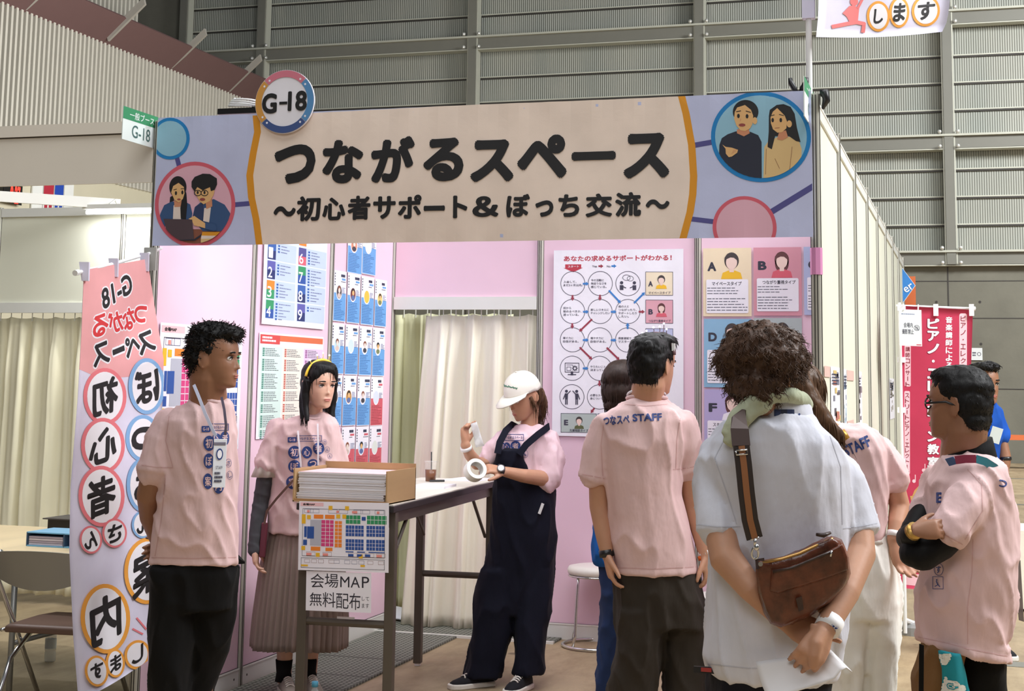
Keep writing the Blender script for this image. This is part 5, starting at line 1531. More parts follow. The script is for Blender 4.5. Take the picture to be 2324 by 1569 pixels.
def fold(me, amp, sc=(7, 7, 3), seed=0, tilt=0.0, lo=None, hi=None):
    """soft creases: ridged noise pushed along the normals"""
    n = len(me.vertices); co = np.empty(n * 3); me.vertices.foreach_get('co', co); co = co.reshape(-1, 3)
    no = np.empty(n * 3); me.vertex_normals.foreach_get('vector', no); no = no.reshape(-1, 3)
    off = Vector((seed * 3.7, seed * 1.3, seed * 2.1)); d = np.empty(n)
    for i in range(n):
        x, y, z = co[i]; a = Vector((x * sc[0], y * sc[1], z * sc[2] + tilt * (x + y) * sc[0])) + off
        r1 = noise.noise(a); r2 = noise.noise(a * 2.1 + Vector((9, 2, 4)))
        d[i] = max(0.0, 1 - abs(r1) * 2.6) ** 2 * .9 + r2 * .4 - .3
    co += no * (d * amp)[:, None]
    me.vertices.foreach_set('co', co.ravel()); me.update()


def ering(c, a, b, n=26, pw=2.3, ax=None, bx=None):
    ax, bx = ax or FLATR, bx or FLATF; R = []
    for j in range(n):
        t = 2 * PI * j / n; ct, st = math.cos(t), math.sin(t)
        R.append(Vector(c) + ax * (a * math.copysign(abs(ct) ** (2 / pw), ct)) + bx * (b * math.copysign(abs(st) ** (2 / pw), st)))
    return R


class Fig:
    def __init__(s, label, d, u, skin='mid', yaw=0.0, group=None):
        s.d = d; s.k = d / FOC; p = U(u, 1300, d); s.floor = Vector((p.x, p.y, 0))
        s.o = thing('person', s.floor, label, 'person', group); s.sk = SKIN[skin]; s.body = MB(); s.yaw = yaw

    def P(s, u, v, dd=0.0):
        return U(u, v, s.d + dd)

    def r(s, px):
        return px * s.k

    def rows(s, rows, mb, mat, pw=2.4, grow=0.0, n=28):
        """loft from rows (v, u_left, u_right, half depth in metres, depth shift)"""
        R = []
        for row in rows:
            v, a, b = row[:3]; th = row[3]; dd = row[4] if len(row) > 4 else 0
            R.append(ering(s.P((a + b) / 2, v, dd), s.r((b - a) / 2) + grow, th + grow, n, pw))
        mb.loft(R, mat); return mb

    def limb(s, pts, mb, mat, n=14, k=1.0):
        """tube through (u, v, dd, radius px); on the body the part under the sleeve is kept slimmer"""
        if mb is s.body:
            pts = [(q[0], q[1], q[2], q[3] * (.66 if i == 0 else .88 if i == 1 else 1)) for i, q in enumerate(pts)]
        P = [s.P(*q[:3]) for q in pts]; mb.tube(P, [s.r(q[3]) * k for q in pts], mat, n)
        for p, q in zip(P, pts):
            rr = s.r(q[3]) * k * .98; mb.ell(p, (rr, rr, rr), mat, nu=12, nv=8)
        return mb

    def cloth(s, mb, name, voxel=.009, it=2, amp=.005, sc=(7, 7, 3), seed=1, tilt=0.0):
        me = remesh(mb, voxel, it, name)
        if amp:
            fold(me, amp, sc, seed, tilt)
        return link(name, me, s.o)

    # -------------------------------------------------------------- head
    def head(s, u, v, h=.232, face=0.0, nod=0.0, tilt=0.0, dd=0.0, eyes=True, ears=True, wide=1.0, female=False):
        """face: 0 looks at the camera, +90 to the picture right, 180 away; nod down positive (degrees)"""
        f = math.radians(face); fw = FLATR * math.sin(f) - FLATF * math.cos(f); up = Vector((0, 0, 1))
        right = fw.cross(up).normalized()
        q = Matrix.Rotation(math.radians(-nod), 3, right); fw = q @ fw; up = q @ up
        q = Matrix.Rotation(math.radians(tilt), 3, fw); up = q @ up; right = q @ right
        s.hc = s.P(u, v, dd); s.hf, s.hu, s.hr, s.hh = fw, up, right, h
        L = lambda x, y, z: s.hc + right * (x * h) + fw * (y * h) + up * ((z - .5) * h); s.L = L
        prof = [(0, .05, .30, .12), (.02, .12, .365, .05), (.06, .17, .395, -.02), (.12, .215, .405, -.12), (.20, .25, .405, -.25), (.28, .275, .40, -.31), (.36, .295, .395, -.36), (.44, .308, .385, -.40), (.50, .318, .37, -.42),
                (.57, .326, .395, -.435), (.65, .332, .395, -.44), (.74, .33, .375, -.435), (.82, .31, .335, -.41), (.89, .27, .265, -.35), (.95, .20, .17, -.24), (.985, .12, .08, -.13), (1.0, .03, .0, -.04)]
        n = 36; R = []
        for z, w, yf, yb in prof:
            w *= wide; ring = []
            for j in range(n):
                t = 2 * PI * j / n; st, ct = math.sin(t), math.cos(t); c0 = (yf * .15 + yb * .1) if z > .1 else yf * .55
                x = w * math.copysign(abs(ct) ** .9, ct); y = c0 + (yf - c0) * abs(st) ** .95 if st >= 0 else c0 + (yb - c0) * abs(st) ** .95
                if .44 < z < .56 and st > 0:          # eye sockets
                    for sx in (-1, 1):
                        y -= .035 * math.exp(-((x - sx * .135) / .06) ** 2 - ((z - .5) / .04) ** 2)
                if .3 < z < .42 and st > .3:
                    y += .008 * math.exp(-((abs(x) - .19) / .06) ** 2)
                ring.append(L(x, y, z))
            R.append(ring)
        b = s.body; b.loft(R, s.sk)
        # nose
        nl = .075 if not female else .062
        b.loft([[L(sx * .026, .37, .535), L(0, .40, .54), L(-sx * .026, .37, .535), L(0, .34, .535)] for sx in (1,)] + [[L(.035, .38, .43), L(0, .405 + nl * .55, .43), L(-.035, .38, .43), L(0, .33, .43)]] + [[L(.055, .385, .345), L(0, .405 + nl, .355), L(-.055, .385, .345), L(0, .33, .34)]] + [[L(.045, .38, .315), L(0, .405 + nl * .5, .312), L(-.045, .38, .315), L(0, .34, .31)]], s.sk)
        b.ell(L(0, .405 + nl * .55, .345), (.03 * h * 1.1, .03 * h, .026 * h), s.sk, nu=10, nv=8)
        for sx in (-1, 1):
            b.ell(L(sx * .04, .40, .335), (.022 * h,) * 3, s.sk, nu=8, nv=6)
        q3 = Matrix((right, fw, up)).transposed()
        b.ell(L(0, .395, .222), (.095 * h, .035 * h, .022 * h), s.sk, q3, nu=12, nv=8); b.ell(L(0, .39, .182), (.08 * h, .035 * h, .024 * h), s.sk, q3, nu=12, nv=8)
        b.ell(L(0, .36, .06), (.08 * h, .05 * h, .05 * h), s.sk, q3, nu=12, nv=8)
        for sx in (-1, 1):
            b.ell(L(sx * .135, .385, .575), (.09 * h, .03 * h, .018 * h), s.sk, q3, nu=10, nv=6)
        if ears:
            for sx in (-1, 1):
                e = Matrix.Rotation(sx * .35, 3, up) @ q3
                b.ell(L(sx * .325 * wide, -.03, .45), (.022 * h, .075 * h, .125 * h), s.sk, e, nu=10, nv=8)
                b.tube([L(sx * (.335 * wide + .02 * math.sin(t)), -.03 - .085 * math.sin(t) - .02, .46 + .135 * math.cos(t)) for t in [i * PI / 8 for i in range(-1, 9)]], .018 * h, s.sk, 6)
        if eyes:
            for sx in (-1, 1):
                c = L(sx * .135, .316, .495); e = MB(); e.ell(c, (.053 * h, .053 * h, .040 * h), EYEW, q3, nu=16, nv=12)
                e.ell(c + fw * (.026 * h), (.029 * h, .030 * h, .029 * h), IRIS, q3, nu=12, nv=8); e.build('eye', s.o, True)
                lid = MB(); lid.tube([L(sx * .135 + x_, .372 - 1.1 * x_ * x_ * 6, .522 - x_ * x_ * 6) for x_ in (-.062, -.035, 0, .035, .062)], [.006 * h, .012 * h, .014 * h, .012 * h, .006 * h], HBLK, 6); lid.build('eyelashes', s.o, True)
                br = MB(); br.tube([L(sx * (.135 + x_), .402 - x_ * x_ * 3.2 - max(0, x_) * .25, .59 + .012 * (1 - (x_ / .08) ** 2)) for x_ in (-.08, -.04, 0, .04, .085)], [.009 * h, .016 * h, .017 * h, .014 * h, .006 * h], HBLK, 6); br.build('eyebrow', s.o, True)
            lp = MB(); lp.ell(L(0, .412, .219), (.082 * h, .024 * h, .014 * h), LIP, q3, nu=14, nv=8); lp.ell(L(0, .408, .186), (.07 * h, .026 * h, .017 * h), LIP, q3, nu=14, nv=8); lp.build('lips', s.o, True)
        return s

    def neck(s, u, v, rpx, dd=0.0):
        a = s.L(0, -.10, .18); b = s.P(u, v, dd); m_ = (a + b) / 2
        s.body.tube([s.L(0, -.08, .34), a, m_, b, b + Vector((0, 0, -.05))], [s.r(rpx) * .98, s.r(rpx), s.r(rpx) * 1.02, s.r(rpx) * 1.06, s.r(rpx) * 1.1], s.sk, 18)

    # -------------------------------------------------------------- hair
    def hair(s, ells, mat, strands=300, length=.06, width=.004, curl=0.0, noise_amp=.006, noise_sc=28, down=.6, lift=.25, seed=1, locks=(), name='hair', voxel=.006, fy=.2, fz=.78, ez=0.0):
        """ells: (x, y, z, rx, ry, rz) in head units; locks: list of ([(x,y,z)...], r0, r1)"""
        q3 = Matrix((s.hr, s.hf, s.hu)).transposed(); b = MB(); h = s.hh
        for x, y, z, a, c, d in ells:
            b.ell(s.L(x, y, z), (a * h, c * h, d * h), mat, q3, nu=24, nv=16)
        for pts, r0, r1 in locks:
            n = len(pts); b.tube([p if isinstance(p, Vector) else s.L(*p) for p in pts], [(r0 + (r1 - r0) * i / (n - 1)) * h for i in range(n)], mat, 10)
        me = remesh(b, voxel, 2, name)
        for v in me.vertices:
            p = v.co; nn = noise.noise(p * noise_sc + Vector((seed, 0, 0))) + .5 * noise.noise(p * noise_sc * 2.3)
            v.co = p + v.normal * (nn * noise_amp)
        me.update()
        out = MB(); out.slot(mat); r = random.Random(seed)
        polys = list(me.polygons); areas = np.cumsum([p.area for p in polys]); tot = areas[-1]
        for _ in range(strands):
            p = polys[int(np.searchsorted(areas, r.random() * tot))]; n = p.normal.copy(); c = p.center.copy()
            lp = c - s.hc
            zz_ = lp.dot(s.hu) / h + .5
            if (lp.dot(s.hf) > fy * h and zz_ < fz) or (ez and lp.dot(s.hf) > -.14 * h and zz_ < ez):
                continue
            t = Vector((0, 0, -1)); t = (t - n * t.dot(n)); t = t.normalized() if t.length > .05 else Vector((r.uniform(-1, 1), r.uniform(-1, 1), 0)).normalized()
            side = n.cross(t); dr = (t * down + n * lift * r.uniform(.3, 1.2) + side * r.uniform(-1, 1) * min(.6, .08 + lift * 2)).normalized()
            Ls = length * r.uniform(.6, 1.3); seg = 6; pos = c - n * .004; pts = []; ph = r.uniform(0, 6.3)
            for i in range(seg + 1):
                w = curl * (i / seg); pts.append(pos + side * (w * math.sin(ph + i * 1.5)) + n * (w * math.cos(ph + i * 1.5)))
                pos = pos + dr * (Ls / seg); dr = (dr + Vector((0, 0, -.12 if lift > .09 else -.4)) - n * (.08 * lift if lift > .09 else .10)).normalized()
            out.tube(pts, [width * (1 - .85 * (i / seg) ** 1.5) for i in range(seg + 1)], mat, 4)
        sv = [tuple(v.co) for v in me.vertices]; sf = [tuple(p.vertices) for p in me.polygons]
        out.add(sv, sf, mat); bpy.data.meshes.remove(me)
        return out.build(name, s.o, True, fix=False)

    # -------------------------------------------------------------- hand
    def hand(s, wrist, dirv, palm, side=1, curl=(.35, .4, .45, .5), k=1.0, thumb=.3, spread=.06, mb=None, tdir=None):
        """wrist point, direction of the hand, way the palm faces; side=+1 puts the thumb on dir x palm"""
        b = mb or s.body; y = Vector(dirv).normalized(); z = Vector(palm); z = (z - y * z.dot(y)).normalized(); x = y.cross(z) * side
        W = Vector(wrist)
        def rg(t, w, th, sh=0):
            return ering(W + y * t * k + z * sh * k, w * k, th * k, 16, 2.4, x, z)
        b.loft([rg(-.01, .024, .019), rg(.02, .029, .018), rg(.05, .038, .017), rg(.08, .041, .0145), rg(.094, .036, .011)], s.sk)
        for i, (ox, ln, rr) in enumerate(((.031, .068, .0088), (.0105, .078, .0090), (-.0105, .073, .0086), (-.030, .057, .0078))):
            p = W + y * (.088 - abs(ox + .01) * .18) * k + x * ox * k; d = (y + x * (ox * spread / .03)).normalized(); pts = [p - d * .012 * k, p]
            ang = curl[i]
            for sg in (.44, .31, .25):
                d = (Matrix.Rotation(ang, 3, d.cross(z).normalized()) @ d); p = p + d * ln * sg * k; pts.append(p); ang = curl[i] * 1.15
            b.tube(pts, [rr * k, rr * k * 1.02, rr * k * .98, rr * k * .9, rr * k * .74], s.sk, 8); b.ell(pts[-1], (rr * k * .74,) * 3, s.sk, nu=8, nv=6)
        td = Vector(tdir).normalized() if tdir is not None else (y * .75 + x * .6 + z * thumb).normalized()
        p = W + y * .018 * k + x * .024 * k + z * .004 * k; p1 = p + td * .032 * k; d2 = (td + y * .35 + z * thumb * .4).normalized(); p2 = p1 + d2 * .03 * k; p3 = p2 + (d2 + y * .2 - x * .1).normalized() * .024 * k
        b.tube([p - td * .01 * k, p, p1, p2, p3], [.014 * k, .0135 * k, .0115 * k, .0100 * k, .0078 * k], s.sk, 10); b.ell(p3, (.0078 * k,) * 3, s.sk, nu=8, nv=6)

    def finish_body(s, voxel=.0055, it=1):
        me = remesh(s.body, voxel, it, 'body'); return link('body', me, s.o)

    # -------------------------------------------------------------- shoe
    def shoe(s, heel, ang, mat, sole, L=.27, w=.048, lace=None, hi=.085, z0=0.0):
        """heel point on the floor; ang: 0 toes to the camera, +90 to the picture right"""
        f = math.radians(ang); y = FLATR * math.sin(f) - FLATF * math.cos(f); x = Vector((y.y, -y.x, 0)); c = Vector(heel); c.z = z0
        sol = [(-.035, .5), (-.02, .85), (.03, .92), (.10, .88), (.16, 1.02), (.20, 1.0), (.235, .7), (.25, .35)]
        k = L / .285
        b = MB(); b.loft([[c + y * t * k + x * (w * q * sg) + Vector((0, 0, zz)) for sg, zz in ((-1, .0), (1, .0), (1, .026), (-1, .026))] for t, q in sol], sole); b.build('sole', s.o, bevel=.006)
        up = [(-.03, .45, .075), (-.015, .72, hi), (.04, .78, hi), (.09, .76, hi * .92), (.14, .85, .062), (.18, .86, .050), (.215, .68, .042), (.235, .4, .034)]
        b = MB(); rings = []
        for t, q, hh in up:
            rings.append([c + y * t * k + x * (w * q * math.cos(a)) + Vector((0, 0, .022 + (hh - .022) * max(0, math.sin(a)) ** .8)) for a in [PI * j / 10 for j in range(11)]])
        b.loft(rings, mat, closed=True); o = b.build('shoe', s.o, True)
        if lace:
            for i in range(5):
                t = .075 + i * .02; hh = hi * .92 - (hi * .92 - .056) * i / 4
                lb = MB(); lb.tube([c + y * (t + .006 * sg * sg) * k + x * (w * .45 * sg) + Vector((0, 0, hh + .007 - .010 * sg * sg)) for sg in (-1, -.5, 0, .5, 1)], .004, lace, 6); lb.build('lace', o, True)
        return o

    # -------------------------------------------------------------- prints on cloth
    def print_on(s, target, sheet_fn, mat_name, u0, v0, u1, v1, lift=.0022, cellpx=6, zoom=None):
        """lays a print, measured in the photo, onto the cloth surface"""
        w, h = u1 - u0, v1 - v0; sh = Sheet(w, h, [(u0, v0), (u1, v0), (u1, v1), (u0, v1)], zoom); sheet_fn(sh)
        bm = bmesh.new(); lay = bm.verts.layers.float.new('lay'); mats = []
        for pts, faces, mt, L in sh.P:
            if mt not in mats:
                mats.append(mt)
            V = []
            for x, y in pts:
                v = bm.verts.new((x, y, 0)); v[lay] = L; V.append(v)
            for f in faces:
                try:
                    bm.faces.new([V[i] for i in f]).material_index = mats.index(mt)
                except ValueError:
                    pass
        for ax, tot in ((0, w), (1, h)):
            n = max(1, int(tot / cellpx))
            for i in range(1, n):
                co = [0, 0, 0]; no = [0, 0, 0]; co[ax] = tot * i / n; no[ax] = 1
                bmesh.ops.bisect_plane(bm, geom=bm.verts[:] + bm.edges[:] + bm.faces[:], plane_co=co, plane_no=no)
        me = target.data; mw = target.matrix_world
        bvh = BVHTree.FromPolygons([mw @ v.co for v in me.vertices], [tuple(p.vertices) for p in me.polygons])
        c = Vector(CAM); dead = []
        for v in bm.verts:
            d = Vector(ray(u0 + v.co.x, v0 + v.co.y)).normalized(); hit, nn, _, _ = bvh.ray_cast(c, d)
            if hit is None:
                dead.append(v); continue
            if nn.dot(d) > 0:
                nn = -nn
            v.co = hit + nn * (lift + v[lay] * .0006)
        bmesh.ops.delete(bm, geom=dead, context='VERTS')
        # drop triangles that jumped over a fold
        big = [f for f in bm.faces if max(e.calc_length() for e in f.edges) > .05]
        bmesh.ops.delete(bm, geom=big, context='FACES')
        m2 = bpy.data.meshes.new(mat_name); bm.normal_update(); bm.to_mesh(m2); bm.free()
        for mt in mats:
            m2.materials.append(mt)
        return link(mat_name, m2, target)


def ribbon(s, pts, w, mat, name, parent, t=.003, nrm=None):
    """flat strap through 3D points"""
    b = MB(); R = []; P = [Vector(p) for p in pts]
    for i in range(len(P)):
        d = (P[min(i + 1, len(P) - 1)] - P[max(i - 1, 0)]).normalized(); n = nrm[i] if nrm else -FLATF
        x = d.cross(n).normalized() * w / 2; n = x.cross(d).normalized() * t / 2
        R.append([P[i] + x + n, P[i] - x + n, P[i] - x - n, P[i] + x - n])
    b.loft(R, mat); return b.build(name, parent, 'auto')
# ------------------------------------------------------------------ the people
BLKT = M('trousers_black', (9, 9, 10), .8, kind='fabric', bump=.25); RNG = M('print_outline', (60, 74, 130), .6)


def tee_print(zoom, tag1, tag2, circles, rings):
    def f(sh):
        sh.zoom = zoom
        x0, y0, x1, y1 = tag1; sh.rrect(x0, y0, x1, y1, 6, NV, 0); sh.text('G-18', x0 + (x1 - x0) * .15, y0 + (y1 - y0) * .25, x1 - (x1 - x0) * .15, y1 - (y1 - y0) * .25, TPK, .02, lay=1)
        x0, y0, x1, y1 = tag2; sh.frame(x0, y0, x1, y1, (y1 - y0) * .09, NV, 0); sh.text('つながるスペース', x0 + (x1 - x0) * .06, y0 + (y1 - y0) * .26, x1 - (x1 - x0) * .06, y1 - (y1 - y0) * .26, NV, .02, lay=1)
        for cx, cy, rx, ry, ch in circles:
            sh.circ(cx, cy, rx, NV, ry, 26, 0); sh.text(ch, cx - rx * .62, cy - ry * .62, cx + rx * .62, cy + ry * .62, TPK, .02, lay=1)
        for cx, cy, rx, ry, ch in rings:
            sh.ring(cx, cy, rx, rx * .1, NV, ry, 20, 0); sh.text(ch, cx - rx * .55, cy - ry * .55, cx + rx * .55, cy + ry * .55, NV, .01, lay=1)
    return f


def legs_core(f, hips, foot_v):
    for (u, v, dd), (u2, dd2) in zip(hips, foot_v):
        p0 = f.P(u, v, dd); a, b_ = f.P(u2, 1400, dd2), f.P(u2, 1600, dd2); p1 = a.lerp(b_, (a.z - .06) / (a.z - b_.z))
        f.body.tube([p0, p0.lerp(p1, .5), p1], [.062, .044, .034], f.sk, 12)


# ---- man in pink tee with the lanyard, standing before the flag ---------------------------------
f = Fig('man in pink tee with a lanyard, hands behind his back, beside the banner flag', 6.0, 430, 'tan')
f.head(487, 812, .236, face=78, nod=2, dd=-.02)
f.neck(472, 902, 41)
f.rows([(925, 432, 512, .05), (960, 385, 520, .085), (1050, 375, 520, .09), (1200, 365, 520, .09), (1300, 365, 515, .09)], f.body, f.sk)
legs_core(f, [(400, 1290, 0), (480, 1290, .05)], [(392, 0), (452, .12)])
f.limb([(384, 985, .0, 30), (350, 1065, -.05, 32), (338, 1125, -.02, 28), (340, 1175, .06, 23), (356, 1228, .16, 16)], f.body, f.sk)
f.limb([(510, 980, .12, 26), (508, 1080, .18, 26), (480, 1160, .24, 22), (400, 1236, .22, 16)], f.body, f.sk)
f.hand(f.P(356, 1228, .16), FLATR * .8 + Vector((0, 0, -.4)) + FLATF * .2, FLATF, 1, (.7, .7, .7, .7))
f.hand(f.P(395, 1236, .22), -FLATR * .9 + Vector((0, 0, -.35)), -FLATF, 1, (.8, .8, .8, .8))
f.finish_body()
t = MB(); T = TPK
f.rows([(905, 436, 520, .060, .02), (914, 424, 524, .075), (930, 396, 528, .10), (955, 372, 532, .12), (1000, 364, 536, .13), (1070, 366, 538, .135), (1150, 357, 536, .135), (1215, 344, 538, .135), (1250, 341, 540, .13), (1268, 341, 541, .128), (1269, 340, 542, .131), (1279, 341, 542, .131)], t, T)
f.limb([(386, 958, -.01, 34), (366, 1000, -.03, 37), (355, 1050, -.05, 38), (352, 1068, -.05, 38.5)], t, T)
t.tube([f.P(353, 1056, -.05), f.P(351, 1072, -.055)], [f.r(39.5)] * 2, T, 18)
f.limb([(505, 958, .08, 30), (508, 1040, .17, 32)], t, T)
sh_ = f.cloth(t, 'shirt', .0085, 2, .011, (10.2, 10.2, 6.5), 1, .5)
f.print_on(sh_, lambda sh: [sh.line(l_, 2.0, M('seam_pink', (206, 166, 164), .8), 0) for l_ in ([(338, 1266), (440, 1268), (545, 1265)], [(322, 1056), (355, 1061), (392, 1062)], [(384, 945), (376, 1000), (392, 1060)], [(376, 1080), (366, 1180), (352, 1262)],)], 'hem_stitching', 320, 930, 548, 1285, cellpx=6, lift=.0008)
b = MB(); b.tube([f.P(478, 893, 0) + FLATR * (.074 * math.cos(a)) + FLATF * (.066 * math.sin(a)) + Vector((0, 0, -.024 + .018 * math.cos(a + PI))) for a in [i * PI / 12 for i in range(25)]], .008, T, 8); b.build('collar', f.o, True)
z = (330, 720, 2.904)
f.print_on(sh_, tee_print(z, (370, 718, 428, 758), (428, 704, 545, 746), [(420, 832, 38, 50, '初'), (470, 815, 34, 48, '心'), (522, 800, 30, 48, '者'), (418, 948, 34, 50, 'ぼ'), (466, 1000, 26, 40, 'っ'), (412, 1082, 32, 52, '案'), (482, 1112, 34, 52, '内')], [(545, 962, 20, 28, 'さ'), (553, 1042, 20, 28, 'し')]), 'tee_print', 452, 955, 545, 1130)
t = MB(); f.rows([(1245, 356, 528, .115), (1300, 346, 536, .125), (1380, 348, 530, .12)], t, BLKT)
f.rows([(1285, 342, 440, .115, -.01), (1400, 341, 440, .11, -.02), (1500, 341, 436, .105, -.03), (1600, 342, 428, .095, -.03), (1728, 346, 424, .085, -.03)], t, BLKT); f.rows([(1285, 440, 542, .11, .03), (1340, 436, 541, .11, .04), (1400, 428, 538, .105, .06), (1480, 416, 522, .10, .09), (1569, 400, 483, .095, .12), (1722, 400, 470, .085, .12)], t, BLKT)
f.cloth(t, 'trousers', .010, 2, .012, (8.0, 8.0, 3.6), 2)
b = MB(); b.loft([[f.P(532, 1262, .02), f.P(540, 1258, .05), f.P(540, 1280, .05), f.P(532, 1282, .02)], [f.P(556, 1276, .03), f.P(556, 1275, .04), f.P(555, 1280, .04), f.P(555, 1280, .03)]], BLKT); b.build('shirt_tail', f.o)
f.hair([(0, -.09, .70, .37, .40, .36), (0, -.21, .54, .345, .30, .34), (0, .06, .90, .34, .36, .19), (0, .26, .92, .28, .20, .12), (0, -.26, .32, .25, .17, .24), (.0, -.12, .93, .33, .3, .16)], HBLK, 1100, .022, .0026, .007, .011, 44, .15, .7, 3, ez=.64)
LN = M('lanyard_pale', (196, 200, 222), .6)
for pts, wdt in (([(440, 874, -.10), (450, 898, -.135), (466, 940, -.155), (482, 975, -.16), (490, 990, -.162)], .012), ([(503, 902, -.09), (509, 930, -.135), (513, 965, -.158), (511, 988, -.163)], .010)):
    ribbon(f, [f.P(*q) for q in pts], wdt, LN if wdt > .011 else M('lanyard_dark', (84, 74, 92), .6), 'lanyard', f.o)
b = MB(); c = f.P(498, 1052, -.168); b.box(c, (.050, .004, .185), M('badge_holder', (228, 230, 236), .3), Matrix.Rotation(YAW + .3, 3, 'Z')); b.box(c + Vector((0, -.003, .075)), (.046, .003, .012), M('badge_grey', (120, 116, 130), .5), Matrix.Rotation(YAW + .3, 3, 'Z'))
b.build('name_badge', f.o, bevel=.002)
s = Sheet(.05, .18); s.circ(.025, .055, .013, NV, .022, lay=0); s.circ(.025, .055, .009, FW_, .016, lay=1); s.text('STAFF', .012, .10, .038, .112, FI, 0, lay=0); s.scribble(.008, .12, .042, .165, 3, FI, .6, 0, 3)
s.build('badge_print', c - (FLATR * .9553 + FLATF * .2955) * .025 + Vector((0, 0, .09)) - FLATF * .0034, FLATR * .9553 + FLATF * .2955, (0, 0, -1), FW_, parent=f.o, nosheet=True)
f.shoe(f.P(385, 1730, .05), 60, BLKT, M('sole_dark', (40, 38, 36), .6)); f.shoe(f.P(440, 1725, .14), 60, BLKT, M('sole_dark'))

# ---- woman with the glowing headband -------------------------------------------------------------
f = Fig('woman in pink tee, pleated skirt and yellow headband behind the tall table', 7.35, 660, 'light')
f.head(724, 872, .222, face=38, nod=6, dd=-.01, female=True)
f.neck(712, 948, 18)
f.rows([(960, 665, 752, .05), (1000, 632, 758, .07), (1200, 632, 762, .08), (1300, 625, 765, .09)], f.body, f.sk)
legs_core(f, [(650, 1300, 0), (715, 1300, .06)], [(645, 0), (702, .05)])
f.limb([(634, 990, .0, 17), (606, 1060, -.03, 18), (592, 1140, -.03, 16), (582, 1205, -.06, 14), (578, 1240, -.08, 11.5)], f.body, f.sk)
f.limb([(752, 985, .03, 18), (764, 1070, .02, 18), (750, 1120, -.12, 15), (722, 1128, -.22, 12)], f.body, f.sk)
f.hand(f.P(578, 1238, -.08), Vector((.12, 0, -1)), FLATR, -1, (.3, .35, .4, .45), .95)
f.hand(f.P(722, 1128, -.22), -FLATF + FLATR * -.2, Vector((0, 0, -1)), -1, (.3, .3, .3, .3), .92)
f.finish_body(.005)
t = MB()
f.rows([(938, 688, 748, .045, .01), (948, 668, 758, .065), (962, 632, 768, .085), (1000, 620, 772, .10), (1060, 618, 772, .105), (1120, 614, 774, .105), (1180, 606, 776, .11), (1200, 604, 777, .112), (1201, 603, 778, .114), (1210, 603, 778, .114)], t, T)
f.limb([(630, 974, 0, 24), (618, 1020, -.02, 27), (607, 1052, -.03, 28)], t, T); t.tube([f.P(608, 1049, -.03), f.P(605, 1058, -.03)], [f.r(29.5)] * 2, T, 18)
f.limb([(752, 975, .02, 20), (764, 1030, .03, 25), (768, 1058, .03, 26)], t, T)
sh_ = f.cloth(t, 'shirt', .0085, 2, .011, (11.9, 11.9, 6.5), 4, .4)
b = MB(); b.tube([f.P(716, 936, 0) + FLATR * (.062 * math.cos(a)) + FLATF * (.056 * math.sin(a)) + Vector((0, 0, -.016 + .014 * math.sin(a))) for a in [i * PI / 12 for i in range(25)]], .007, T, 8); b.build('collar', f.o, True)
z = (560, 800, 3.9225)
f.print_on(sh_, tee_print(z, (366, 755, 445, 802), (445, 742, 666, 792), [(427, 890, 58, 58, '初'), (536, 890, 46, 54, '心'), (640, 855, 50, 54, '者'), (425, 1015, 55, 56, 'ぼ'), (590, 992, 48, 42, 'っ'), (412, 1158, 60, 60, '案'), (500, 1150, 40, 46, '内')], [(692, 800, 20, 24, 'さ'), (716, 866, 22, 28, 'ん'), (738, 925, 20, 26, 'ん'), (652, 952, 16, 24, 'ち')]), 'tee_print', 640, 980, 768, 1115, cellpx=5)
RUF = M('ruffle_beige', (196, 184, 174), .75, kind='fabric'); ARM = M('arm_cover_grey', (74, 74, 78), .7, kind='fabric', bump=.4)
b = MB(); ring0 = []
c0, c1 = f.P(605, 1054, -.03), f.P(600, 1083, -.03)
b.loft([[p + (FLATR * math.cos(a) + FLATF * math.sin(a)) * rr * (1 + .08 * math.sin(9 * a) * k) for a in [2 * PI * j / 48 for j in range(48)]] for p, rr, k in ((c0, .050, 0), (c0.lerp(c1, .5), .056, .7), (c1, .061, 1.4))], RUF); b.build('sleeve_ruffle', f.o, True)
t = MB(); f.limb([(606, 1065, -.03, 20), (592, 1140, -.03, 18.5), (582, 1205, -.06, 17), (577, 1238, -.08, 14), (577, 1250, -.085, 15)], t, ARM); f.cloth(t, 'arm_cover', .006, 2, .004, (9, 9, 16), 3)
# pleated skirt
SK = M('skirt_taupe', (150, 132, 124), .65, kind='fabric', bump=.2); b = MB(); R = []
for v, a, b_, th, am in ((1196, 612, 768, .105, .0), (1230, 602, 774, .12, .004), (1300, 592, 780, .15, .010), (1400, 581, 784, .18, .015), (1452, 577, 782, .195, .017), (1468, 577, 781, .196, .018)):
    rr = []
    for j in range(168):
        q = 2 * PI * j / 168; ph = 40 * q + 1.2 * math.sin(3 * q) + .8 * math.sin(7 * q); g = am * (math.sin(ph) + .4 * math.sin(ph * .31))
        rr.append(f.P((a + b_) / 2, v, .02) + FLATR * ((f.r((b_ - a) / 2) + g) * math.cos(q)) + FLATF * ((th + g) * math.sin(q)) + Vector((0, 0, .006 * math.sin(3 * q) * (v > 1400))))
    R.append(rr)
b.loft(R, SK); o = b.build('skirt', f.o, True)
SOK = M('sock_black', (18, 17, 18), .8, kind='fabric')
b = MB()
for u, v0, dd in ((645, 1497, 0), (702, 1494, .05)):
    p0 = f.P(u, v0, dd); p1 = Vector((p0.x, p0.y, .07)); b2 = MB(); b2.tube([p0, p0.lerp(p1, .6), p1], [.042, .036, .042], SOK, 16); b2.build('sock', f.o, True)
SN = M('sneaker_grey', (158, 148, 138), .7, kind='fabric'); SO = M('sole_pale', (206, 202, 192), .5); LC = M('lace_white', (222, 214, 204), .6)
for u, dd in ((648, 0), (703, .05)):
    p = f.P(u, 1500, dd); f.shoe((p.x, p.y, 0) + np.array(FLATF) * .02, 18, SN, SO, .25, .045, LC, z0=.0125)
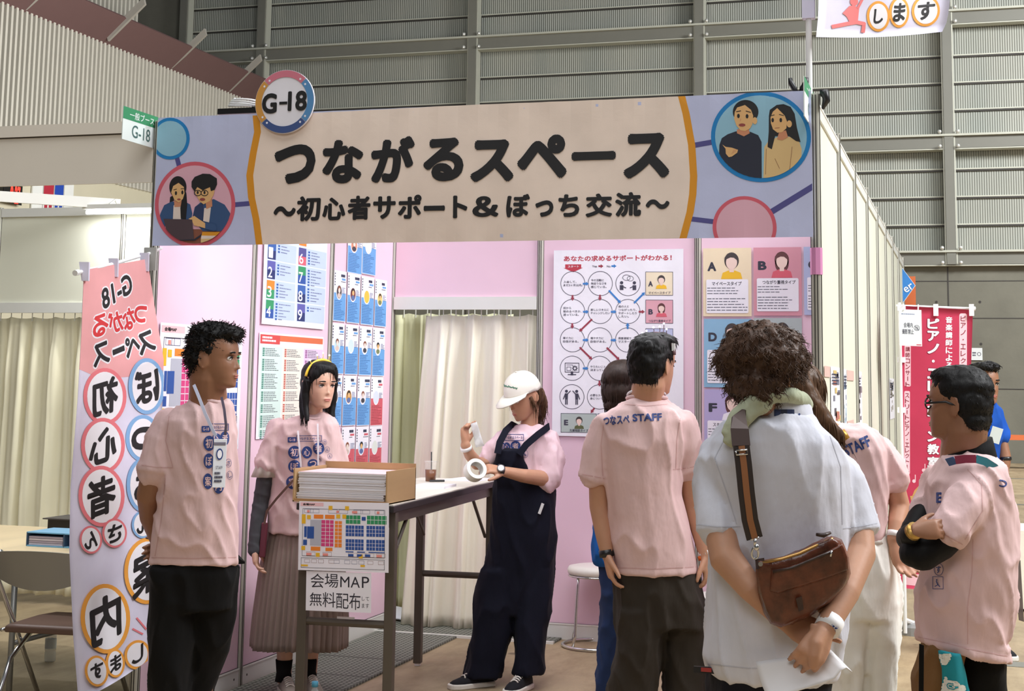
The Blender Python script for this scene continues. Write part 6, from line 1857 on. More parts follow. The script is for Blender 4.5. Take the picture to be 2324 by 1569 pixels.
f.hair([(0, -.10, .70, .36, .38, .33), (0, -.14, .5, .345, .33, .36), (0, .12, .90, .30, .26, .12), (0, .19, .85, .29, .2, .12), (-.19, .14, .74, .155, .2, .19), (.19, .14, .74, .155, .2, .19)], HBLK, 600, .06, .0022, .0, .003, 20, 1.0, .02, 5,
       locks=[([(-.29, .02, .62), (-.36, -.04, .35), (-.38, -.02, .05), (-.34, .08, -.24), (-.24, .20, -.46)], .15, .05), ([(-.28, -.16, .55), (-.38, -.18, .2), (-.42, -.12, -.12), (-.42, .04, -.40)], .19, .07), ([(-.2, -.25, .5), (-.3, -.28, .1), (-.46, -.22, -.25)], .15, .04), ([(0, -.34, .6), (0, -.4, .2), (0, -.36, -.2)], .2, .08), ([(.30, .05, .6), (.34, .02, .3), (.35, .10, .0), (.36, .24, -.28)], .12, .05), ([(.26, -.1, .5), (.33, -.1, .1), (.40, .08, -.26)], .12, .04), ([(-.06, .33, .86), (-.22, .28, .72), (-.31, .16, .55)], .07, .05), ([(.06, .33, .86), (.22, .28, .72), (.30, .16, .55)], .07, .04)])
HBD = M('headband_yellow', (240, 200, 60), .4); LED = M('led_light', (225, 225, 255), .3, emit=3.0)
def headband(f, w=.012, mat=HBD, leds=((0, .12), (.35, .1), (-.4, .11), (.8, .09))):
    b = MB(); b.tube([f.L(.385 * math.sin(a), .06, .62 + .415 * math.cos(a)) for a in [-1.45 + 2.9 * i / 24 for i in range(25)]], .007, mat, 8, flat=None); hb = b.build('headband', f.o, True)
    for a, up in leds:
        p = f.L(.385 * math.sin(a), .06, .62 + .415 * math.cos(a)); q = p + f.hu * up * .28 + f.hr * math.sin(a) * .01
        b = MB(); b.tube([p, p.lerp(q, .5) + f.hf * .004, q], .0016, mat, 5); b.build('spring', hb); b = MB(); b.ell(q, (.0042,) * 3, LED, nu=10, nv=8); b.build('bead_light', hb, True)
headband(f)
b = MB(); ST = M('strap_brown', (104, 74, 66), .6)
ribbon(f, [f.P(*q) for q in ((712, 1066, -.12), (690, 1076, -.128), (664, 1092, -.13), (628, 1132, -.12), (606, 1160, -.10), (600, 1190, -.10))], .011, ST, 'bag_strap', f.o)
b = MB(); c = f.P(598, 1226, -.09); b.box(c, (.03, .02, .165), M('pouch_maroon', (104, 44, 58), .5), Matrix.Rotation(.06, 3, 'Y')); b.build('phone_pouch', f.o, bevel=.006)
for pts in ([(676, 978, -.11), (679, 1010, -.13), (683, 1060, -.135)], [(721, 962, -.10), (722, 1000, -.128), (722, 1056, -.135)]):
    ribbon(f, [f.P(*q) for q in pts], .008, M('lanyard_white', (232, 226, 232), .6), 'lanyard', f.o)

# ---- woman in the white cap --------------------------------------------------------------------------
f = Fig('woman in white cap and navy dungarees holding a roll of tape by the tall table', 7.72, 1185, 'mid')
f.head(1188, 898, .222, face=-52, nod=24, dd=0, female=True)
f.neck(1200, 970, 19, .01)
f.rows([(985, 1158, 1232, .05), (1010, 1150, 1248, .07), (1150, 1140, 1240, .08), (1250, 1130, 1250, .10)], f.body, f.sk)
legs_core(f, [(1150, 1260, 0), (1220, 1260, .02)], [(1100, -.05), (1192, -.1)])
f.limb([(1248, 1010, 0, 21), (1246, 1080, -.04, 20), (1230, 1086, -.10, 18), (1185, 1080, -.20, 15), (1146, 1071, -.25, 11.5)], f.body, f.sk)
f.limb([(1130, 1000, .02, 19), (1103, 1050, -.04, 17), (1082, 1052, -.10, 15), (1066, 1032, -.16, 13), (1056, 1010, -.19, 11)], f.body, f.sk)
f.hand(f.P(1144, 1070, -.25), -FLATR + Vector((0, 0, .18)) - FLATF * .35, FLATF * .5 + Vector((0, 0, -1)) - FLATR * .3, 1, (.45, .55, .6, .65), .95)
f.hand(f.P(1056, 1010, -.19), Vector((-.12, 0, 1)) + FLATR * .05, FLATR * .9 - FLATF * .4, 1, (.65, .75, .8, .85), .92, tdir=FLATR * .6 + Vector((0, 0, .9)) - FLATF * .1)
f.finish_body(.0045)
t = MB(); T2 = M('tee_pale_pink', (228, 198, 205), .75, kind='fabric', bump=.35)
f.rows([(964, 1176, 1228, .045, .01), (976, 1158, 1246, .065, .01), (990, 1142, 1258, .09), (1030, 1136, 1258, .105), (1120, 1130, 1252, .11), (1160, 1130, 1254, .11)], t, T2)
f.limb([(1245, 998, .0, 24), (1250, 1040, -.03, 32), (1245, 1078, -.05, 34), (1240, 1090, -.06, 30)], t, T2)
f.limb([(1145, 998, .0, 22), (1122, 1020, -.02, 25), (1106, 1044, -.03, 22)], t, T2)
sh_ = f.cloth(t, 'shirt', .0085, 2, .011, (13.6, 13.6, 7.8), 6, .6)
z = (920, 820, 3.9225)
f.print_on(sh_, tee_print(z, (872, 662, 884, 700), (886, 655, 1052, 706), [(856, 762, 36, 40, '初'), (905, 764, 32, 40, '心'), (982, 752, 44, 42, '者')], [(1064, 826, 28, 34, 'ん')]), 'tee_print', 1122, 984, 1200, 1045, cellpx=4)
DG = M('dungaree_navy', (15, 17, 32), .8, kind='fabric', bump=.3); t = MB()
f.rows([(1020, 1126, 1184, .03, -.115), (1045, 1122, 1190, .04, -.11), (1068, 1121, 1204, .055, -.085), (1088, 1120, 1240, .10, -.03), (1106, 1120, 1258, .125, 0), (1150, 1118, 1260, .135, 0), (1210, 1113, 1263, .145), (1280, 1102, 1260, .145), (1340, 1082, 1254, .14), (1390, 1078, 1252, .135)], t, DG)
f.rows([(1290, 1094, 1180, .13, -.01), (1340, 1078, 1176, .125, -.02), (1440, 1070, 1160, .12, -.04), (1500, 1060, 1146, .115, -.05), (1536, 1050, 1137, .115, -.06)], t, DG); f.rows([(1290, 1170, 1260, .13, .0), (1400, 1168, 1247, .12, -.05), (1480, 1168, 1238, .105, -.09), (1530, 1162, 1234, .105, -.11)], t, DG)
f.cloth(t, 'dungarees', .010, 2, .012, (9.6, 9.6, 3.6), 7)
for pts in ([(1129, 1030, -.158), (1134, 1005, -.14), (1148, 978, -.095), (1162, 964, .0), (1176, 972, .10)], [(1178, 1032, -.160), (1194, 1010, -.148), (1222, 986, -.115), (1246, 968, -.03), (1240, 980, .10)]):
    ribbon(f, [f.P(*q) for q in pts], .034, DG, 'strap', f.o, .006)
b = MB(); c = f.P(1228, 1155, -.14); b.box(c, (.014, .006, .055), M('tag_white', (226, 226, 226), .5), Matrix.Rotation(.35, 3, 'Y')); b.build('pocket_tag', f.o)
CAPW = M('cap_white', (226, 222, 212), .75, kind='fabric', bump=.2)
q3 = Matrix((f.hr, f.hf, f.hu)).transposed(); b = MB(); h = f.hh; R = []
for i in range(13):
    th = (PI / 2) * i / 12; zz, rr = .60 + .47 * math.sin(th), math.cos(th) ** .8
    R.append([f.L(.39 * rr * math.cos(a), -.02 + .47 * rr * math.sin(a), zz - .04 * (math.sin(a) < -.3) * (1 - i / 12)) for a in [2 * PI * j / 40 for j in range(40)]])
b.loft(R, CAPW); cap = b.build('cap', f.o, True)
b = MB(); pr = []
for sg in (1, -1):
    for i in range(17):
        a = PI * i / 16; pr.append(None)
top = []; bot = []
for i in range(17):
    a = PI * (.08 + .84 * i / 16); cx, sy = math.cos(a), math.sin(a)
    inner = f.L(.385 * cx, -.02 + .46 * sy, .635); outer = f.L(.40 * cx, -.02 + .46 * sy + .34 * sy ** .6, .60 - .07 * sy)
    top.append([inner, inner.lerp(outer, .5) + f.hu * .006, outer, outer - f.hu * .005, inner.lerp(outer, .5) + f.hu * .001, inner - f.hu * .005])
b.loft(top, CAPW); b.build('cap_brim', cap, True)
b = MB(); b.ell(f.L(0, -.02, 1.075), (.008, .008, .005), CAPW); b.build('cap_button', cap)
def caplogo(sh):
    sh.zoom = (920, 820, 3.9225); sh.text('Ann Happy', 884, 206, 1000, 244, M('logo_green', (40, 112, 84), .6), .02, .14, lay=0)
    sh.scribble(950, 228, 998, 246, 2, M('logo_green'), .6, 0, 3)
f.print_on(cap, lambda sh: (setattr(sh, 'zoom', (920, 820, 3.9225)), [sh.line([(882 + i * 13, 210 + i * 3.2 + (i % 3) * 5), (888 + i * 13, 226 + i * 2.6 - (i % 2) * 6)], 8, M('logo_green', (40, 112, 84), .6), 0) for i in range(9)], sh.line([(884, 224), (1000, 240)], 4, M('logo_green'), 0)), 'cap_logo', 1140, 868, 1182, 890, cellpx=4)
f.hair([(0, -.14, .52, .345, .32, .28), (0, -.26, .36, .25, .2, .2)], HLBR, 350, .08, .0022, .0, .004, 20, .98, .04, 8, locks=[([(.18, -.32, .42), (.24, -.42, .12), (.22, -.36, -.2), (.2, -.28, -.34)], .17, .07), ([(-.05, -.38, .42), (-.02, -.46, .1), (.05, -.38, -.2)], .16, .07), ([(.3, .05, .5), (.33, .0, .3), (.31, -.04, .1)], .06, .03), ([(-.3, .05, .5), (-.32, .02, .3), (-.3, 0, .1)], .06, .03)])
CVS = M('canvas_black', (32, 32, 36), .8, kind='fabric'); RUB = M('rubber_white', (226, 222, 212), .5)
p = f.P(1108, 1500, -.05); f.shoe((p.x, p.y, 0), -58, CVS, RUB, .26, .047, LC); p = f.P(1194, 1500, -.10); f.shoe((p.x, p.y, 0), -24, CVS, RUB, .26, .047, LC)
WAT = M('watch_black', (28, 26, 28), .35)
b = MB(); c, c2 = f.P(1143, 1070, -.25), f.P(1131, 1067, -.265); b.tube([c.lerp(c2, .35), c.lerp(c2, .95)], [f.r(13.6)] * 2, WAT, 18); wt = b.build('watch', f.o, True)
b = MB(); b.lathe([(.019, 0), (.020, .005), (.016, .009)], f.P(1137, 1064, -.285), M('watch_case', (130, 128, 130), .3, .6), 20, -FLATF + Vector((0, 0, .55))); b.lathe([(.014, .0091), (.014, .0095)], f.P(1137, 1064, -.285), M('watch_dial', (210, 208, 204), .3), 20, -FLATF + Vector((0, 0, .55))); b.build('watch_case', wt)
b = MB(); b.tube([f.P(1059, 1021, -.18), f.P(1057, 1014, -.185)], [f.r(13)] * 2, M('wristband_white', (238, 236, 236), .5), 18); b.build('wristband', f.o, True)
# roll of tape and clear label in her hands
RL = M('tape_roll', (232, 232, 224), .35); c = f.P(1078, 1068, -.31); ax = -FLATF * .75 + Vector((0, 0, .38)) + FLATR * .35; ax = ax.normalized()
b = MB(); b.lathe([(.036, -.025), (.052, -.025), (.0525, -.02), (.0525, .02), (.052, .025), (.036, .025), (.036, -.025)], c, RL, 40, ax, caps=False); b.lathe([(.0355, -.024), (.0355, .024), (.034, .024), (.034, -.024), (.0355, -.024)], c, M('tape_core', (196, 196, 190), .6), 40, ax, caps=False)
tag(b.build('tape_roll', smooth='auto'), 'roll of white packing tape in the hand of the woman with the cap', 'tape')
CLP = M('clear_film', (236, 238, 240), .15, alpha=.55); A_ = f.P(1069, 964, -.26); b = MB(); V = []
for i in range(9):
    for j in range(5):
        t_ = i / 8; V.append(f.P(1068 + 14 * j / 4 + 12 * t_ + 5 * t_ * (j / 4), 962 + 54 * t_ - 4 * (j / 4), -.26 + .008 * math.sin(i * 1.3 + j)))
b.add(V, [(i * 5 + j, i * 5 + j + 1, (i + 1) * 5 + j + 1, (i + 1) * 5 + j) for i in range(8) for j in range(4)], CLP)
o = b.build('clear_label', smooth=True); md = o.modifiers.new('thickness', 'SOLIDIFY'); md.thickness = .0015; tag(o, 'strip of clear film with printing held up by the woman with the cap', 'label')

# ---- man with light-up headband, back view -------------------------------------------------------------------
f = Fig('man in pink staff tee seen from behind, dark trousers and a light-up headband', 6.0, 1480, 'mid')
f.head(1482, 828, .236, face=140, nod=4, dd=0)
f.neck(1466, 912, 37, .01)
f.rows([(935, 1420, 1520, .05), (960, 1375, 1550, .08), (1100, 1390, 1535, .09), (1290, 1405, 1570, .10)], f.body, f.sk)
legs_core(f, [(1445, 1310, 0), (1545, 1310, .03)], [(1432, 0), (1556, .02)])
f.limb([(1362, 985, .02, 28), (1358, 1085, .0, 26), (1360, 1150, .0, 23), (1370, 1215, -.03, 19), (1378, 1258, -.05, 15.5)], f.body, f.sk)
f.limb([(1556, 975, .03, 28), (1562, 1080, .04, 26), (1574, 1150, .05, 23), (1590, 1215, .02, 19), (1602, 1262, -.01, 15.5)], f.body, f.sk)
f.hand(f.P(1378, 1258, -.05), Vector((.06, 0, -1)) + FLATR * .12, FLATR, 1, (.35, .4, .45, .5), 1.0)
f.hand(f.P(1602, 1262, -.01), Vector((0, 0, -1)) + FLATR * .06, -FLATR + FLATF * .3, -1, (.5, .55, .6, .65), 1.0)
f.finish_body()
t = MB()
f.rows([(902, 1426, 1512, .060, .015), (914, 1416, 1520, .08), (930, 1384, 1545, .105), (952, 1362, 1562, .12), (1000, 1362, 1560, .13), (1060, 1368, 1545, .13), (1120, 1374, 1548, .13), (1200, 1382, 1568, .135), (1270, 1388, 1580, .138), (1288, 1390, 1582, .138), (1289, 1389, 1584, .141), (1300, 1390, 1584, .141)], t, T)
f.limb([(1374, 965, .0, 30), (1358, 1020, .0, 34), (1349, 1075, .0, 35)], t, T); t.tube([f.P(1350, 1072, 0), f.P(1345, 1088, 0)], [f.r(35.5)] * 2, T, 18)
f.limb([(1550, 962, .01, 32), (1558, 1010, .02, 36), (1561, 1060, .03, 35)], t, T); t.tube([f.P(1561, 1056, .03), f.P(1562, 1071, .03)], [f.r(36)] * 2, T, 18)
sh_ = f.cloth(t, 'shirt', .0085, 2, .011, (10.2, 10.2, 3.9), 9, .2)
f.print_on(sh_, lambda sh: [sh.line(l_, 2.0, M('seam_pink', (206, 166, 164), .8), 0) for l_ in ([(1386, 1288), (1480, 1292), (1586, 1287)], [(1322, 1077), (1345, 1081), (1372, 1087)], [(1528, 1066), (1560, 1063), (1596, 1054)], [(1372, 950), (1364, 1010), (1368, 1080)], [(1544, 950), (1536, 1000), (1534, 1066)], [(1418, 918), (1466, 922), (1514, 918)],)], 'hem_stitching', 1320, 912, 1598, 1302, cellpx=6, lift=.0008)
b = MB(); b.tube([f.P(1468, 900, .01) + FLATR * (.078 * math.cos(a)) + FLATF * (.066 * math.sin(a)) + Vector((0, 0, -.008 + .010 * -math.sin(a))) for a in [i * PI / 12 for i in range(25)]], .008, T, 8); b.build('collar', f.o, True)
b = MB(); b.tube([f.P(1467, 901, .01) + FLATR * (.074 * math.cos(a)) + FLATF * (.066 * math.sin(a)) + Vector((0, 0, .008 - .022 * math.sin(a))) for a in [i * PI / 14 for i in range(29)]], .0055, M('lanyard_white', (232, 226, 232), .6), 8); b.build('lanyard', f.o, True)
f.print_on(sh_, lambda sh: (setattr(sh, 'zoom', (1220, 540, 2.906)), sh.text('つなスペ', 436, 1172, 606, 1232, NV, .03, -.07, lay=0), sh.text('STAFF', 626, 1160, 820, 1210, NV, .035, -.03, lay=0)), 'back_print', 1364, 930, 1508, 970, cellpx=5)
OLV = M('trousers_olive', (52, 46, 40), .8, kind='fabric', bump=.4); t = MB()
f.rows([(1270, 1398, 1574, .115), (1310, 1393, 1588, .13), (1360, 1394, 1596, .135), (1420, 1396, 1602, .135)], t, OLV)
f.rows([(1380, 1395, 1506, .125, -.01), (1450, 1400, 1506, .12, -.02), (1520, 1390, 1500, .115, -.02), (1569, 1378, 1490, .11, -.02), (1640, 1376, 1478, .105, -.02), (1728, 1384, 1470, .10, -.02)], t, OLV)
f.rows([(1380, 1496, 1600, .125, .03), (1450, 1502, 1606, .12, .04), (1520, 1504, 1606, .115, .03), (1569, 1506, 1602, .11, .02), (1728, 1510, 1592, .10, .02)], t, OLV)
f.cloth(t, 'trousers', .010, 2, .012, (9.6, 9.6, 6.0), 11, .5)
f.hair([(0, -.08, .70, .37, .41, .34), (0, -.18, .52, .36, .31, .38), (0, .10, .90, .34, .34, .16), (0, -.24, .26, .28, .17, .16)], HBLK, 1100, .030, .0020, .0, .006, 32, .85, .10, 12, ez=.5)
headband(f, mat=M('headband_wire', (120, 90, 96), .4), leds=((-.75, .10), (-.5, .08), (-.15, .09), (.15, .1), (.35, .16), (.5, .1)))
b = MB(); b.box(f.L(.36, .06, .80), (.012, .016, .03), PLA); b.build('battery_box', f.o)
b = MB(); b.tube([f.P(1375, 1248, -.045), f.P(1378, 1264, -.05)], [f.r(17)] * 2, WAT, 18); b.build('watch', f.o, True)
for v, mt in ((1256, M('wristband_white', (238, 236, 236), .5)), (1266, M('wristband_orange', (236, 120, 50), .5))):
    b = MB(); b.tube([f.P(1600, v - 5, 0), f.P(1602, v + 4, -.005)], [f.r(17.5)] * 2, mt, 18); b.build('wristband', f.o, True)
f.shoe(f.P(1430, 1735, .0), 160, BLKT, M('sole_dark')); f.shoe(f.P(1552, 1735, .04), 165, BLKT, M('sole_dark'))

# ---- visitor with bobbed hair, half hidden behind him ----------------------------------------------------------
f = Fig('visitor with a brown bob, blue top and jeans, hidden behind the man with the headband', 6.75, 1415, 'mid')
f.head(1412, 880, .222, face=165, nod=4)
f.neck(1418, 958, 20)
f.rows([(975, 1385, 1455, .05), (1000, 1372, 1470, .07), (1290, 1372, 1470, .09)], f.body, f.sk); legs_core(f, [(1395, 1300, 0), (1450, 1300, .02)], [(1386, 0), (1456, 0)])
f.limb([(1374, 1010, .03, 17), (1368, 1090, .06, 16), (1384, 1150, .16, 14), (1400, 1140, .26, 11)], f.body, f.sk); f.limb([(1470, 1010, .03, 17), (1476, 1090, .06, 16), (1456, 1150, .18, 14), (1436, 1140, .26, 11)], f.body, f.sk)
f.hand(f.P(1400, 1140, .26), FLATF + FLATR * .4, Vector((0, 0, -1)), 1, k=.9); f.hand(f.P(1436, 1140, .26), FLATF - FLATR * .4, Vector((0, 0, -1)), -1, k=.9)
f.finish_body(.007)
BT = M('top_blue', (22, 92, 172), .75, kind='fabric', bump=.3); t = MB()
f.rows([(962, 1396, 1442, .05), (978, 1376, 1466, .075), (1010, 1366, 1478, .09), (1100, 1360, 1474, .10), (1180, 1348, 1478, .12), (1240, 1344, 1484, .13), (1275, 1346, 1486, .13), (1286, 1352, 1486, .125)], t, BT)
f.limb([(1376, 1005, .02, 19), (1368, 1075, .05, 20)], t, BT); f.limb([(1470, 1005, .02, 19), (1476, 1075, .05, 20)], t, BT); f.cloth(t, 'shirt', .010, 2, .011, (11.9, 11.9, 6.5), 13)
JN = M('jeans_blue', (40, 58, 98), .8, kind='fabric', bump=.3); t = MB(); f.rows([(1260, 1360, 1478, .10), (1320, 1362, 1484, .115), (1380, 1362, 1484, .115)], t, JN)
f.rows([(1340, 1362, 1424, .105), (1420, 1361, 1420, .095), (1500, 1356, 1414, .085), (1569, 1352, 1410, .08), (1640, 1354, 1404, .075)], t, JN); f.rows([(1340, 1420, 1484, .105), (1569, 1428, 1484, .08), (1640, 1432, 1480, .075)], t, JN); f.cloth(t, 'jeans', .010, 2, .012, (9.6, 9.6, 7.2), 14)
f.hair([(0, -.08, .68, .40, .43, .38), (0, -.14, .42, .40, .36, .40), (0, -.20, .14, .33, .25, .2)], HBRN, 500, .08, .0020, 0, .004, 22, 1.0, .01, 15)
f.shoe(f.P(1384, 1655, 0), 175, CVS, RUB); f.shoe(f.P(1456, 1655, 0), 170, CVS, RUB)
# ---- man in the white polo shirt, nearest the camera ---------------------------------------------------------
f = Fig('man in white polo shirt seen from behind, green towel round his neck, nearest the camera', 4.1, 1750, 'mid')
f.head(1731, 846, .238, face=152, nod=12, dd=-.02)
f.neck(1745, 948, 43, .02)
f.rows([(975, 1690, 1812, .06), (1010, 1640, 1870, .09), (1200, 1650, 1900, .11), (1500, 1640, 1860, .12)], f.body, f.sk); legs_core(f, [(1690, 1560, 0), (1800, 1560, 0)], [(1680, 0), (1806, .02)])
f.limb([(1628, 1060, .0, 46), (1632, 1180, -.07, 44), (1648, 1268, -.13, 37), (1704, 1336, -.18, 29), (1768, 1398, -.175, 23)], f.body, f.sk, 18)
f.limb([(1908, 1065, .0, 46), (1944, 1190, -.02, 43), (1950, 1258, -.07, 37), (1918, 1345, -.17, 31), (1878, 1420, -.245, 25)], f.body, f.sk, 18)
f.hand(f.P(1772, 1402, -.175), FLATR * .85 + Vector((0, 0, -.42)) - FLATF * .1, -FLATF + Vector((0, 0, .2)), -1, (.2, .25, .5, .6), 1.02, tdir=FLATR * .7 + Vector((0, 0, .3)) - FLATF * .4)
f.hand(f.P(1876, 1424, -.255), Vector((0, 0, -.8)) - FLATR * .55 - FLATF * .25, FLATF + Vector((0, 0, -.2)), -1, (.75, .8, .75, .7), .98, tdir=Vector((0, 0, -1)) - FLATR * .12 - FLATF * .22)
f.limb([(1866, 1436, -.262, 19 / .66), (1853, 1462, -.285, 16 / .88), (1848, 1488, -.292, 14), (1846, 1508, -.290, 11.5)], f.body, f.sk)
f.finish_body(.0048)
PW = M('polo_white', (214, 215, 226), .75, kind='fabric', bump=.4); t = MB()
f.rows([(928, 1692, 1838, .075, .02), (945, 1676, 1852, .10), (965, 1642, 1862, .125), (1000, 1606, 1898, .14), (1050, 1592, 1920, .15), (1110, 1600, 1926, .155), (1200, 1618, 1928, .158), (1320, 1612, 1926, .16), (1420, 1600, 1918, .162), (1490, 1592, 1906, .162), (1520, 1600, 1898, .16), (1536, 1612, 1890, .158)], t, PW, 2.6)
f.limb([(1628, 1030, .0, 46), (1626, 1100, -.02, 52), (1628, 1190, -.07, 52)], t, PW, 18); t.tube([f.P(1628, 1188, -.07), f.P(1628, 1211, -.08)], [f.r(51)] * 2, PW, 20)
f.limb([(1874, 1036, .0, 44), (1916, 1100, .01, 50), (1944, 1190, -.02, 46)], t, PW, 18); t.tube([f.P(1942, 1186, -.02), f.P(1949, 1211, -.03)], [f.r(46)] * 2, PW, 20)
sh_ = f.cloth(t, 'shirt', .0075, 2, .011, (10.2, 10.2, 2.9), 21, .25)
f.print_on(sh_, lambda sh: [sh.line(l_, 2.0, M('seam_grey', (192, 193, 204), .8), 0) for l_ in ([(1576, 1190), (1628, 1197), (1680, 1196)], [(1914, 1200), (1950, 1196), (1990, 1188)], [(1650, 985), (1622, 1040), (1650, 1120), (1672, 1190)], [(1884, 990), (1908, 1060), (1912, 1190)], [(1608, 1508), (1700, 1518), (1890, 1514)],)], 'hem_stitching', 1574, 970, 1992, 1540, cellpx=6, lift=.0008)
b = MB(); rings = []
for v, a, b_, th in ((974, 1682, 1848, .118), (950, 1684, 1846, .115), (922, 1692, 1840, .104), (914, 1698, 1834, .098), (920, 1704, 1828, .09)):
    rings.append([p + Vector((0, 0, -.012 * math.sin(2 * PI * j / 40 + .3))) for j, p in enumerate(ering(f.P((a + b_) / 2, v, .02), f.r((b_ - a) / 2), th, 40, 2.2))])
b.loft(rings, PW, caps=False); co_ = b.build('collar', f.o, True)
f.print_on(co_, lambda sh: (sh.rect(1757, 930, 1802, 951, M('patch_navy', (34, 48, 88), .6), 0), sh.rect(1772, 930, 1786, 951, M('patch_dark', (18, 26, 50), .6), 1), sh.circ(1813, 941, 2.5, NV, lay=0)), 'collar_patch', 1750, 924, 1822, 956, cellpx=6)
TW = M('towel_green', (184, 190, 164), .9, kind='fabric', bump=.4, scale=2); t = MB()
P_ = [f.P(*q) for q in ((1650, 990, -.115), (1676, 944, -.11), (1708, 914, -.105), (1750, 898, -.10), (1796, 897, -.085), (1822, 908, -.04), (1828, 920, .05), (1800, 950, .12), (1740, 955, .16), (1690, 960, .15), (1660, 985, .10))]
t.tube(P_, [.018, .024, .026, .024, .021, .020, .022, .026, .028, .028, .024], TW, 14); t.tube([p + Vector((0, 0, -.022)) - FLATF * .004 for p in P_[:4]], [.014, .022, .022, .014], TW, 12)
f.cloth(t, 'towel', .006, 2, .004, (14, 14, 14), 22, 1.0)
DT = M('trousers_dark_navy', (20, 20, 28), .8, kind='fabric', bump=.3); t = MB()
f.rows([(1490, 1606, 1890, .14), (1560, 1606, 1886, .15), (1640, 1608, 1884, .15)], t, DT); f.rows([(1600, 1608, 1748, .13), (1800, 1620, 1740, .11), (2080, 1636, 1730, .095)], t, DT); f.rows([(1600, 1742, 1884, .13), (1800, 1750, 1870, .11), (2080, 1760, 1856, .095)], t, DT); f.cloth(t, 'trousers', .011, 2, .012, (9.6, 9.6, 4.8), 23)
b = MB(); b.box(f.P(1600, 1521, -.06), (.06, .012, .016), M('cord_black', (24, 22, 24), .5)); b.box(f.P(1603, 1521, -.069), (.028, .004, .010), M('tab_red', (160, 52, 48), .5)); b.build('belt_tab', f.o)
f.hair([(0, -.08, .70, .47, .49, .355), (-.06, -.12, .60, .46, .42, .25), (.06, -.12, .60, .46, .42, .25), (0, .12, .90, .40, .40, .17), (0, -.20, .31, .33, .26, .22), (.27, .16, .66, .22, .26, .20), (-.26, .12, .68, .2, .28, .20)], M('hair_warm_brown', (76, 55, 43), .45, kind='hair'), 2800, .032, .0016, .006, .015, 30, .5, .32, 24)
WB = M('wristband_white', (238, 236, 236), .5); b = MB(); b.tube([f.P(1888, 1406, -.228), f.P(1876, 1430, -.25)], [f.r(28.5), f.r(28)], WB, 22); wbd = b.build('wristband', f.o, True)
f.print_on(wbd, lambda sh: (setattr(sh, 'zoom', (1560, 720, 1.848)), sh.text('パスポ', 590, 1290, 628, 1318, NV, .0, .45, lay=0), sh.circ(562, 1292, 8, NV, 5, lay=0)), 'band_print', 1850, 1400, 1905, 1450, cellpx=5)
f.shoe(f.P(1678, 2110, 0), 170, BLKT, M('sole_dark')); f.shoe(f.P(1808, 2110, .02), 175, BLKT, M('sole_dark'))

# leather shoulder bag on his back and the paper in his hand
LTH = M('bag_leather', (92, 48, 31), .27, kind='leather'); LTD = M('bag_leather_dark', (52, 34, 28), .45, kind='leather'); ZIP = M('zip_brass', (180, 140, 84), .35, .8); STP = M('strap_tan', (150, 98, 62), .55); STD = M('strap_dark', (46, 36, 34), .6)
zz = (1560, 720, 1.848); dB = 4.1 - .245
B = lambda x, y, dd=0: U(zz[0] + x / zz[2], zz[1] + y / zz[2], dB + dd)
bag = thing('shoulder_bag', B(480, 1120), 'brown leather shoulder bag across the back of the man in white', 'bag')
out = [(288, 1018), (330, 1020), (400, 1005), (480, 975), (550, 940), (605, 918), (645, 935), (676, 1010), (682, 1075), (664, 1130), (600, 1195), (520, 1250), (440, 1288), (392, 1300), (350, 1285), (322, 1240), (298, 1150), (284, 1070)]
cx, cy = 480, 1110; b = MB()
sc = lambda k: [(cx + (x - cx) * k, cy + (y - cy) * k) for x, y in out]
b.loft([[B(x, y, .085) for x, y in sc(.92)], [B(x, y, .07) for x, y in sc(.985)], [B(x, y, .045) for x, y in out], [B(x, y, .02) for x, y in out], [B(x, y, .0) for x, y in sc(.985)], [B(x, y, -.014) for x, y in sc(.93)], [B(x, y, -.02) for x, y in sc(.75)], [B(x, y, -.022) for x, y in sc(.4)]], LTH)
me = b.mesh('body'); bm = bmesh.new(); bm.from_mesh(me); bmesh.ops.recalc_face_normals(bm, faces=bm.faces); bmesh.ops.triangulate(bm, faces=[f_ for f_ in bm.faces if len(f_.verts) > 4]); bmesh.ops.subdivide_edges(bm, edges=bm.edges[:], cuts=2, use_grid_fill=True, smooth=.1); bm.to_mesh(me); bm.free(); fold(me, .004, (16, 16, 10), 31, .8); link('body', me, bag, True)
b = MB(); fp = [(352, 1064), (420, 1050), (500, 1020), (580, 985), (650, 950), (672, 1010), (676, 1060), (600, 1090), (480, 1130), (380, 1160), (345, 1150)]
b.loft([[B(x, y, -.008) for x, y in fp], [B(x, y, -.024) for x, y in fp], [B(510 + (x - 510) * .94, 1060 + (y - 1060) * .9, -.029) for x, y in fp]], LTH); b.build('front_pocket', bag, 'auto', .003)
b = MB(); b.tube([B(*q) for q in ((310, 1032, -.012), (400, 1014, -.014), (470, 992, -.014), (540, 960, -.013), (610, 930, -.006))], .0045, ZIP, 8); b.build('zip', bag, True)
b = MB(); b.tube([B(*q) for q in ((358, 1068, -.03), (440, 1052, -.031), (540, 1010, -.031), (600, 985, -.030))], .0035, LTD, 8); b.build('pocket_zip', bag, True)
b = MB(); b.quadbox([B(455, 1182, -.034), B(480, 1172, -.034), B(488, 1226, -.034), B(468, 1236, -.034)], .004, LTD); b.build('leather_patch', bag)
b = MB(); b.tube([B(540, 912, -.02), B(572, 916, -.02), B(600, 905, -.01)], [.004, .006, .004], LTD, 8); b.tube([B(600, 1005, -.032), B(606, 980, -.03)], .003, SILVER, 6); b.build('zip_pull', bag, True)
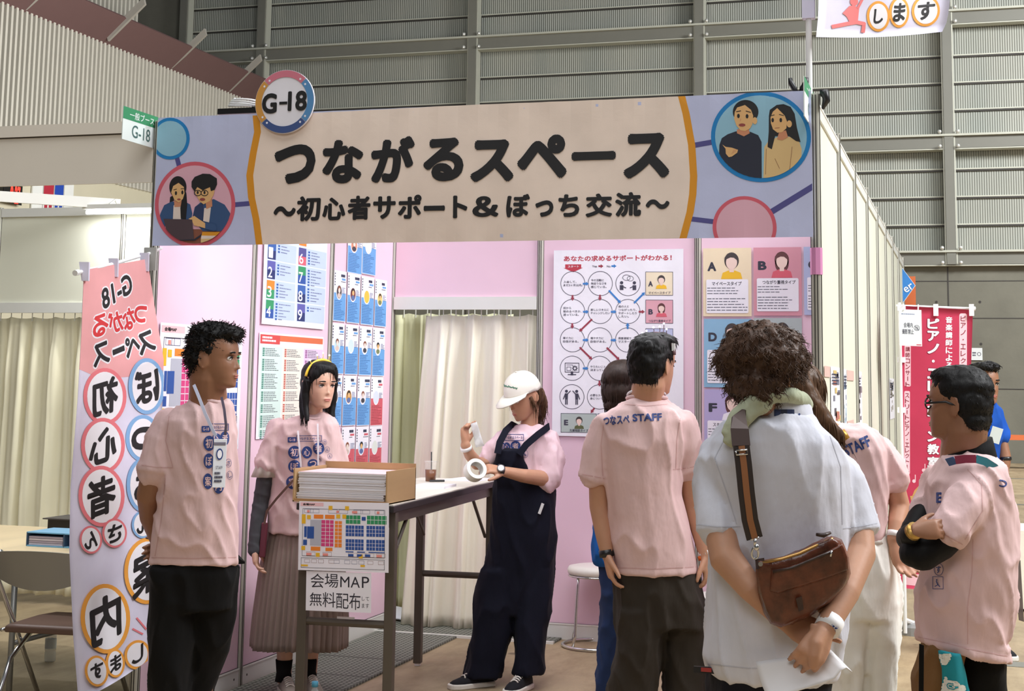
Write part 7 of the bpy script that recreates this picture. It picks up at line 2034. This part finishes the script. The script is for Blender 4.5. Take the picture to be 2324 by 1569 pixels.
b = MB(); b.loft([[B(284, 1016, -.01), B(322, 1010, -.01), B(322, 1010, .0), B(284, 1016, .0)], [B(288, 1058, -.016), B(326, 1050, -.016), B(326, 1050, .0), B(288, 1058, .0)]], LTD); b.lathe([(.006, 0), (.006, .003)], B(306, 1036, -.017), SILVER, 12, -FLATF); b.build('strap_tab', bag)
sp = [B(*q) for q in ((282, 928, -.005), (262, 850, -.012), (248, 740, -.012), (236, 620, -.008), (226, 540, .0), (219, 470, .016), (219, 440, .04), (232, 424, .09), (258, 440, .20))]
ribbon(None, sp[:5], .042, STD, 'strap', bag, .006); ribbon(None, [p - FLATF * .004 for p in sp[:5]], .016, STP, 'strap_stripe', bag, .003); ribbon(None, sp[4:], .046, M('strap_dark_brown', (64, 46, 42), .6), 'strap_pad', bag, .007)
b = MB(); b.tube([B(204, 560, -.010), B(250, 556, -.010), B(252, 574, -.010), B(206, 578, -.010), B(204, 560, -.010)], .0025, SILVER, 6); b.build('buckle', bag, True)
b = MB(); b.tube([B(264, 934, -.008), B(300, 924, -.008)], .003, SILVER, 8); b.tube([B(284, 930, -.01), B(284, 958, -.012)], .004, SILVER, 8); b.tube([B(284 + 14 * math.sin(a), 990 + 24 * math.cos(a), -.012) for a in [i * PI / 8 for i in range(17)]], .003, SILVER, 8); b.ell(B(290, 966, -.014), (.007, .006, .009), SILVER, nu=10, nv=8); b.build('clasp', bag, True)
PPW = M('paper_fold', (240, 238, 240), .6, kind='paper'); b = MB(); V = []
pc = [B(286, 1447, .05), B(602, 1396, .0), B(692, 1488, -.04), B(340, 1600, -.01)]
for i in range(15):
    for j in range(11):
        a, c_ = i / 14, j / 10; p = pc[0].lerp(pc[1], a).lerp(pc[3].lerp(pc[2], a), c_); roll = max(0, a - .8) / .2
        V.append(p + Vector((0, 0, -.012 * math.sin(PI * c_) * (1 - a) + .018 * math.sin(roll * PI) * c_)) - FLATF * (.015 * math.sin(a * PI) * c_))
b.add(V, [(i * 11 + j, i * 11 + j + 1, (i + 1) * 11 + j + 1, (i + 1) * 11 + j) for i in range(14) for j in range(10)], PPW)
o = b.build('folded_paper', smooth=True); md = o.modifiers.new('thickness', 'SOLIDIFY'); md.thickness = .003; tag(o, 'folded white sheet of paper held behind the back by the man in white', 'paper')

# ---- woman in white trousers behind him ----------------------------------------------------------------------------
f = Fig('woman in pink staff tee and white trousers leaning beside the right booth wall', 5.35, 1960, 'mid')
f.head(1808, 900, .222, face=170, nod=20, tilt=14, dd=-.05)
f.neck(1888, 985, 27, .0)
f.rows([(1005, 1895, 1985, .05), (1040, 1880, 2000, .08), (1220, 1890, 1995, .09)], f.body, f.sk); legs_core(f, [(1930, 1250, 0), (1995, 1250, 0)], [(1925, 0), (1990, 0)])
f.limb([(2005, 1040, .0, 27), (2030, 1105, .0, 27), (2042, 1150, .0, 24), (2034, 1190, -.05, 19), (2028, 1222, -.08, 15)], f.body, f.sk)
f.limb([(1872, 1040, .03, 27), (1850, 1110, .05, 26), (1842, 1170, .05, 22), (1850, 1230, .0, 16)], f.body, f.sk)
f.hand(f.P(2028, 1224, -.08), Vector((.1, 0, -1)) + FLATR * .25 - FLATF * .1, -FLATF + FLATR * .3, -1, (.25, .3, .35, .4), .95)
f.hand(f.P(1850, 1230, 0), Vector((0, 0, -1)), FLATR, 1, k=.95)
f.finish_body(.0055)
t = MB()
f.rows([(962, 1880, 1968, .06, .03), (974, 1880, 1984, .08), (990, 1874, 2000, .10), (1020, 1868, 2012, .115), (1080, 1868, 2014, .12), (1150, 1876, 2010, .12), (1190, 1880, 2008, .118), (1215, 1886, 2008, .115), (1232, 1892, 2002, .11)], t, T, 2.3)
f.limb([(1996, 1018, .0, 30), (2020, 1060, .0, 33), (2032, 1095, .0, 33)], t, T); t.tube([f.P(2028, 1088, 0), f.P(2035, 1104, 0)], [f.r(35)] * 2, T, 18)
f.limb([(1884, 1018, .02, 28), (1860, 1085, .04, 32)], t, T)
sh_ = f.cloth(t, 'shirt', .0085, 2, .011, (10.2, 10.2, 5.2), 41, .4)
f.print_on(sh_, lambda sh: sh.text('STAFF', 1912, 1000, 1976, 1026, NV, .035, -.42, lay=0), 'back_print', 1905, 985, 1985, 1045, cellpx=5)
WT_ = M('trousers_white', (246, 245, 238), .75, kind='fabric', bump=.45); t = MB()
f.rows([(1208, 1896, 2004, .10), (1240, 1892, 2018, .115), (1290, 1884, 2034, .13), (1345, 1880, 2044, .135), (1400, 1880, 2042, .13)], t, WT_)
f.rows([(1360, 1880, 1968, .12), (1480, 1882, 1960, .105), (1569, 1884, 1952, .10), (1700, 1886, 1946, .095), (1820, 1888, 1944, .095)], t, WT_); f.rows([(1360, 1956, 2043, .12), (1480, 1956, 2036, .105), (1569, 1958, 2026, .10), (1700, 1960, 2020, .095), (1820, 1962, 2016, .095)], t, WT_)
f.cloth(t, 'trousers', .010, 2, .012, (9.6, 9.6, 3.6), 42, .4)
b = MB(); b.loft([ering(f.P(1950, v, 0), f.r(w), th, 28) for v, w, th in ((1212, 54, .101), (1228, 62, .113))], WT_); b.build('waistband', f.o, True)
f.hair([(0, -.08, .68, .40, .43, .37), (0, -.16, .46, .40, .34, .36), (0, -.24, .24, .36, .24, .24)], HLBR, 600, .10, .0022, 0, .004, 22, 1.0, .02, 43,
       locks=[([f.P(1806, 850, -.12), f.P(1836, 905, -.15), f.P(1866, 950, -.16), f.P(1896, 978, -.16), f.P(1912, 990, -.155)], .2, .06), ([f.P(1830, 870, -.10), f.P(1856, 920, -.13), f.P(1884, 960, -.15), f.P(1908, 986, -.15)], .14, .05), ([f.P(1806, 890, -.12), f.P(1840, 950, -.16), f.P(1880, 986, -.16), f.P(1916, 998, -.155)], .18, .05)])
b = MB(); c = f.P(1914, 990, -.14); b.tube([f.P(1908, 980, -.14), f.P(1922, 998, -.15)], [.016, .013], M('hair_clip_gold', (206, 160, 70), .35, .6), 14); b.build('hair_clip', f.o, True)
b = MB(); b.tube([f.P(2031, 1208, -.07), f.P(2029, 1220, -.078)], [f.r(17.5)] * 2, WB, 18); b.build('wristband', f.o, True)
f.shoe(f.P(1918, 1830, 0), 170, RUB, RUB); f.shoe(f.P(1990, 1830, 0), 170, RUB, RUB)

# ---- man at the right, arms folded ---------------------------------------------------------------------------------------
f = Fig('man in pink tee with folded arms in black sleeves at the right, facing left', 5.0, 2195, 'tan')
f.head(2176, 916, .236, face=-128, nod=0, dd=0)
f.neck(2186, 1020, 48, .02)
f.rows([(1050, 2150, 2240, .06), (1090, 2125, 2275, .08), (1250, 2120, 2285, .09), (1425, 2115, 2265, .10)], f.body, f.sk); legs_core(f, [(2130, 1500, -.02), (2220, 1500, .05)], [(2128, -.02), (2226, .05)])
BS = M('sleeve_black', (9, 9, 11), .6, kind='fabric', bump=.2)
f.limb([(2222, 1110, -.06, 30), (2150, 1210, -.15, 28), (2082, 1255, -.17, 26), (2092, 1236, -.02, 22), (2110, 1205, .10, 18)], f.body, f.sk)
f.limb([(2126, 1110, .14, 30), (2096, 1180, .10, 26), (2066, 1225, .02, 24), (2064, 1218, -.12, 20), (2074, 1206, -.22, 16)], f.body, f.sk)
f.hand(f.P(2110, 1205, .10), FLATR * .3 + Vector((0, 0, .4)) + FLATF * .8, -FLATR, -1, (.4, .45, .5, .5), .9)
f.hand(f.P(2074, 1206, -.235), FLATR * .85 + Vector((0, 0, .10)) - FLATF * .10, FLATF - Vector((0, 0, .3)), 1, (.45, .5, .55, .6), .82)
f.finish_body(.0055)
t = MB()
f.rows([(1022, 2152, 2238, .085, .02), (1036, 2142, 2256, .11), (1056, 2126, 2274, .14), (1090, 2112, 2290, .16), (1150, 2106, 2298, .17), (1220, 2104, 2302, .172), (1300, 2096, 2303, .175), (1350, 2082, 2301, .175), (1400, 2085, 2294, .172), (1440, 2088, 2288, .170)], t, T, 2.3)
# slanting hem
R = []
for k, gr_ in ((0, 0), (1, .0), (2, .004), (3, .004)):
    base = [(1440, 2088, 2288, .170), (1462, 2090, 2286, .170), (1463, 2089, 2286, .172), (1478, 2090, 2285, .172)][k]
    c = f.P((base[1] + base[2]) / 2, base[0], 0); ring = ering(c, f.r((base[2] - base[1]) / 2) + gr_, base[3] + gr_, 28, 2.3); hw = f.r((base[2] - base[1]) / 2)
    R.append([p + Vector((0, 0, -.030 * ((p - c).dot(FLATR) / hw))) for p in ring])
t.loft(R, T)
f.limb([(2226, 1090, -.09, 44), (2196, 1145, -.15, 50), (2158, 1196, -.18, 46)], t, T); t.tube([f.P(2160, 1192, -.18), f.P(2140, 1220, -.19)], [f.r(47), f.r(45)], T, 20)
f.limb([(2130, 1090, .12, 38), (2112, 1130, .12, 38), (2094, 1160, .10, 34)], t, T)
sh_ = f.cloth(t, 'shirt', .0085, 2, .011, (10.2, 10.2, 6.5), 51, .5)
f.print_on(sh_, lambda sh: [sh.line(l_, 2.0, M('seam_pink', (206, 166, 164), .8), 0) for l_ in ([(2084, 1446), (2140, 1458), (2200, 1474), (2286, 1490)], [(2098, 1182), (2140, 1212), (2184, 1236)], [(2196, 1066), (2228, 1100), (2230, 1160), (2190, 1225)], [(2208, 1225), (2206, 1300), (2196, 1380), (2196, 1462)],)], 'hem_stitching', 2078, 1056, 2306, 1510, cellpx=6, lift=.0008)
f.print_on(sh_, lambda sh: (setattr(sh, 'zoom', (2020, 1200, 4.2533)), sh.ring(474, 396, 46, 5, NV, 60, 24, 0), sh.text('す', 450, 362, 496, 432, NV, .02, lay=1), sh.frame(416, 466, 516, 584, 5, NV, 0), sh.line([(452, 510), (468, 545)], 10, NV, 1), sh.line([(440, 560), (468, 545), (486, 562)], 7, NV, 1), sh.circ(456, 498, 7, NV, lay=1), sh.ring(395, 360, 26, 5, NV, 22, 16, 0), sh.line([(430, 340), (474, 330)], 5, NV, 0)), 'tee_print', 2105, 1270, 2146, 1342, cellpx=5)
f.print_on(sh_, lambda sh: (sh.text('E', 2126, 1118, 2138, 1142, NV, .04, lay=0),), 'tee_print', 2118, 1110, 2142, 1150, cellpx=5)
f.print_on(sh_, lambda sh: (sh.text('つ', 2264, 1090, 2284, 1106, NV, .03, .5, lay=0),), 'back_print', 2256, 1080, 2292, 1115, cellpx=5)
t = MB(); f.limb([(2168, 1195, -.15, 40), (2130, 1232, -.16, 41), (2092, 1256, -.17, 39), (2074, 1254, -.16, 34), (2088, 1238, -.04, 28), (2104, 1216, .06, 23)], t, BS, 18); f.cloth(t, 'arm_cover', .006, 2, .003, (9, 9, 9), 52)
t = MB(); f.limb([(2098, 1160, .10, 31), (2076, 1205, .04, 31), (2064, 1224, .0, 29), (2061, 1222, -.10, 26), (2068, 1212, -.19, 21)], t, BS, 18); f.cloth(t, 'arm_cover', .006, 2, .003, (9, 9, 9), 53)
b = MB(); b.tube([f.P(2078, 1203, -.235), f.P(2070, 1210, -.22)], [f.r(19)] * 2, M('bracelet_gold', (196, 156, 84), .35, .7), 16); b.build('bracelet', f.o, True)
t = MB(); t.loft([[p + Vector((0, 0, .035 * (p - f.P(2194, v, .02)).dot(FLATR) / .09)) for p in ering(f.P(2194, v, .02), f.r(w), th, 28)] for v, w, th in ((1062, 66, .105), (1036, 60, .098), (1012, 55, .088))], BLKT); t.build('inner_collar', f.o, True)
LT, LM = M('lanyard_teal', (34, 118, 136), .6), M('lanyard_wine', (132, 38, 66), .6)
LB = M('lanyard_blue', (62, 92, 140), .6)
pts = [f.P(*q) for q in ((2150, 1050, -.13), (2168, 1045, -.165), (2190, 1042, -.175), (2215, 1042, -.17), (2236, 1048, -.15), (2258, 1062, -.12), (2285, 1100, -.02))]
ribbon(f, pts[0:2], .026, LB, 'lanyard', f.o); ribbon(f, pts[1:4], .026, LM, 'lanyard', f.o); ribbon(f, pts[3:], .026, LT, 'lanyard', f.o)
nr = [FLATR] * 2; ribbon(f, [f.P(2300, 1180, -.02), f.P(2304, 1212, -.02)], .022, LM, 'lanyard', f.o); ribbon(f, [f.P(2304, 1212, -.02), f.P(2306, 1246, -.02)], .022, LT, 'lanyard', f.o)
b = MB(); b.tube([f.P(2298, 1248, -.02), f.P(2312, 1248, -.02)], .003, SILVER, 6); b.tube([f.P(2305, 1250, -.02), f.P(2304, 1272, -.02)], .004, SILVER, 6); b.build('clasp', f.o)
b = MB(); b.loft([[f.P(2300, 1275, -.03), f.P(2316, 1272, -.03), f.P(2316, 1272, -.025), f.P(2300, 1275, -.025)], [f.P(2312, 1408, -.03), f.P(2324, 1412, -.03), f.P(2324, 1412, -.025), f.P(2312, 1408, -.025)]], M('card_case_grey', (120, 112, 114), .25, alpha=.8)); b.build('card_case', f.o)
BRT = M('trousers_brown', (122, 88, 52), .8, kind='fabric', bump=.4); TEA = M('towel_teal', (38, 138, 150), .9, kind='fabric', bump=.3)
t = MB(); f.rows([(1415, 2112, 2190, .10, -.02), (1455, 2098, 2188, .11, -.02), (1500, 2086, 2182, .115, -.02), (1535, 2079, 2176, .12, -.02), (1569, 2076, 2170, .12, -.02), (1700, 2084, 2160, .115, -.02), (1905, 2096, 2156, .10, -.02)], t, BRT); f.cloth(t, 'trousers', .010, 2, .012, (9.6, 9.6, 4.8), 54)
t = MB(); f.rows([(1415, 2160, 2268, .11, .03), (1455, 2160, 2272, .12, .03), (1500, 2164, 2278, .13, .03), (1569, 2168, 2272, .13, .03), (1700, 2176, 2262, .115, .04), (1905, 2186, 2254, .10, .04)], t, BLKT); f.cloth(t, 'trousers_right_leg', .010, 2, .012, (9.6, 9.6, 4.8), 55)
b = MB(); b.quadbox([f.P(2086, 1462, -.155), f.P(2097, 1466, -.16), f.P(2096, 1580, -.16), f.P(2085, 1580, -.155)], .004, BLKT); b.build('side_stripe', f.o)
b = MB(); V = []
for i in range(15):
    t_ = i / 14; u0 = 2136 + 4 * t_; u1 = 2172 + 36 * min(1, t_ * 1.1) - 4 * t_; v0 = 1476 + (1600 - 1476) * t_; v1 = 1484 + (1600 - 1484) * t_
    for j in range(9):
        a = j / 8; V.append(f.P(u0 + (u1 - u0) * a, v0 + (v1 - v0) * a, -.165 - .015 * math.sin(a * PI) - .005 * math.sin(a * 9 + t_ * 6)))
b.add(V, [(i * 9 + j, i * 9 + j + 1, (i + 1) * 9 + j + 1, (i + 1) * 9 + j) for i in range(14) for j in range(8)], TEA); tw = b.build('hip_towel', f.o, True); md = tw.modifiers.new('thickness', 'SOLIDIFY'); md.thickness = .012; md.offset = 1
TWW = M('towel_white', (222, 220, 212), .9)
def tw_print(sh):
    sh.zoom = (2020, 1200, 4.2533)
    for cx, cy, r_ in ((540, 1232, 40), (515, 1270, 32), (568, 1222, 26), (590, 1518, 62), (545, 1450, 34), (560, 1570, 60), (660, 1550, 50), (540, 1500, 40), (640, 1580, 50)):
        sh.circ(cx, cy, r_, TWW, lay=0)
    sh.ring(600, 1512, 30, 9, TEA, 30, 20, 1, 0, 5.2); sh.ring(604, 1512, 14, 7, TEA, 14, 14, 1, 2, 6)
f.print_on(tw, tw_print, 'cloud_print', 2134, 1474, 2206, 1569, lift=.014, cellpx=5)
f.hair([(0, -.06, .71, .37, .44, .335), (0, -.17, .52, .365, .31, .34), (0, .07, .88, .33, .31, .15), (0, -.26, .28, .30, .18, .2), (0, .0, .66, .362, .27, .2)], HBLK, 2200, .018, .0016, 0.002, .0035, 40, .7, .22, 56, ez=.56)
b = MB(); b.tube([f.L(-.335, .32, .50), f.L(-.345, .05, .52), f.L(-.34, -.1, .47)], .004, WAT, 6); b.tube([f.L(-.335, .32, .50), f.L(-.25, .39, .50)], .004, WAT, 6)
for sx in (-1, 1):
    b.tube([f.L(sx * .155 + .105 * math.cos(a), -.05 + .435, .495 + .075 * math.sin(a)) for a in [i * PI / 8 for i in range(17)]], .0028, WAT, 6)
b.build('glasses', f.o, True)
f.shoe(f.P(2125, 1915, 0), -80, BLKT, M('sole_dark')); f.shoe(f.P(2225, 1915, .05), -80, BLKT, M('sole_dark'))

# ---- passer-by in blue, far right -------------------------------------------------------------------------------------------
f = Fig('passer-by in blue tee with a badge, beyond the man with folded arms', 8.7, 2246, 'tan')
f.head(2232, 872, .232, face=20, nod=0)
f.neck(2236, 914, 22)
f.rows([(930, 2212, 2262, .06), (1100, 2210, 2262, .09)], f.body, f.sk); legs_core(f, [(2226, 1110, 0), (2252, 1110, .05)], [(2224, 0), (2254, .1)])
f.limb([(2256, 958, .0, 15), (2274, 1004, -.03, 15), (2282, 1040, -.06, 13), (2282, 1060, -.08, 10)], f.body, f.sk); f.limb([(2206, 945, .02, 16), (2200, 1000, .03, 15), (2206, 1060, -.04, 11)], f.body, f.sk)
f.hand(f.P(2282, 1058, -.08), Vector((0, 0, -1)), -FLATR, 1, k=.9); f.hand(f.P(2206, 1060, -.04), Vector((0, 0, -1)), FLATR, -1, k=.9); f.finish_body(.007)
t = MB(); BT2 = M('tee_royal_blue', (24, 78, 168), .75, kind='fabric', bump=.3)
f.rows([(910, 2220, 2254, .06), (925, 2204, 2270, .09), (960, 2204, 2270, .11), (1050, 2206, 2266, .115), (1110, 2206, 2266, .12)], t, BT2); f.limb([(2262, 936, 0, 16), (2273, 990, -.02, 20)], t, BT2); f.limb([(2208, 935, .02, 14), (2202, 980, .03, 17)], t, BT2); f.cloth(t, 'shirt', .010, 2, .011, (11.9, 11.9, 5.2), 61)
t = MB(); f.rows([(1095, 2206, 2266, .11), (1180, 2206, 2268, .12)], t, DT); f.rows([(1160, 2206, 2238, .1), (1440, 2212, 2236, .07)], t, DT); f.rows([(1160, 2236, 2268, .1, .04), (1440, 2244, 2268, .07, .08)], t, DT); f.cloth(t, 'trousers', .011, 2, .012, (9.6, 9.6, 4.8), 62)
b = MB(); b.box(f.P(2260, 988, -.15), (.06, .005, .09), M('badge_card', (206, 214, 214), .4), Matrix.Rotation(.3, 3, 'Y')); b.build('name_badge', f.o)
b = MB(); b.tube([f.P(2282, 1038, -.06), f.P(2283, 1046, -.065)], [f.r(13)] * 2, WAT, 14); b.build('watch', f.o, True)
f.hair([(0, -.10, .72, .37, .42, .32), (0, -.2, .54, .36, .3, .34), (0, .14, .92, .33, .3, .14)], HBLK, 400, .025, .003, .004, .008, 34, .5, .4, 63)
f.shoe(f.P(2224, 1455, 0), 10, CVS, RUB); f.shoe(f.P(2256, 1455, .08), 10, CVS, RUB)
